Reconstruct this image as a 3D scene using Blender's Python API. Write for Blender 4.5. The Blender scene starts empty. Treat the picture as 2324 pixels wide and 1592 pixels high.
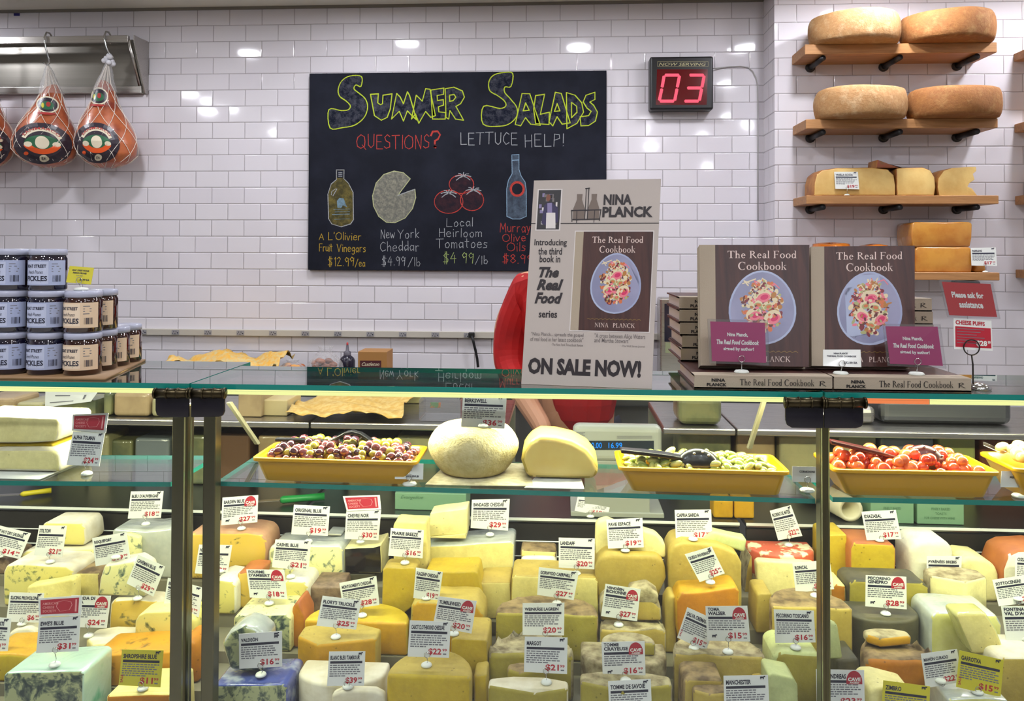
import bpy, math, random
from mathutils import Vector, Matrix
random.seed(7)
PI = math.pi
S = bpy.context.scene
C = S.collection
W, H = 2324, 1592
# ------------------------------------------------------------------ camera
F_PX, YAW, PITCH, ROLL, PY = 1850.0, 0.0607, 0.0195, 0.00345, 538.3
CAMZ = 1.45
cy, sy, cp, sp = math.cos(YAW), math.sin(YAW), math.cos(PITCH), math.sin(PITCH)
FWD = Vector((-sy * cp, cy * cp, sp))
R0 = Vector((cy, sy, 0)); U0 = R0.cross(FWD)
RGT = R0 * math.cos(ROLL) + U0 * math.sin(ROLL)
UPV = U0 * math.cos(ROLL) - R0 * math.sin(ROLL)
cam = bpy.data.cameras.new('camera'); co = bpy.data.objects.new('camera', cam); C.objects.link(co)
cam.sensor_width = 36; cam.lens = F_PX / W * 36
cam.shift_y = -(H / 2 - PY) / W
cam.clip_start = 0.02
M = Matrix((RGT, UPV, -FWD)).transposed().to_4x4(); M.translation = (0, 0, CAMZ)
co.matrix_world = M
S.camera = co
EYE = Vector((0, 0, CAMZ))
def ray(px, py): return FWD + RGT * ((px - W / 2) / F_PX) + UPV * ((PY - py) / F_PX)
def at(px, py, Y):
    r = ray(px, py); return EYE + r * (Y / r.y)
def atz(px, py, Z):
    r = ray(px, py); return EYE + r * ((Z - CAMZ) / r.z)
# ------------------------------------------------------------------ world, exposure
wd = bpy.data.worlds.new('world'); S.world = wd; wd.use_nodes = True
wd.node_tree.nodes['Background'].inputs[0].default_value = (0.9, 0.93, 1, 1)
wd.node_tree.nodes['Background'].inputs[1].default_value = 0.05
vs = S.view_settings
vs.view_transform = 'Standard'; vs.look = 'None'; vs.gamma = 1; vs.use_curve_mapping = False
vs.exposure = 0.0
S.cycles.max_bounces = 9; S.cycles.diffuse_bounces = 3; S.cycles.glossy_bounces = 3
S.cycles.transparent_max_bounces = 24; S.cycles.caustics_reflective = False; S.cycles.caustics_refractive = False
S.cycles.sample_clamp_indirect = 4
YW, YB = 3.707, 3.515                    # back wall, nearer wall with the wooden shelves
CEIL = CAMZ + 1.1455
TW, TH, TX0, TZ0 = .1544, .07607, -2.556, CAMZ + 1.137
LAMP, DOWN = 82.0, 262.0                  # strengths of the case strip lamps and the ceiling downlights
# ------------------------------------------------------------------ materials
def lin(c):
    c = c / 255.0
    return c / 12.92 if c <= .04045 else ((c + .055) / 1.055) ** 2.4
def rgb(*c): return (lin(c[0]), lin(c[1]), lin(c[2]), 1)
_m = {}
class NT:
    def __init__(s, name):
        s.m = bpy.data.materials.new(name); s.m.use_nodes = True; s.t = s.m.node_tree; s.n = s.t.nodes
        s.b = s.n['Principled BSDF']; s.out = s.n['Material Output']
    def add(s, typ, **kw):
        n = s.n.new(typ)
        for k, v in kw.items(): setattr(n, k, v)
        return n
    def L(s, a, b): s.t.links.new(a, b)
    def math(s, op, a, b=None, c=None):
        n = s.add('ShaderNodeMath', operation=op)
        for i, v in enumerate((a, b, c)):
            if v is None: continue
            if isinstance(v, (int, float)): n.inputs[i].default_value = v
            else: s.L(v, n.inputs[i])
        return n.outputs[0]
    def noise(s, scale, detail=3, rough=.55, vec=None, dist=0):
        n = s.add('ShaderNodeTexNoise'); n.inputs['Scale'].default_value = scale; n.inputs['Detail'].default_value = detail
        n.inputs['Roughness'].default_value = rough; n.inputs['Distortion'].default_value = dist
        s.L(vec if vec is not None else s.co(), n.inputs['Vector']); return n.outputs['Fac']
    def co(s):
        if not hasattr(s, '_co'):
            tc = s.add('ShaderNodeTexCoord'); oi = s.add('ShaderNodeObjectInfo')
            ad = s.add('ShaderNodeVectorMath', operation='MULTIPLY_ADD')
            s.L(oi.outputs['Random'], ad.inputs[0]); ad.inputs[1].default_value = (9, 7, 5); s.L(tc.outputs['Object'], ad.inputs[2])
            s._co = ad.outputs[0]
        return s._co
    def ramp(s, fac, stops):
        r = s.add('ShaderNodeValToRGB'); e = r.color_ramp.elements
        while len(e) < len(stops): e.new(.5)
        for i, (p, c) in enumerate(stops): e[i].position = p; e[i].color = c
        s.L(fac, r.inputs[0]); return r.outputs[0]
    def mix(s, fac, a, b):
        n = s.add('ShaderNodeMix', data_type='RGBA')
        for sock, v in ((n.inputs[0], fac), (n.inputs[6], a), (n.inputs[7], b)):
            if isinstance(v, (int, float)): sock.default_value = v
            elif isinstance(v, tuple): sock.default_value = v
            else: s.L(v, sock)
        return n.outputs[2]
    def bump(s, h, strength=.3, dist=.002):
        b = s.add('ShaderNodeBump'); b.inputs['Strength'].default_value = strength; b.inputs['Distance'].default_value = dist
        s.L(h, b.inputs['Height']); return b.outputs[0]
def mat(name, col, rough=.5, metal=0, col2=None, ns=30, lo=.4, hi=.65, bump=None, bs=60, coat=0, spec=.5, emit=0, sss=0, cr=.08):
    if name in _m: return _m[name]
    t = NT(name); b = t.b
    b.inputs['Base Color'].default_value = rgb(*col); b.inputs['Roughness'].default_value = rough
    b.inputs['Metallic'].default_value = metal; b.inputs['Specular IOR Level'].default_value = spec
    if col2: t.L(t.ramp(t.noise(ns, 4), [(lo, rgb(*col)), (hi, rgb(*col2))]), b.inputs['Base Color'])
    if bump: t.L(t.bump(t.noise(bs, 4), bump), b.inputs['Normal'])
    if coat:
        b.inputs['Coat Weight'].default_value = coat; b.inputs['Coat Roughness'].default_value = cr
        if bump: t.L(t.bump(t.noise(bs * .35, 2, dist=1.5), bump * 1.5, .006), b.inputs['Coat Normal'])
    if emit:
        b.inputs['Emission Color'].default_value = rgb(*col); b.inputs['Emission Strength'].default_value = emit
    if sss:
        b.inputs['Subsurface Weight'].default_value = sss; b.inputs['Subsurface Radius'].default_value = (.02, .012, .005); b.inputs['Subsurface Scale'].default_value = .3
    _m[name] = t.m; return t.m
def tile_mat(name, axis):
    t = NT(name); g = t.add('ShaderNodeNewGeometry'); sx = t.add('ShaderNodeSeparateXYZ'); t.L(g.outputs['Position'], sx.inputs[0])
    u = t.math('DIVIDE', t.math('SUBTRACT', sx.outputs[axis], TX0), TW)
    v = t.math('DIVIDE', t.math('SUBTRACT', TZ0, sx.outputs[2]), TH)
    row = t.math('FLOOR', v); par = t.math('FLOORED_MODULO', row, 2.0)
    uu = t.math('ADD', u, t.math('MULTIPLY', t.math('SUBTRACT', 1.0, par), .5))
    col = t.math('FLOOR', uu); fu = t.math('SUBTRACT', uu, col); fv = t.math('SUBTRACT', v, row)
    du = t.math('MULTIPLY', t.math('MINIMUM', fu, t.math('SUBTRACT', 1.0, fu)), TW)
    dv = t.math('MULTIPLY', t.math('MINIMUM', fv, t.math('SUBTRACT', 1.0, fv)), TH)
    d = t.math('MINIMUM', du, dv)
    cx = t.add('ShaderNodeCombineXYZ'); t.L(col, cx.inputs[0]); t.L(row, cx.inputs[1])
    wn = t.add('ShaderNodeTexWhiteNoise', noise_dimensions='3D'); t.L(cx.outputs[0], wn.inputs['Vector'])
    mr = t.add('ShaderNodeMapRange'); mr.inputs[1].default_value = .0007; mr.inputs[2].default_value = .0042; t.L(d, mr.inputs[0])
    mr.interpolation_type = 'SMOOTHSTEP'
    grout = t.math('LESS_THAN', d, .0008)
    tone = t.mix(t.math('MULTIPLY', wn.outputs['Value'], .6), rgb(226, 222, 227), rgb(219, 214, 221))
    t.L(t.mix(grout, tone, rgb(120, 112, 112)), t.b.inputs['Base Color'])
    bn = t.add('ShaderNodeBump'); bn.inputs['Strength'].default_value = .9; bn.inputs['Distance'].default_value = .0016; t.L(mr.outputs[0], bn.inputs['Height'])
    sc = t.add('ShaderNodeVectorMath', operation='MULTIPLY_ADD'); t.L(wn.outputs['Color'], sc.inputs[0])
    sc.inputs[1].default_value = (.034, .034, .034); sc.inputs[2].default_value = (-.017, -.017, -.017)
    ad = t.add('ShaderNodeVectorMath', operation='ADD'); t.L(bn.outputs[0], ad.inputs[0]); t.L(sc.outputs[0], ad.inputs[1])
    nz = t.add('ShaderNodeVectorMath', operation='NORMALIZE'); t.L(ad.outputs[0], nz.inputs[0]); t.L(nz.outputs[0], t.b.inputs['Normal'])
    t.L(t.mix(grout, (.07, .07, .07, 1), (.8, .8, .8, 1)), t.b.inputs['Roughness'])
    return t.m
def glass_mat(name, tint, refl=1.0, rough=0.0, base=.04, haze=0.0):
    t = NT(name); n = t.n; n.remove(t.b)
    lw = t.add('ShaderNodeLayerWeight'); lw.inputs[0].default_value = .5
    f = t.math('MULTIPLY', t.math('ADD', t.math('MULTIPLY', t.math('POWER', lw.outputs['Facing'], 5.0), 1 - base), base), refl)
    tr = t.add('ShaderNodeBsdfTransparent'); tr.inputs[0].default_value = tint
    gl = t.add('ShaderNodeBsdfGlossy'); gl.inputs['Roughness'].default_value = rough
    mx = t.add('ShaderNodeMixShader'); t.L(f, mx.inputs[0]); t.L(tr.outputs[0], mx.inputs[1]); t.L(gl.outputs[0], mx.inputs[2])
    o = mx.outputs[0]
    if haze:
        df = t.add('ShaderNodeBsdfDiffuse'); df.inputs[0].default_value = (.8, .8, .78, 1)
        m2 = t.add('ShaderNodeMixShader'); m2.inputs[0].default_value = haze; t.L(o, m2.inputs[1]); t.L(df.outputs[0], m2.inputs[2]); o = m2.outputs[0]
    t.L(o, t.out.inputs['Surface']); return t.m
def vein_mat(name, base, vein, amount=.5, scale=26, rind=None, gloss=.3, coat=.3):
    if name in _m: return _m[name]
    t = NT(name)
    v = t.noise(scale, 5, .6, dist=1.2); w = t.noise(scale * 3, 3, .6)
    k = t.math('ADD', t.math('MULTIPLY', v, .75), t.math('MULTIPLY', w, .25))
    c = t.ramp(k, [(amount, rgb(*base)), (amount + .05, rgb(*[.5 * (a + b) for a, b in zip(base, vein)])), (amount + .12, rgb(*vein))])
    t.L(c, t.b.inputs['Base Color']); t.b.inputs['Roughness'].default_value = gloss
    t.b.inputs['Coat Weight'].default_value = coat; t.b.inputs['Coat Roughness'].default_value = .12
    t.L(t.bump(k, .4, -.002), t.b.inputs['Normal'])
    _m[name] = t.m; return t.m
def wood_mat(name, a, b, axis_scale=(3, 40, 40), rough=.5):
    t = NT(name); mp = t.add('ShaderNodeMapping'); t.L(t.co(), mp.inputs[0]); mp.inputs['Scale'].default_value = axis_scale
    n1 = t.noise(1.6, 5, .65, vec=mp.outputs[0], dist=.6)
    t.L(t.ramp(n1, [(.3, rgb(*a)), (.7, rgb(*b))]), t.b.inputs['Base Color']); t.b.inputs['Roughness'].default_value = rough
    t.L(t.bump(n1, .15, .001), t.b.inputs['Normal']); return t.m
def steel_mat(name, col, rough=.28, axis=(2, 400, 400)):
    t = NT(name); mp = t.add('ShaderNodeMapping'); t.L(t.co(), mp.inputs[0]); mp.inputs['Scale'].default_value = axis
    n1 = t.noise(1.0, 3, .6, vec=mp.outputs[0]); t.b.inputs['Metallic'].default_value = 1
    t.L(t.mix(n1, rgb(*[c * .88 for c in col]), rgb(*col)), t.b.inputs['Base Color'])
    mr = t.add('ShaderNodeMapRange'); mr.inputs[3].default_value = rough * .8; mr.inputs[4].default_value = rough * 1.25; t.L(n1, mr.inputs[0]); t.L(mr.outputs[0], t.b.inputs['Roughness'])
    return t.m
def emit_mat(name, col, s):
    t = NT(name); t.n.remove(t.b); e = t.add('ShaderNodeEmission'); e.inputs[0].default_value = rgb(*col); e.inputs[1].default_value = s
    t.L(e.outputs[0], t.out.inputs['Surface']); return t.m
def film_mat(name, tint, fac, rough=.15):
    """thin clear plastic: mostly see-through, with crinkled shine"""
    t = NT(name); tr = t.add('ShaderNodeBsdfTransparent'); tr.inputs[0].default_value = tint
    t.b.inputs['Base Color'].default_value = (.85, .85, .86, 1); t.b.inputs['Roughness'].default_value = rough
    bm = t.bump(t.noise(45, 3, .6, dist=2), 1.0, .006); t.L(bm, t.b.inputs['Normal'])
    lw = t.add('ShaderNodeLayerWeight'); lw.inputs[0].default_value = .35; t.L(bm, lw.inputs['Normal'])
    mx = t.add('ShaderNodeMixShader'); f = t.math('ADD', t.math('MULTIPLY', lw.outputs['Facing'], .5), fac)
    t.L(f, mx.inputs[0]); t.L(tr.outputs[0], mx.inputs[1]); t.L(t.b.outputs[0], mx.inputs[2]); t.L(mx.outputs[0], t.out.inputs['Surface'])
    return t.m
# ------------------------------------------------------------------ mesh builder
class MB:
    def __init__(s): s.v = []; s.f = []; s.m = []; s.sm = []
    def face(s, pts, m=0, sm=False):
        b = len(s.v); s.v += [tuple(p) for p in pts]; s.f.append(tuple(range(b, b + len(pts)))); s.m.append(m); s.sm.append(sm)
    def raw(s, vs, fs, m=0, sm=False):
        b = len(s.v); s.v += [tuple(p) for p in vs]
        for f in fs: s.f.append(tuple(b + i for i in f)); s.m.append(m); s.sm.append(sm)
    def hexa(s, p, m=0):
        """p: 8 points, bottom ring 0-3 then top ring 4-7, counter-clockwise from above"""
        s.raw(p, [(3, 2, 1, 0), (4, 5, 6, 7), (0, 1, 5, 4), (1, 2, 6, 5), (2, 3, 7, 6), (3, 0, 4, 7)], m)
    def box(s, x0, x1, y0, y1, z0, z1, m=0):
        s.hexa([(x0, y0, z0), (x1, y0, z0), (x1, y1, z0), (x0, y1, z0), (x0, y0, z1), (x1, y0, z1), (x1, y1, z1), (x0, y1, z1)], m)
    def tube(s, path, r, n=8, m=0, closed=False, caps=True):
        P = [Vector(p) for p in path]; N = len(P); R = r if isinstance(r, (list, tuple)) else [r] * N
        t0 = (P[1] - P[0]).normalized(); a = Vector((0, 0, 1)) if abs(t0.z) < .9 else Vector((1, 0, 0))
        nrm = t0.cross(a).normalized(); vs_ = []
        for i in range(N):
            if closed: t = (P[(i + 1) % N] - P[i - 1]).normalized()
            else: t = (P[min(i + 1, N - 1)] - P[max(i - 1, 0)]).normalized()
            nrm = (nrm - t * nrm.dot(t)).normalized(); bi = t.cross(nrm)
            for k in range(n):
                an = 2 * PI * k / n; vs_.append(P[i] + (nrm * math.cos(an) + bi * math.sin(an)) * R[i])
        fs = []
        for i in range(N if closed else N - 1):
            j = (i + 1) % N
            for k in range(n):
                l = (k + 1) % n; fs.append((i * n + k, i * n + l, j * n + l, j * n + k))
        if caps and not closed: fs += [tuple(range(n - 1, -1, -1)), tuple((N - 1) * n + k for k in range(n))]
        s.raw(vs_, fs, m, True)
    def lathe(s, prof, c=(0, 0, 0), n=24, m=0, sx=1, syy=1, mf=None, a0=0, a1=2 * PI, sm=True):
        """prof: (radius, z) from bottom up; mf(i) gives the material of ring i"""
        full = abs(a1 - a0 - 2 * PI) < 1e-6; k = n if full else n + 1; b = len(s.v)
        for r, z in prof:
            for i in range(k):
                a = a0 + (a1 - a0) * i / n; s.v.append((c[0] + r * math.cos(a) * sx, c[1] + r * math.sin(a) * syy, c[2] + z))
        for j in range(len(prof) - 1):
            for i in range(n):
                i2 = (i + 1) % k; s.f.append((b + j * k + i, b + j * k + i2, b + (j + 1) * k + i2, b + (j + 1) * k + i)); s.m.append(mf(j) if mf else m); s.sm.append(sm)
    def sphere(s, c, rx, ry, rz, m=0, n=12, k=8):
        s.lathe([(max(math.sin(PI * j / k), 1e-4), -math.cos(PI * j / k)) for j in range(k + 1)], (0, 0, 0), n, m)
        cnt = n * (k + 1)
        for i in range(len(s.v) - cnt, len(s.v)):
            x, y, z = s.v[i]; s.v[i] = (c[0] + x * rx, c[1] + y * ry, c[2] + z * rz)
    def prism(s, pts, y0, y1, mfront=0, mside=0, mback=None, msidef=None):
        """outline in the x-z plane (seen from the viewer's side, clockwise or not), from y0 back to y1"""
        area = sum(pts[i][0] * pts[(i + 1) % len(pts)][1] - pts[(i + 1) % len(pts)][0] * pts[i][1] for i in range(len(pts)))
        if area < 0: pts = pts[::-1]
        n = len(pts); A = [(p[0], y0, p[1]) for p in pts]; B = [(p[0], y1, p[1]) for p in pts]; b = len(s.v); s.v += A + B
        s.f.append(tuple(b + i for i in range(n))); s.m.append(mfront); s.sm.append(True)
        s.f.append(tuple(b + n + i for i in range(n - 1, -1, -1))); s.m.append(mside if mback is None else mback); s.sm.append(True)
        for i in range(n):
            j = (i + 1) % n; s.f.append((b + i, b + n + i, b + n + j, b + j))
            dx, dz = pts[j][0] - pts[i][0], pts[j][1] - pts[i][1]
            s.m.append(msidef(dx, dz) if msidef else mside); s.sm.append(True)
    def column(s, pts, z0, z1, mtop=0, mside=0, msf=None):
        """outline in the x-y plane, from z0 up to z1"""
        area = sum(pts[i][0] * pts[(i + 1) % len(pts)][1] - pts[(i + 1) % len(pts)][0] * pts[i][1] for i in range(len(pts)))
        if area < 0: pts = pts[::-1]
        n = len(pts); b = len(s.v); s.v += [(p[0], p[1], z0) for p in pts] + [(p[0], p[1], z1) for p in pts]
        s.f.append(tuple(b + i for i in range(n - 1, -1, -1))); s.m.append(mtop); s.sm.append(True)
        s.f.append(tuple(b + n + i for i in range(n))); s.m.append(mtop); s.sm.append(True)
        for i in range(n):
            j = (i + 1) % n; s.f.append((b + i, b + j, b + n + j, b + n + i)); s.m.append(msf(i) if msf else mside); s.sm.append(True)
    def build(s, name, mats, parent=None, bevel=0, seg=3, ang=35, sub=0):
        if not isinstance(mats, (list, tuple)): mats = [mats]
        me = bpy.data.meshes.new(name)
        org = Vector(parent['_o']) if parent is not None else (Vector([sum(v[i] for v in s.v) / len(s.v) for i in (0, 1)] + [min(v[2] for v in s.v)]))
        me.from_pydata([(v[0] - org.x, v[1] - org.y, v[2] - org.z) for v in s.v], [], s.f)
        for m in mats: me.materials.append(m)
        me.polygons.foreach_set('material_index', s.m); me.polygons.foreach_set('use_smooth', s.sm); me.update()
        o = bpy.data.objects.new(name, me); C.objects.link(o)
        if parent is not None: o.parent = parent; o.location = tuple(org - Vector(parent['_w'])); o['_o'] = tuple(org); o['_w'] = tuple(org)
        else: o.location = org; o['_o'] = tuple(org); o['_w'] = tuple(org)
        if bevel:
            bm = o.modifiers.new('bevel', 'BEVEL'); bm.width = bevel; bm.segments = seg; bm.limit_method = 'ANGLE'; bm.angle_limit = math.radians(ang); bm.harden_normals = False
        if sub:
            sb = o.modifiers.new('sub', 'SUBSURF'); sb.levels = sub; sb.render_levels = sub
        return o
def tag(o, label, cat, group=None, kind=None):
    if label: o['label'] = label
    if cat: o['category'] = cat
    if group: o['group'] = group
    if kind: o['kind'] = kind
    return o
def thing(name, label, cat, loc, group=None):
    o = bpy.data.objects.new(name, None); C.objects.link(o); o.location = loc; o.empty_display_size = .05
    o['_o'] = tuple(loc); o['_w'] = tuple(loc)
    return tag(o, label, cat, group)
def dup(root, loc, label=None, group=None, rotz=None, scale=None):
    r = root.copy(); C.objects.link(r); r.location = loc
    if rotz is not None: r.rotation_euler = (0, 0, rotz)
    if scale: r.scale = scale
    if label: r['label'] = label
    if group: r['group'] = group
    for ch in root.children:
        c = ch.copy(); C.objects.link(c); c.parent = r
        for g in ch.children:
            d = g.copy(); C.objects.link(d); d.parent = c
    return r
# ------------------------------------------------------------------ lettering
_txt = {}
def text_mesh(body, bold=0.0, shear=0.0):
    k = (body, bold, shear)
    if k not in _txt:
        c = bpy.data.curves.new('t', 'FONT'); c.body = body; c.resolution_u = 2; c.offset = bold; c.shear = shear
        o = bpy.data.objects.new('t', c); m = bpy.data.meshes.new_from_object(o)
        vs_ = [(v.co.x, v.co.y) for v in m.vertices]; fs = [tuple(p.vertices) for p in m.polygons]
        bpy.data.objects.remove(o); bpy.data.curves.remove(c); bpy.data.meshes.remove(m)
        x0 = min(v[0] for v in vs_); x1 = max(v[0] for v in vs_); y0 = min(v[1] for v in vs_); y1 = max(v[1] for v in vs_)
        _txt[k] = ([((v[0] - x0) / (x1 - x0), (v[1] - y0) / (y1 - y0)) for v in vs_], fs, (x1 - x0) / (y1 - y0))
    return _txt[k]
def put_text(mb, fn, body, x0, y0, x1, y1, m, bold=.012, h=.0004, shear=0):
    """letters stretched to fill the box x0..x1, y0..y1 of the surface fn(u, v, h)"""
    vs_, fs, _ = text_mesh(body, bold, shear)
    mb.raw([fn(x0 + (x1 - x0) * a, y0 + (y1 - y0) * b, h) for a, b in vs_], fs, m)
def put_rect(mb, fn, x0, y0, x1, y1, m, h=.0003):
    mb.face([fn(x0, y0, h), fn(x1, y0, h), fn(x1, y1, h), fn(x0, y1, h)], m)
def put_poly(mb, fn, pts, m, h=.0003): mb.face([fn(a, b, h) for a, b in pts], m)
def quad_fn(tl, tr, br, bl):
    tl, tr, br, bl = map(Vector, (tl, tr, br, bl)); n = (tr - tl).cross(tl - bl).normalized()
    if n.y > 0: n = -n
    def fn(u, v, h=0): return (bl * (1 - u) + br * u) * (1 - v) + (tl * (1 - u) + tr * u) * v + n * h
    return fn
def board(mb, fn, th, m=0):
    """a flat panel of thickness th under the surface fn"""
    p = [fn(0, 0, -th), fn(1, 0, -th), fn(1, 1, -th), fn(0, 1, -th), fn(0, 0, 0), fn(1, 0, 0), fn(1, 1, 0), fn(0, 1, 0)]
    mb.raw(p, [(3, 2, 1, 0), (4, 5, 6, 7), (0, 1, 5, 4), (1, 2, 6, 5), (2, 3, 7, 6), (3, 0, 4, 7)], m)
# old-style serif capitals and small letters for the cookbook
def _q(*p): return [tuple(p[i:i + 2]) for i in range(0, len(p), 2)]
def _r(x0, y0, x1, y1): return [(x0, y0), (x1, y0), (x1, y1), (x0, y1)]
def _ring(cx, cy_, rx, ry, tx, ty, a0=0, a1=360, n=18):
    out = []; tx *= 1.25; ty *= 1.5
    for i in range(n):
        A = [math.radians(a0 + (a1 - a0) * (i + d) / n) for d in (0, 1)]
        out.append([(cx + rx * math.cos(A[0]), cy_ + ry * math.sin(A[0])), (cx + rx * math.cos(A[1]), cy_ + ry * math.sin(A[1])),
                    (cx + (rx - tx) * math.cos(A[1]), cy_ + (ry - ty) * math.sin(A[1])), (cx + (rx - tx) * math.cos(A[0]), cy_ + (ry - ty) * math.sin(A[0]))])
    return out
def _stem(x, h=1, w=.11, top=True):
    w *= 1.12; return [_r(x, 0, x + w, h), _r(x - .08, 0, x + w + .08, .035)] + ([_r(x - .08, h - .035, x + w + .08, h)] if top else [_q(x - .09, h - .06, x, h - .04, x, h)])
SER = {
 'T': (.74, [_r(.3, 0, .44, 1), _r(.2, 0, .54, .05), _r(.02, .935, .72, 1), _q(.02, .78, .05, .78, .1, .95, .02, .95), _q(.69, .78, .72, .78, .72, .95, .64, .95)]),
 'h': (.58, _stem(.08, 1.04, .09, False) + _ring(.29, .42, .18, .2, .09, .06, 0, 170) + [_r(.38, 0, .47, .44), _r(.3, 0, .55, .035)]),
 'e': (.5, _ring(.25, .31, .22, .33, .09, .045, 5, 320) + [_r(.07, .34, .46, .385)]),
 'R': (.76, _stem(.1) + _ring(.21, .745, .36, .255, .1, .045, -90, 90) + [_q(.3, .5, .42, .5, .76, 0, .62, 0), _r(.6, 0, .8, .035)]),
 'a': (.47, _ring(.2, .17, .17, .19, .08, .05) + [_r(.31, .03, .4, .48), _q(.34, 0, .48, .04, .48, .07, .34, .08)] + _ring(.23, .45, .17, .19, .09, .05, 0, 160)),
 'l': (.26, _stem(.09, 1.04, .09, False)), 'F': (.64, _stem(.1) + [_r(.1, .95, .6, 1), _q(.57, .8, .6, .8, .6, .95, .53, .95), _r(.2, .49, .47, .535), _r(.45, .42, .48, .6)]),
 'o': (.56, _ring(.28, .31, .25, .33, .09, .04)), 'd': (.57, _ring(.25, .31, .22, .33, .09, .045) + [_r(.38, 0, .47, 1.04), _r(.3, 1.0, .4, 1.04), _r(.4, 0, .54, .035)]),
 'C': (.84, _ring(.46, .5, .43, .53, .12, .045, 48, 312, 24) + [_r(.73, .68, .76, .98)]),
 'k': (.56, _stem(.08, 1.04, .09, False) + [_q(.17, .3, .2, .36, .46, .62, .4, .62), _q(.24, .38, .33, .42, .55, 0, .43, 0), _r(.32, .59, .54, .62), _r(.38, 0, .58, .035)]),
 'b': (.57, [_r(.07, 0, .16, 1.04), _q(-.01, .98, .07, 1.0, .07, 1.04)] + _ring(.29, .31, .23, .33, .09, .045)),
 'N': (.86, [_r(.12, 0, .165, 1), _r(.7, 0, .745, 1), _q(.12, 1, .25, 1, .745, 0, .68, 0), _r(.02, 0, .27, .035), _r(.6, .965, .85, 1), _r(.02, .965, .2, 1)]),
 'I': (.36, _stem(.12)), 'A': (.8, [_q(.36, 1, .42, 1, .15, 0, .1, 0), _q(.36, 1, .44, 1, .74, 0, .61, 0), _r(.2, .33, .6, .37), _r(.02, 0, .24, .035), _r(.54, 0, .82, .035)]),
 'P': (.64, _stem(.1) + _ring(.21, .72, .37, .28, .1, .045, -90, 90)), 'L': (.66, _stem(.1) + [_r(.1, 0, .62, .045), _q(.54, 0, .62, 0, .64, .22, .61, .22)]),
 'K': (.8, _stem(.1) + [_q(.21, .42, .21, .47, .64, 1, .7, 1), _q(.3, .56, .4, .64, .8, 0, .66, 0), _r(.52, .965, .78, 1), _r(.58, 0, .84, .035)]), ' ': (.3, [])}
def serif(mb, fn, body, x0, y0, x1, cap, m, h=.0005, sp_=.03):
    """serif line from x0 to x1 with baseline y0 and capitals cap high"""
    tot = sum(SER[c][0] + sp_ for c in body); k = (x1 - x0) / tot; x = 0
    for c in body:
        w, polys = SER[c]
        for i, p in enumerate(polys): mb.face([fn(x0 + (x + a) * k, y0 + b * cap, h + (i % 3) * 2e-5) for a, b in p], m)
        x += w + sp_
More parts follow.
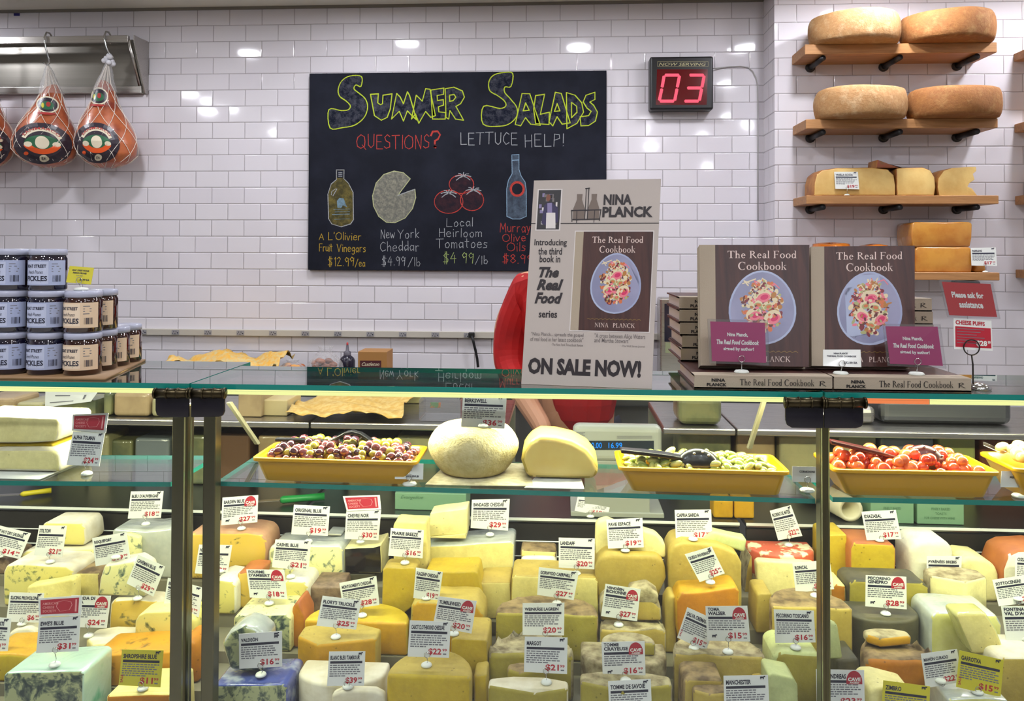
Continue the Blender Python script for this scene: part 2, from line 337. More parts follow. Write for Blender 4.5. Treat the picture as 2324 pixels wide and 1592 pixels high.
# chalk handwriting: one-stroke letters
HW = {}
for k_, s_ in {
 'A': '0,0 .35,1 .7,0|.12,.35 .58,.35', 'L': '.05,1 .05,0 .55,.02', "'": '.1,1 .08,.8', 'O': '.4,1 .1,.8 .02,.5 .1,.15 .4,0 .7,.15 .78,.5 .7,.85 .4,1', 'l': '.08,1.05 .06,.0', 'i': '.08,.6 .08,0|.1,.85 .1,.9',
 'v': '0,.6 .2,0 .45,.6', 'e': '.05,.32 .45,.36 .4,.58 .2,.62 .04,.4 .1,.06 .3,0 .48,.12', 'r': '.05,.6 .06,0|.06,.4 .2,.6 .38,.58', 'F': '.08,0 .1,1 .6,1|.1,.55 .5,.55', 'u': '.05,.6 .06,.12 .2,0 .4,.15|.42,.6 .42,0',
 't': '.2,.95 .2,.05 .32,0|0,.65 .42,.65', 'V': '0,1 .3,0 .62,1', 'n': '.05,.6 .05,0|.05,.45 .25,.62 .4,.5 .42,0', 'g': '.42,.5 .2,.62 .03,.4 .15,.1 .4,.25|.43,.6 .4,-.2 .2,-.35 .02,-.22', 'a': '.42,.5 .2,.62 .03,.35 .15,0 .4,.2|.43,.6 .45,0',
 's': '.38,.55 .15,.62 .06,.45 .34,.25 .3,.05 .03,.03', '$': '.55,.8 .25,.88 .08,.7 .5,.35 .45,.1 .02,.12|.22,1.08 .2,-.1|.38,1.08 .36,-.1', '1': '.12,.8 .22,1 .2,0', '2': '.03,.8 .25,1 .45,.8 .03,.02 .55,.05', '.': '.05,.0 .08,.04', '9': '.45,.75 .25,1 .05,.75 .2,.5 .44,.65|.47,.9 .4,0',
 '/': '0,-.1 .5,1.05', 'N': '.05,0 .08,1 .55,0 .6,1', 'w': '0,.6 .15,0 .3,.45 .45,0 .62,.6', 'Y': '0,1 .3,.5 .62,1|.3,.5 .28,0', 'o': '.25,.62 .05,.4 .12,.05 .32,.02 .45,.3 .38,.55 .25,.62', 'k': '.06,1.05 .06,0|.4,.62 .08,.3 .42,0', 'C': '.6,.85 .35,1 .08,.7 .05,.3 .3,0 .6,.15',
 'h': '.06,1.05 .05,0|.06,.4 .25,.6 .4,.45 .42,0', 'd': '.4,.5 .2,.6 .03,.35 .15,0 .4,.2|.42,1.05 .44,0', '4': '.35,1 .02,.4 .55,.42|.42,.75 .4,0', 'b': '.06,1.05 .06,.05 .3,0 .44,.3 .3,.55 .08,.4', 'c': '.42,.5 .2,.62 .04,.35 .15,.03 .42,.1', 'H': '.06,1 .06,0|.55,1 .55,0|.06,.5 .55,.52',
 'm': '.04,.6 .04,0|.04,.45 .2,.6 .3,.5 .3,0|.3,.45 .46,.6 .58,.5 .58,0', 'T': '.0,.98 .7,1|.35,1 .33,0', 'M': '.02,0 .1,1 .35,.3 .6,1 .7,0', 'y': '.02,.6 .2,.1|.42,.6 .15,-.3 .0,-.3', 'Q': '.4,1 .1,.8 .02,.5 .1,.15 .4,0 .7,.15 .78,.5 .7,.85 .4,1|.5,.25 .85,-.1', 'U': '.04,1 .06,.2 .3,0 .55,.2 .57,1',
 'E': '.55,1 .06,1 .06,0 .58,0|.06,.52 .48,.52', 'S': '.52,.85 .3,1 .07,.8 .15,.55 .5,.4 .48,.1 .2,0 .02,.12', 'I': '.1,1 .1,0', '?': '.05,.8 .25,1 .5,.8 .25,.5 .25,.25|.24,.0 .25,.04', '!': '.12,1 .1,.25|.09,0 .1,.04', 'P': '.06,0 .08,1 .45,.95 .5,.65 .08,.5', '8': '.25,.55 .05,.78 .25,1 .45,.78 .25,.55 .03,.25 .25,0 .48,.25 .25,.55', ' ': ''}.items():
    st = [[tuple(map(float, q.split(','))) for q in a.split()] for a in s_.split('|') if a]
    HW[k_] = (max([p[0] for a in st for p in a], default=.25) + .16, st)
def stroke(mb, fn, pts, w, m, h=.0004, closed=False):
    """a flat chalk line of width w through pts; jitters a little like a hand"""
    P = [Vector(p) for p in pts]
    if closed: P.append(P[0])
    for i in range(len(P) - 1):
        a, b = P[i], P[i + 1]; d = b - a
        if d.length < 1e-6: continue
        d.normalize(); n = Vector((-d.y, d.x)) * w * random.uniform(.42, .6); e = d * w * .35
        hh = h + (i % 4) * 3e-5
        mb.face([fn(*(a - e - n), hh), fn(*(b + e - n), hh), fn(*(b + e + n), hh), fn(*(a - e + n), hh)], m)
def chalk(mb, fn, body, x0, y0, x1, cap, w, m):
    """handwriting from x0 to x1, baseline y0 (units of fn, y down)"""
    tot = sum(HW[c][0] for c in body); k = (x1 - x0) / tot; x = 0
    for c in body:
        adv, st = HW[c]; dy = random.uniform(-.05, .05) * cap
        for s_ in st: stroke(mb, fn, [(x0 + (x + a) * k + random.uniform(-.02, .02) * k, y0 - b * cap + dy) for a, b in s_], w, m)
        x += adv
# ------------------------------------------------------------------ shared materials
M_TILE = tile_mat('white_glazed_tile', 0); M_TILES = tile_mat('white_glazed_tile_return', 1)
M_CEIL = mat('ceiling_paint', (222, 219, 206), .7); M_TRIM = mat('grey_trim', (120, 114, 106), .5)
M_STEEL = steel_mat('brushed_steel', (196, 192, 186)); M_STEELD = steel_mat('dull_steel', (128, 130, 130), .4)
M_CHROME = mat('chrome_wire', (200, 200, 200), .15, 1); M_BLACK = mat('black_plastic', (14, 14, 18), .35)
M_WHITE = mat('white_plastic', (226, 230, 222), .35); M_INK = mat('navy_ink', (28, 30, 52), .5)
M_PAPER = mat('white_card', (226, 228, 222), .35, coat=.6, cr=.1); M_YPAPER = mat('yellow_card', (206, 196, 40), .35, coat=.5)
M_GREYT = mat('grey_print', (112, 112, 118), .6); M_RED = mat('red_print', (168, 34, 52), .45); M_PRICE = mat('price_red', (176, 30, 48), .5)
M_MAG = mat('magenta_card', (158, 20, 96), .35, coat=.7); M_REDC = mat('red_card', (176, 18, 28), .35, coat=.7)
M_GLASS = glass_mat('pane_glass', (.955, .975, .965, 1), .85, 0, .035); M_GTOP = glass_mat('shelf_glass', (.95, .975, .965, 1), 1.45, 0, .045)
M_GEDGE = mat('green_glass_edge', (16, 128, 116), .06, spec=.9); M_POST = steel_mat('bronze_post', (112, 108, 84), .3, (300, 300, 2))
M_ACRYL = glass_mat('acrylic', (.93, .93, .95, 1), 1.4, .05, .07, .04)
M_FILM = film_mat('cling_film', (.97, .97, .97, 1), .10)
M_WOOD = wood_mat('shelf_oak', (150, 104, 60), (184, 134, 84)); M_PASTEN = mat('note', (200, 180, 120), .6)
# ------------------------------------------------------------------ room
def struct(name, mb, m, **k):
    o = mb.build(name, m, **k); o['kind'] = 'structure'; return o
XC = at(1733.2, 460, YW).x               # inner corner between the two tiled walls
XL, XR, YF = -3.6, 3.4, -3.2
b = MB(); b.box(XL, XC, YW, YW + .1, 0, CEIL); struct('wall_back', b, M_TILE)
b = MB(); b.box(XC, XR, YB, YW + .1, 0, CEIL); b.m = [0] * 6
for i, f in enumerate(b.f):
    xs = {round(b.v[k][0], 4) for k in f}
    if xs == {round(XC, 4)}: b.m[i] = 1
struct('wall_right', b, [M_TILE, M_TILES])
M_SHOP = mat('shop_wall', (176, 174, 174), .8)
b = MB(); b.box(XL - .1, XL, YF, YW + .1, 0, CEIL); struct('wall_left', b, M_SHOP)
b = MB(); b.box(XR, XR + .1, YF, YB, 0, CEIL); struct('wall_side', b, M_SHOP)
b = MB(); b.box(XL - .1, XR + .1, YF - .1, YF, 0, CEIL); struct('wall_front', b, M_SHOP)
b = MB(); b.box(XL - .1, XR + .1, YF - .1, YW + .1, -.1, 0); struct('floor', b, mat('floor_tile', (196, 190, 184), .4, col2=(176, 170, 166)))
b = MB(); b.box(XL - .1, XR + .1, YF - .1, YW + .1, CEIL, CEIL + .1); struct('ceiling', b, M_CEIL)
b = MB(); b.box(XL, XC, YW - .012, YW, CEIL - .012, CEIL); struct('trim_1', b, M_TRIM)
# recessed ceiling lamps: mirrored ones shine in the tiles, some others are added fill
M_DISC = emit_mat('lamp_disc', (246, 247, 255), DOWN)
def mirror_spot(px, py):
    """where on the ceiling a lamp stands that shines back from the tiles at this place"""
    p = at(px, py, YW); t = (CEIL - CAMZ) / (p.z - CAMZ) * YW
    return (p.x / YW * t, 2 * YW - t)
spots = [mirror_spot(*q) for q in ((570, 118), (445, 222), (925, 92), (1305, 100), (1685, 102), (622, 290), (1635, 182), (1210, 190), (40, 88), (60, 210))]
spots += [(1.3, 3.08), (1.95, 3.08), (2.6, 3.08), (-1.3, .3), (.1, .25), (1.5, .3), (-.9, -.7), (.9, -.7), (2.6, 1.4), (-2.7, 1.2), (-.1, -1.6), (1.6, -1.6), (-1.8, -1.6), (.8, .2), (-.9, .3)]  # those near the camera include unseen fill lamps added to brighten front faces
proto = None
for x, y in spots:
    if proto is None:
        proto = thing('ceiling_light', 'round recessed ceiling light shining over the counter', 'light', (x, y, CEIL), 'recessed ceiling lights')
        b = MB(); b.lathe([(.056, -.004), (.056, -.012)], (x, y, CEIL), 24); b.face([(x + .056 * math.cos(-a * PI / 12), y + .056 * math.sin(-a * PI / 12), CEIL - .012) for a in range(24)]); b.build('lamp_disc', M_DISC, proto)
        b = MB(); b.lathe([(.075, 0), (.075, -.01), (.058, -.014), (.057, 0)], (x, y, CEIL), 24); b.build('trim_ring', M_WHITE, proto)
    else: dup(proto, (x, y, CEIL))
# ------------------------------------------------------------------ chalkboard
YCB = YW - .024
cf = lambda x, y, h=0: at(x, y, YCB - h)
cb = thing('chalkboard', 'black chalkboard headed SUMMER SALADS hung on the white tiled wall', 'chalkboard', at(1038, 613, YCB))
p0, p1 = at(698.5, 613, YCB), at(1376.5, 160, YCB)
M_SLATE = mat('slate', (15, 18, 30), .75, col2=(26, 29, 42), ns=6, spec=.22)
b = MB(); b.box(p0.x, p1.x, YCB, YW - .001, p0.z, p1.z); b.build('board', M_SLATE, cb, bevel=.002)
def chalk_mat(name, col, dens=.5):
    t = NT(name); n1 = t.noise(420, 2, .7); t.L(t.ramp(n1, [(dens - .25, rgb(*[c * .45 + 15 for c in col])), (dens + .1, rgb(*col))]), t.b.inputs['Base Color']); t.b.inputs['Roughness'].default_value = .95; t.b.inputs['Specular IOR Level'].default_value = .1
    return t.m
K_G = chalk_mat('chalk_lime', (184, 202, 58), .42); K_R = chalk_mat('chalk_red', (196, 72, 64)); K_W = chalk_mat('chalk_white', (176, 180, 184)); K_Y = chalk_mat('chalk_yellow', (206, 172, 62)); K_B = chalk_mat('chalk_blue', (140, 170, 196))
def smudge(name, col, col0=(34, 36, 46), sc=22, lo=.42, hi=.75):
    t = NT(name); n1 = t.noise(sc, 6, .75); t.L(t.ramp(n1, [(lo, rgb(*col0)), (hi, rgb(*col))]), t.b.inputs['Base Color']); t.b.inputs['Roughness'].default_value = .95; t.b.inputs['Specular IOR Level'].default_value = .1; return t.m
def cc(pts): return [(600 + x / 2.5822, 100 + y / 2.5822) for x, y in pts]
def smooth_poly(P, n=3):
    out = []; N = len(P)
    for i in range(N):
        p0, p1, p2, p3 = P[i - 1], P[i], P[(i + 1) % N], P[(i + 2) % N]
        for k in range(n):
            t = k / n; out.append(tuple(.5 * (2 * p1[j] + (p2[j] - p0[j]) * t + (2 * p0[j] - 5 * p1[j] + 4 * p2[j] - p3[j]) * t * t + (3 * p1[j] - p0[j] - 3 * p2[j] + p3[j]) * t ** 3) for j in (0, 1)))
    return out
TITLE = [
 ([(568, 190), (500, 188), (455, 215), (433, 262), (440, 305), (480, 335), (503, 362), (492, 385), (450, 390), (378, 385), (385, 492), (460, 490), (530, 475), (585, 430), (605, 370), (590, 320), (550, 285), (525, 262), (537, 240), (566, 248)], None, 1),
 ([(622, 295), (668, 292), (664, 345), (680, 356), (692, 350), (695, 300), (748, 292), (738, 380), (720, 430), (685, 447), (645, 420)], None, 0),
 ([(745, 440), (775, 290), (795, 310), (815, 350), (838, 280), (850, 300), (892, 445), (860, 415), (838, 392), (815, 452), (790, 395)], None, 0),
 ([(862, 440), (890, 300), (925, 335), (945, 262), (970, 265), (1002, 420), (975, 430), (945, 395), (905, 465), (885, 410)], None, 0),
 ([(975, 270), (1052, 258), (1050, 295), (1012, 302), (1014, 332), (1048, 326), (1050, 358), (1020, 368), (1022, 398), (1062, 402), (1060, 440), (985, 440)], None, 0),
 ([(1060, 262), (1110, 253), (1160, 275), (1172, 312), (1150, 350), (1122, 366), (1167, 447), (1120, 440), (1087, 390), (1080, 440), (1064, 430)], [(1085, 300), (1112, 296), (1122, 312), (1106, 332), (1086, 336)], 0),
 ([(1455, 172), (1395, 168), (1340, 185), (1315, 225), (1322, 275), (1365, 302), (1405, 332), (1415, 362), (1380, 378), (1285, 365), (1282, 470), (1380, 482), (1440, 465), (1480, 420), (1478, 370), (1440, 320), (1408, 283), (1410, 252), (1445, 248)], None, 1),
 ([(1470, 472), (1510, 290), (1555, 292), (1617, 477), (1560, 470), (1530, 432), (1502, 480)], [(1517, 392), (1531, 345), (1552, 388)], 0),
 ([(1590, 302), (1642, 295), (1617, 412), (1670, 400), (1668, 472), (1590, 467), (1578, 380)], None, 0),
 ([(1668, 457), (1705, 283), (1740, 290), (1792, 462), (1745, 470), (1715, 427), (1690, 480)], [(1700, 395), (1716, 350), (1732, 392)], 0),
 ([(1770, 285), (1820, 300), (1860, 345), (1870, 400), (1832, 465), (1773, 497)], [(1800, 342), (1830, 365), (1832, 400), (1800, 432)], 0),
 ([(1937, 283), (1885, 300), (1868, 340), (1890, 375), (1915, 395), (1900, 420), (1850, 427), (1855, 480), (1900, 478), (1940, 452), (1952, 400), (1930, 360), (1907, 340), (1937, 325)], None, 0)]
bf = MB()
for P, hole, rnd in TITLE:
    bt = MB(); Q = smooth_poly(cc(P), 4) if rnd else cc(P)
    put_poly(bf, cf, Q, 0, .0002)
    if hole: put_poly(bf, cf, cc(hole), 1, .0003)
    stroke(bt, cf, Q, 2.1, 0, .0006, True); stroke(bt, cf, [(x + .6, y - .4) for x, y in Q], 1.2, 0, .0008, True)
    if hole: stroke(bt, cf, cc(hole), 2.2, 0, .0006, True)
    bt.build('chalk_letter', K_G, cb)
bf.build('chalk_shading', [smudge('chalk_grey', (104, 106, 116), (24, 27, 40), 40, .42, .95), M_SLATE], cb)
LM = [K_R, K_W, K_Y, chalk_mat('chalk_pale_lime', (176, 196, 120))]
b = MB()
chalk(b, cf, 'QUESTIONS', 809, 337, 978, 31, 1.6, 0)
for i in range(2): stroke(b, cf, [(978, 308), (982, 299), (993, 298), (999, 306), (994, 316), (987, 320), (987, 327)], 3.5, 0, .0005 + i * 1e-4); stroke(b, cf, [(986, 333), (989, 334)], 5, 0)
b.build('chalk_word', LM, cb); b = MB(); chalk(b, cf, 'LETTUCE', 1045, 328, 1178, 27, 1.45, 1); b.build('chalk_word', LM, cb); b = MB(); chalk(b, cf, 'HELP!', 1190, 333, 1284, 28, 1.45, 1); b.build('chalk_word', LM, cb)
for s_, x0, y0, x1, c_, m_ in (('A', 724, 545, 737, 14, 2), ("L'Olivier", 745, 545, 822, 17, 2), ('Fruit', 724, 571, 756, 17, 2), ('Vinegars', 765, 572, 832, 17, 2), ('$12.99', 744, 604, 806, 20, 2), ('/ea', 806, 605, 830, 16, 2),
        ('New', 864, 541, 898, 20, 1), ('York', 903, 541, 954, 20, 1), ('Cheddar', 862, 570, 954, 21, 1), ('$4.99', 866, 603, 922, 21, 1), ('/lb', 926, 605, 957, 19, 1),
        ('Local', 1013, 514, 1076, 19, 1), ('Heirloom', 996, 538, 1096, 19, 1), ('Tomatoes', 990, 563, 1109, 21, 1), ('$4 99', 1005, 597, 1078, 24, 3), ('/lb', 1078, 600, 1110, 18, 1),
        ('Murray', 1135, 527, 1206, 21, 0), ('Olive', 1140, 548, 1196, 17, 0), ('Oils', 1150, 570, 1196, 19, 0), ('$8.99', 1140, 598, 1212, 20, 0)):
    b = MB(); chalk(b, cf, s_, x0, y0, x1, c_, 1.25, m_); b.build('chalk_word', LM, cb)
# chalk drawings: vinegar bottle, cheese, tomatoes, oil bottle
def outline_bottle(P): return smooth_poly(cc(P), 2)
b = MB(); vb = [(422, 738), (467, 738), (466, 790), (492, 815), (520, 870), (522, 1030), (505, 1055), (450, 1072), (395, 1055), (376, 1025), (372, 880), (392, 820), (422, 795)]
put_poly(b, cf, cc(vb), 0); stroke(b, cf, cc(vb), 1.6, 1, .0006, True); put_poly(b, cf, cc([(425, 742), (464, 742), (463, 785), (426, 785)]), 4, .0005)
for y in (755, 765, 775): stroke(b, cf, cc([(435, y), (455, y)]), 1.5, 1, .0008)
stroke(b, cf, cc([(392, 885), (395, 865), (415, 850), (425, 850), (402, 890)]), 1.5, 1, .0006)
put_poly(b, cf, cc([(428, 960), (425, 920), (440, 902), (465, 905), (475, 935), (486, 958), (460, 945), (450, 962)]), 2, .0005)
for y in (970, 985, 1000, 1028): stroke(b, cf, cc([(395 + random.random() * 20, y), (495 + random.random() * 20, y - 3)]), 1, 2, .0006)
b.build('chalk_vinegar_bottle', [smudge('chalk_olive', (128, 116, 62), (70, 66, 44), 40), K_W, smudge('chalk_pale_blue', (140, 176, 200), (100, 120, 130)), K_Y, M_SLATE], cb)
b = MB(); ch = [(855, 790), (815, 755), (760, 745), (700, 765), (655, 815), (634, 890), (640, 950), (670, 1010), (715, 1045), (765, 1048), (825, 1020), (868, 965), (887, 900), (882, 852), (835, 868), (783, 888), (795, 870)]
put_poly(b, cf, cc(ch), 0); stroke(b, cf, cc(ch), 1.9, 1, .0006, True); stroke(b, cf, cc([(783, 888), (808, 878), (882, 852)]), 1.6, 2, .0007)
b.build('chalk_cheese', [smudge('chalk_cream', (160, 158, 138), (104, 104, 98), 60), chalk_mat('chalk_cream_line', (196, 200, 150)), K_W], cb)
b = MB()
for cx, cy0, rx, ry in ((1155, 822, 72, 55), (1080, 925, 84, 68), (1217, 915, 68, 62)):
    P = [(cx + rx * math.cos(i * PI / 14), cy0 + ry * math.sin(i * PI / 14)) for i in range(28)]
    put_poly(b, cf, cc(P), 0, .0002 + cx * 1e-7); stroke(b, cf, cc(P), 1.7, 1, .0006, True)
for cx, cy0 in ((1165, 775), (1080, 875), (1225, 858)):
    for a in (-2.9, -2.2, -1.5, -.8, -.2, .5, 2.6):
        stroke(b, cf, cc([(cx, cy0), (cx + 26 * math.cos(a), cy0 + 18 * math.sin(a)), (cx + 46 * math.cos(a), cy0 + 30 * math.sin(a) + 8)]), 1.8, 2, .0008)
b.build('chalk_tomatoes', [smudge('chalk_dim_red', (70, 42, 46), (40, 34, 42), 30), K_R, K_W], cb)
b = MB(); ob = [(1450, 650), (1492, 648), (1492, 735), (1505, 775), (1528, 810), (1535, 860), (1535, 1010), (1500, 1026), (1455, 1026), (1421, 1010), (1420, 850), (1430, 800), (1452, 760)]
put_poly(b, cf, cc(ob), 0); stroke(b, cf, cc(ob), 1.7, 1, .0006, True); stroke(b, cf, cc([(1450, 682), (1492, 680)]), 2, 1, .0007)
rr = lambda r: [(1482 + r * math.cos(i * PI / 12), 850 + r * 1.05 * math.sin(i * PI / 12)) for i in range(24)]
put_poly(b, cf, cc(rr(42)), 2, .0004); put_poly(b, cf, cc(rr(31)), 3, .0006); stroke(b, cf, cc(rr(42)), 1.6, 2, .0008, True)
b.build('chalk_oil_bottle', [smudge('chalk_slate_blue', (92, 106, 122), (58, 66, 78), 30), K_B, K_R, M_SLATE], cb)
# ------------------------------------------------------------------ now-serving display
YD = YW - .075; df = lambda x, y, h=0: at(1460 + x / 7.237, 60 + y / 7.237, YD - h)
ds = thing('number_display', 'black NOW SERVING box glowing red number 03 on the tiled wall', 'display', at(1547, 250, YD))
p0, p1 = at(1475, 249.5, YD), at(1619, 127, YD)
b = MB(); b.box(p0.x, p1.x, YD, YW, p0.z, p1.z); b.build('case', M_BLACK, ds, bevel=.009, seg=4)
b = MB(); put_poly(b, df, [(225, 705), (1060, 705), (1040, 1290), (205, 1290)], 0, .0006); b.build('window', mat('red_window', (74, 0, 6), .12, spec=.6, emit=.35), ds)
b = MB()
def seg(a, c, w=26):
    a, c = Vector(a), Vector(c); d = (c - a).normalized(); n = Vector((-d.y, d.x)); P = [a + d * 6, a + d * w * .8 + n * w * .5 * 1, c - d * w * .8 + n * w * .5, c - d * 6, c - d * w * .8 - n * w * .5, a + d * w * .8 - n * w * .5]
    P = [a + d * 4 - n * w * .1, a + d * 18 + n * w, c - d * 18 + n * w, c - d * 4 - n * w * .1, c - d * 18 - n * w * .95, a + d * 18 - n * w * .95]
    put_poly(b, df, [tuple(p) for p in P], 0, .0015)
for ox, on in ((0, 'abcdef'), (405, 'abcdg')):
    q = {'TL': (345 + ox, 800), 'TR': (598 + ox, 800), 'ML': (307 + ox, 1012), 'MR': (556 + ox, 1012), 'BL': (262 + ox, 1228), 'BR': (515 + ox, 1228)}
    for s_ in on: seg(*{'a': (q['TL'], q['TR']), 'b': (q['TR'], q['MR']), 'c': (q['MR'], q['BR']), 'd': (q['BL'], q['BR']), 'e': (q['ML'], q['BL']), 'f': (q['TL'], q['ML']), 'g': (q['ML'], q['MR'])}[s_])
b.build('digits', emit_mat('led_pink', (255, 96, 118), 1.25), ds)
b = MB(); put_text(b, df, 'NOW SERVING', 255, 648, 1030, 596, 0, .01, .001, .25)
for r_ in ((232, 578, 1068, 582), (232, 655, 1068, 659), (232, 578, 236, 659), (1064, 578, 1068, 659)): put_rect(b, df, *r_, 0, .0008)
b.build('caption', mat('caption_print', (168, 160, 120), .5), ds)
b = MB(); q = lambda x, y, h=.006: at(1460 + x / 7.237, 60 + y / 7.237, YW - h)
b.tube([q(1150, 690, .03), q(1250, 680, .012), q(1400, 662), q(1600, 655), q(1720, 672), q(1800, 740), q(1850, 840), q(1880, 960), q(1885, 1300), q(1885, 1800), q(1885, 3200)], .0022, 6); b.build('cord', mat('grey_cord', (170, 168, 164), .5), ds)
# ------------------------------------------------------------------ steel rail with hams
YR = YW - .135
rk = thing('hanging_rail', 'stainless steel wall rack with a hanging rail above the hams', 'rack', at(150, 217, YW))
z0, z1 = at(336, 214, YW).z, at(338, 97, YW).z; xr = at(338, 150, YW).x; xl = XL + .02
b = MB(); b.box(xl, xr - .006, YW - .004, YW, z0, z1); b.build('back_panel', steel_mat('rack_steel', (150, 146, 138), .32), rk)
b = MB(); b.box(xl, xr - .03, YR, YR + .02, z1 - .032, z1); b.box(xl, xr, YW - .05, YW, z1 - .001, z1 + .003); b.build('front_rail', M_STEEL, rk, bevel=.002)
b = MB(); b.box(xl, xr - .02, YW - .03, YW - .004, z0, z0 + .034); b.build('lower_rail', M_STEEL, rk, bevel=.002)
b = MB(); P = [(YR, z1), (YW, z1), (YW, z0), (YW - .03, z0), (YR + .002, z1 - .03)]
b.raw([(x, y, z) for x in (xr - .004, xr) for y, z in P], [tuple(range(5)), tuple(range(9, 4, -1))] + [(i, i + 5, (i + 1) % 5 + 5, (i + 1) % 5) for i in range(5)]); 
for x in (xr - .03,): b.tube([(x, YR + .012, z1 - .02), (x, YW - .02, z0 + .03)], .009, 6)
b.build('end_bracket', M_STEEL, rk)
b = MB(); b.box(xl + .2, xl + 2, YW - .02, YW - .012, z0 - .0, z0 + .006)
M_HAM = mat('ham_skin', (190, 104, 62), .32, col2=(126, 48, 30), ns=11, lo=.42, hi=.72, bump=.3, bs=40, coat=.5)
M_STR = mat('net_string', (238, 228, 214), .6); M_HLAB = mat('ham_label_dark', (44, 34, 46), .35); M_HW = mat('label_cream', (224, 214, 186), .5); M_HO = mat('label_orange', (226, 86, 28), .4); M_HGr = mat('label_green', (34, 96, 62), .4); M_HR = mat('label_red', (170, 40, 34), .5)
def ham(name, label, prof, hook, ring, lab, badge, knot=False):
    """prof: rows (py, x left, x right); hook: px of hook tip; ring: px where the hook hangs on the rail"""
    YC = YR + .008
    rows = [(at((a + c) / 2, y, YC), (at(c, y, YC).x - at(a, y, YC).x) / 2) for y, a, c in prof]
    t = thing(name, label, 'ham', tuple(rows[-1][0]), 'hams in string nets hanging from the steel rail')
    zs = [r[0].z for r in rows]
    def sec(z):
        for i in range(len(rows) - 1):
            if zs[i] >= z >= zs[i + 1]:
                k = (zs[i] - z) / (zs[i] - zs[i + 1]); return rows[i][0].x * (1 - k) + rows[i + 1][0].x * k, rows[i][1] * (1 - k) + rows[i + 1][1] * k
        return (rows[0][0].x, rows[0][1]) if z > zs[0] else (rows[-1][0].x, rows[-1][1])
    b = MB(); n = 28; vs_ = []; fine = []
    for i in range(len(rows) - 1): fine += [zs[i] + (zs[i + 1] - zs[i]) * k / 4 for k in range(4)]
    fine.append(zs[-1])
    def pt(z, a, off=0):
        x, r = sec(z); r += off; return (x + r * math.cos(a), YC + r * .72 * math.sin(a), z)
    for z in fine: vs_ += [pt(z, 2 * PI * k / n) for k in range(n)]
    fs = [(i * n + k, (i + 1) * n + k, (i + 1) * n + (k + 1) % n, i * n + (k + 1) % n) for i in range(len(fine) - 1) for k in range(n)]
    fs += [tuple(range(n)), tuple((len(fine) - 1) * n + k for k in range(n - 1, -1, -1))]
    b.raw(vs_, fs, 0, True); b.build('meat', M_HAM, t, sub=1)
    def fn(px, py, h=0):
        p = at(px, py, YC); x, r = sec(p.z); dx = max(-.97, min(.97, (p.x - x) / (r + 1e-5)))
        p2 = at(px, py, YC - r * .72 * math.sqrt(1 - dx * dx)); x, r = sec(p2.z); dx = max(-.98, min(.98, (p2.x - x) / (r + 1e-5)))
        return (p2.x, YC - (r + .002) * .72 * math.sqrt(1 - dx * dx) - h, p2.z)
    def blob(mb, cx, cy0, rx, ry, m, h, a0=0, a1=2 * PI, r0=0):
        N, K = 26, 6
        for i in range(N):
            for k in range(K):
                A, B = a0 + (a1 - a0) * i / N, a0 + (a1 - a0) * (i + 1) / N; q0, q1 = r0 + (1 - r0) * k / K, r0 + (1 - r0) * (k + 1) / K
                mb.face([fn(cx + rx * q * math.cos(a), cy0 + ry * q * math.sin(a), h) for a, q in ((A, q0), (B, q0), (B, q1), (A, q1))], m, True)
    x, y, rx, ry = lab; b = MB()
    blob(b, x, y, rx, ry, 0, .003)
    blob(b, x, y + ry * .03, rx * .74, ry * .78, 1, .0036, PI * 1.13, PI * 1.87, .80)
    blob(b, x, y + ry * .02, rx * .62, ry * .42, 2, .0034); blob(b, x, y - ry * .05, rx * .24, ry * .31, 1, .0042); blob(b, x - rx * .48, y + ry * .05, rx * .14, ry * .13, 1, .004); blob(b, x + rx * .48, y + ry * .02, rx * .14, ry * .12, 1, .004)
    blob(b, x, y - ry * .25, rx * .72, ry * .76, 3, .004, PI * .16, PI * .84, .68)
    blob(b, x - rx * .55, y + ry * .5, rx * .08, ry * .09, 3, .0045); blob(b, x + rx * .05, y + ry * .72, rx * .16, ry * .17, 1, .0045)
    vs2, fs2, _ = text_mesh('SANMARCO', .015)
    def arc(u, v):
        a = PI * (1.17 + .66 * u); q = .66 + .11 * v; return fn(x + rx * q * math.cos(a), y + ry * .03 + ry * q * 1.06 * math.sin(a), .0048)
    b.raw([arc(u, v) for u, v in vs2], fs2, 4)
    vs3, fs3, _ = text_mesh('EA', .02); b.raw([fn(x + rx * (-.03 + .16 * u), y + ry * (.79 - .13 * v), .005) for u, v in vs3], fs3, 0)
    b.build('paper_label', [M_HLAB, M_HW, M_HGr, M_HO, M_HR], t)
    x, y, rx, ry = badge; b = MB(); blob(b, x, y, rx, ry, 1, .003); blob(b, x, y, rx * .88, ry * .84, 0, .0036); blob(b, x, y + ry * .1, rx * .6, ry * .5, 2, .004); blob(b, x + rx * .1, y - ry * .05, rx * .2, ry * .3, 3, .0044); blob(b, x - rx * .4, y + ry * .1, rx * .12, ry * .3, 4, .0044); blob(b, x - rx * .1, y + ry * 1.05, rx * .8, ry * .14, 3, .0044)
    b.build('round_badge', [M_HLAB, M_HW, M_HGr, M_HR, M_YPAPER], t)
    # string net and clear wrap gathered to the hook
    tip = at(hook[0], hook[1], YC); b = MB(); zz = [zs[-1] + (zs[1] - zs[-1]) * k / 13 for k in range(14)]
    for s_ in (1, -1):
        for j in range(9):
            P = [pt(z, 2 * PI * j / 9 + s_ * k * .17, .0045) for k, z in enumerate(zz)]; top = Vector(P[-1])
            P += [tuple(top.lerp(tip, q)) for q in (.35, .7, .97)]; b.tube(P, .0013, 4)
    b.build('string_net', M_STR, t)
    b = MB(); L = 9; n = 20; vs_ = []
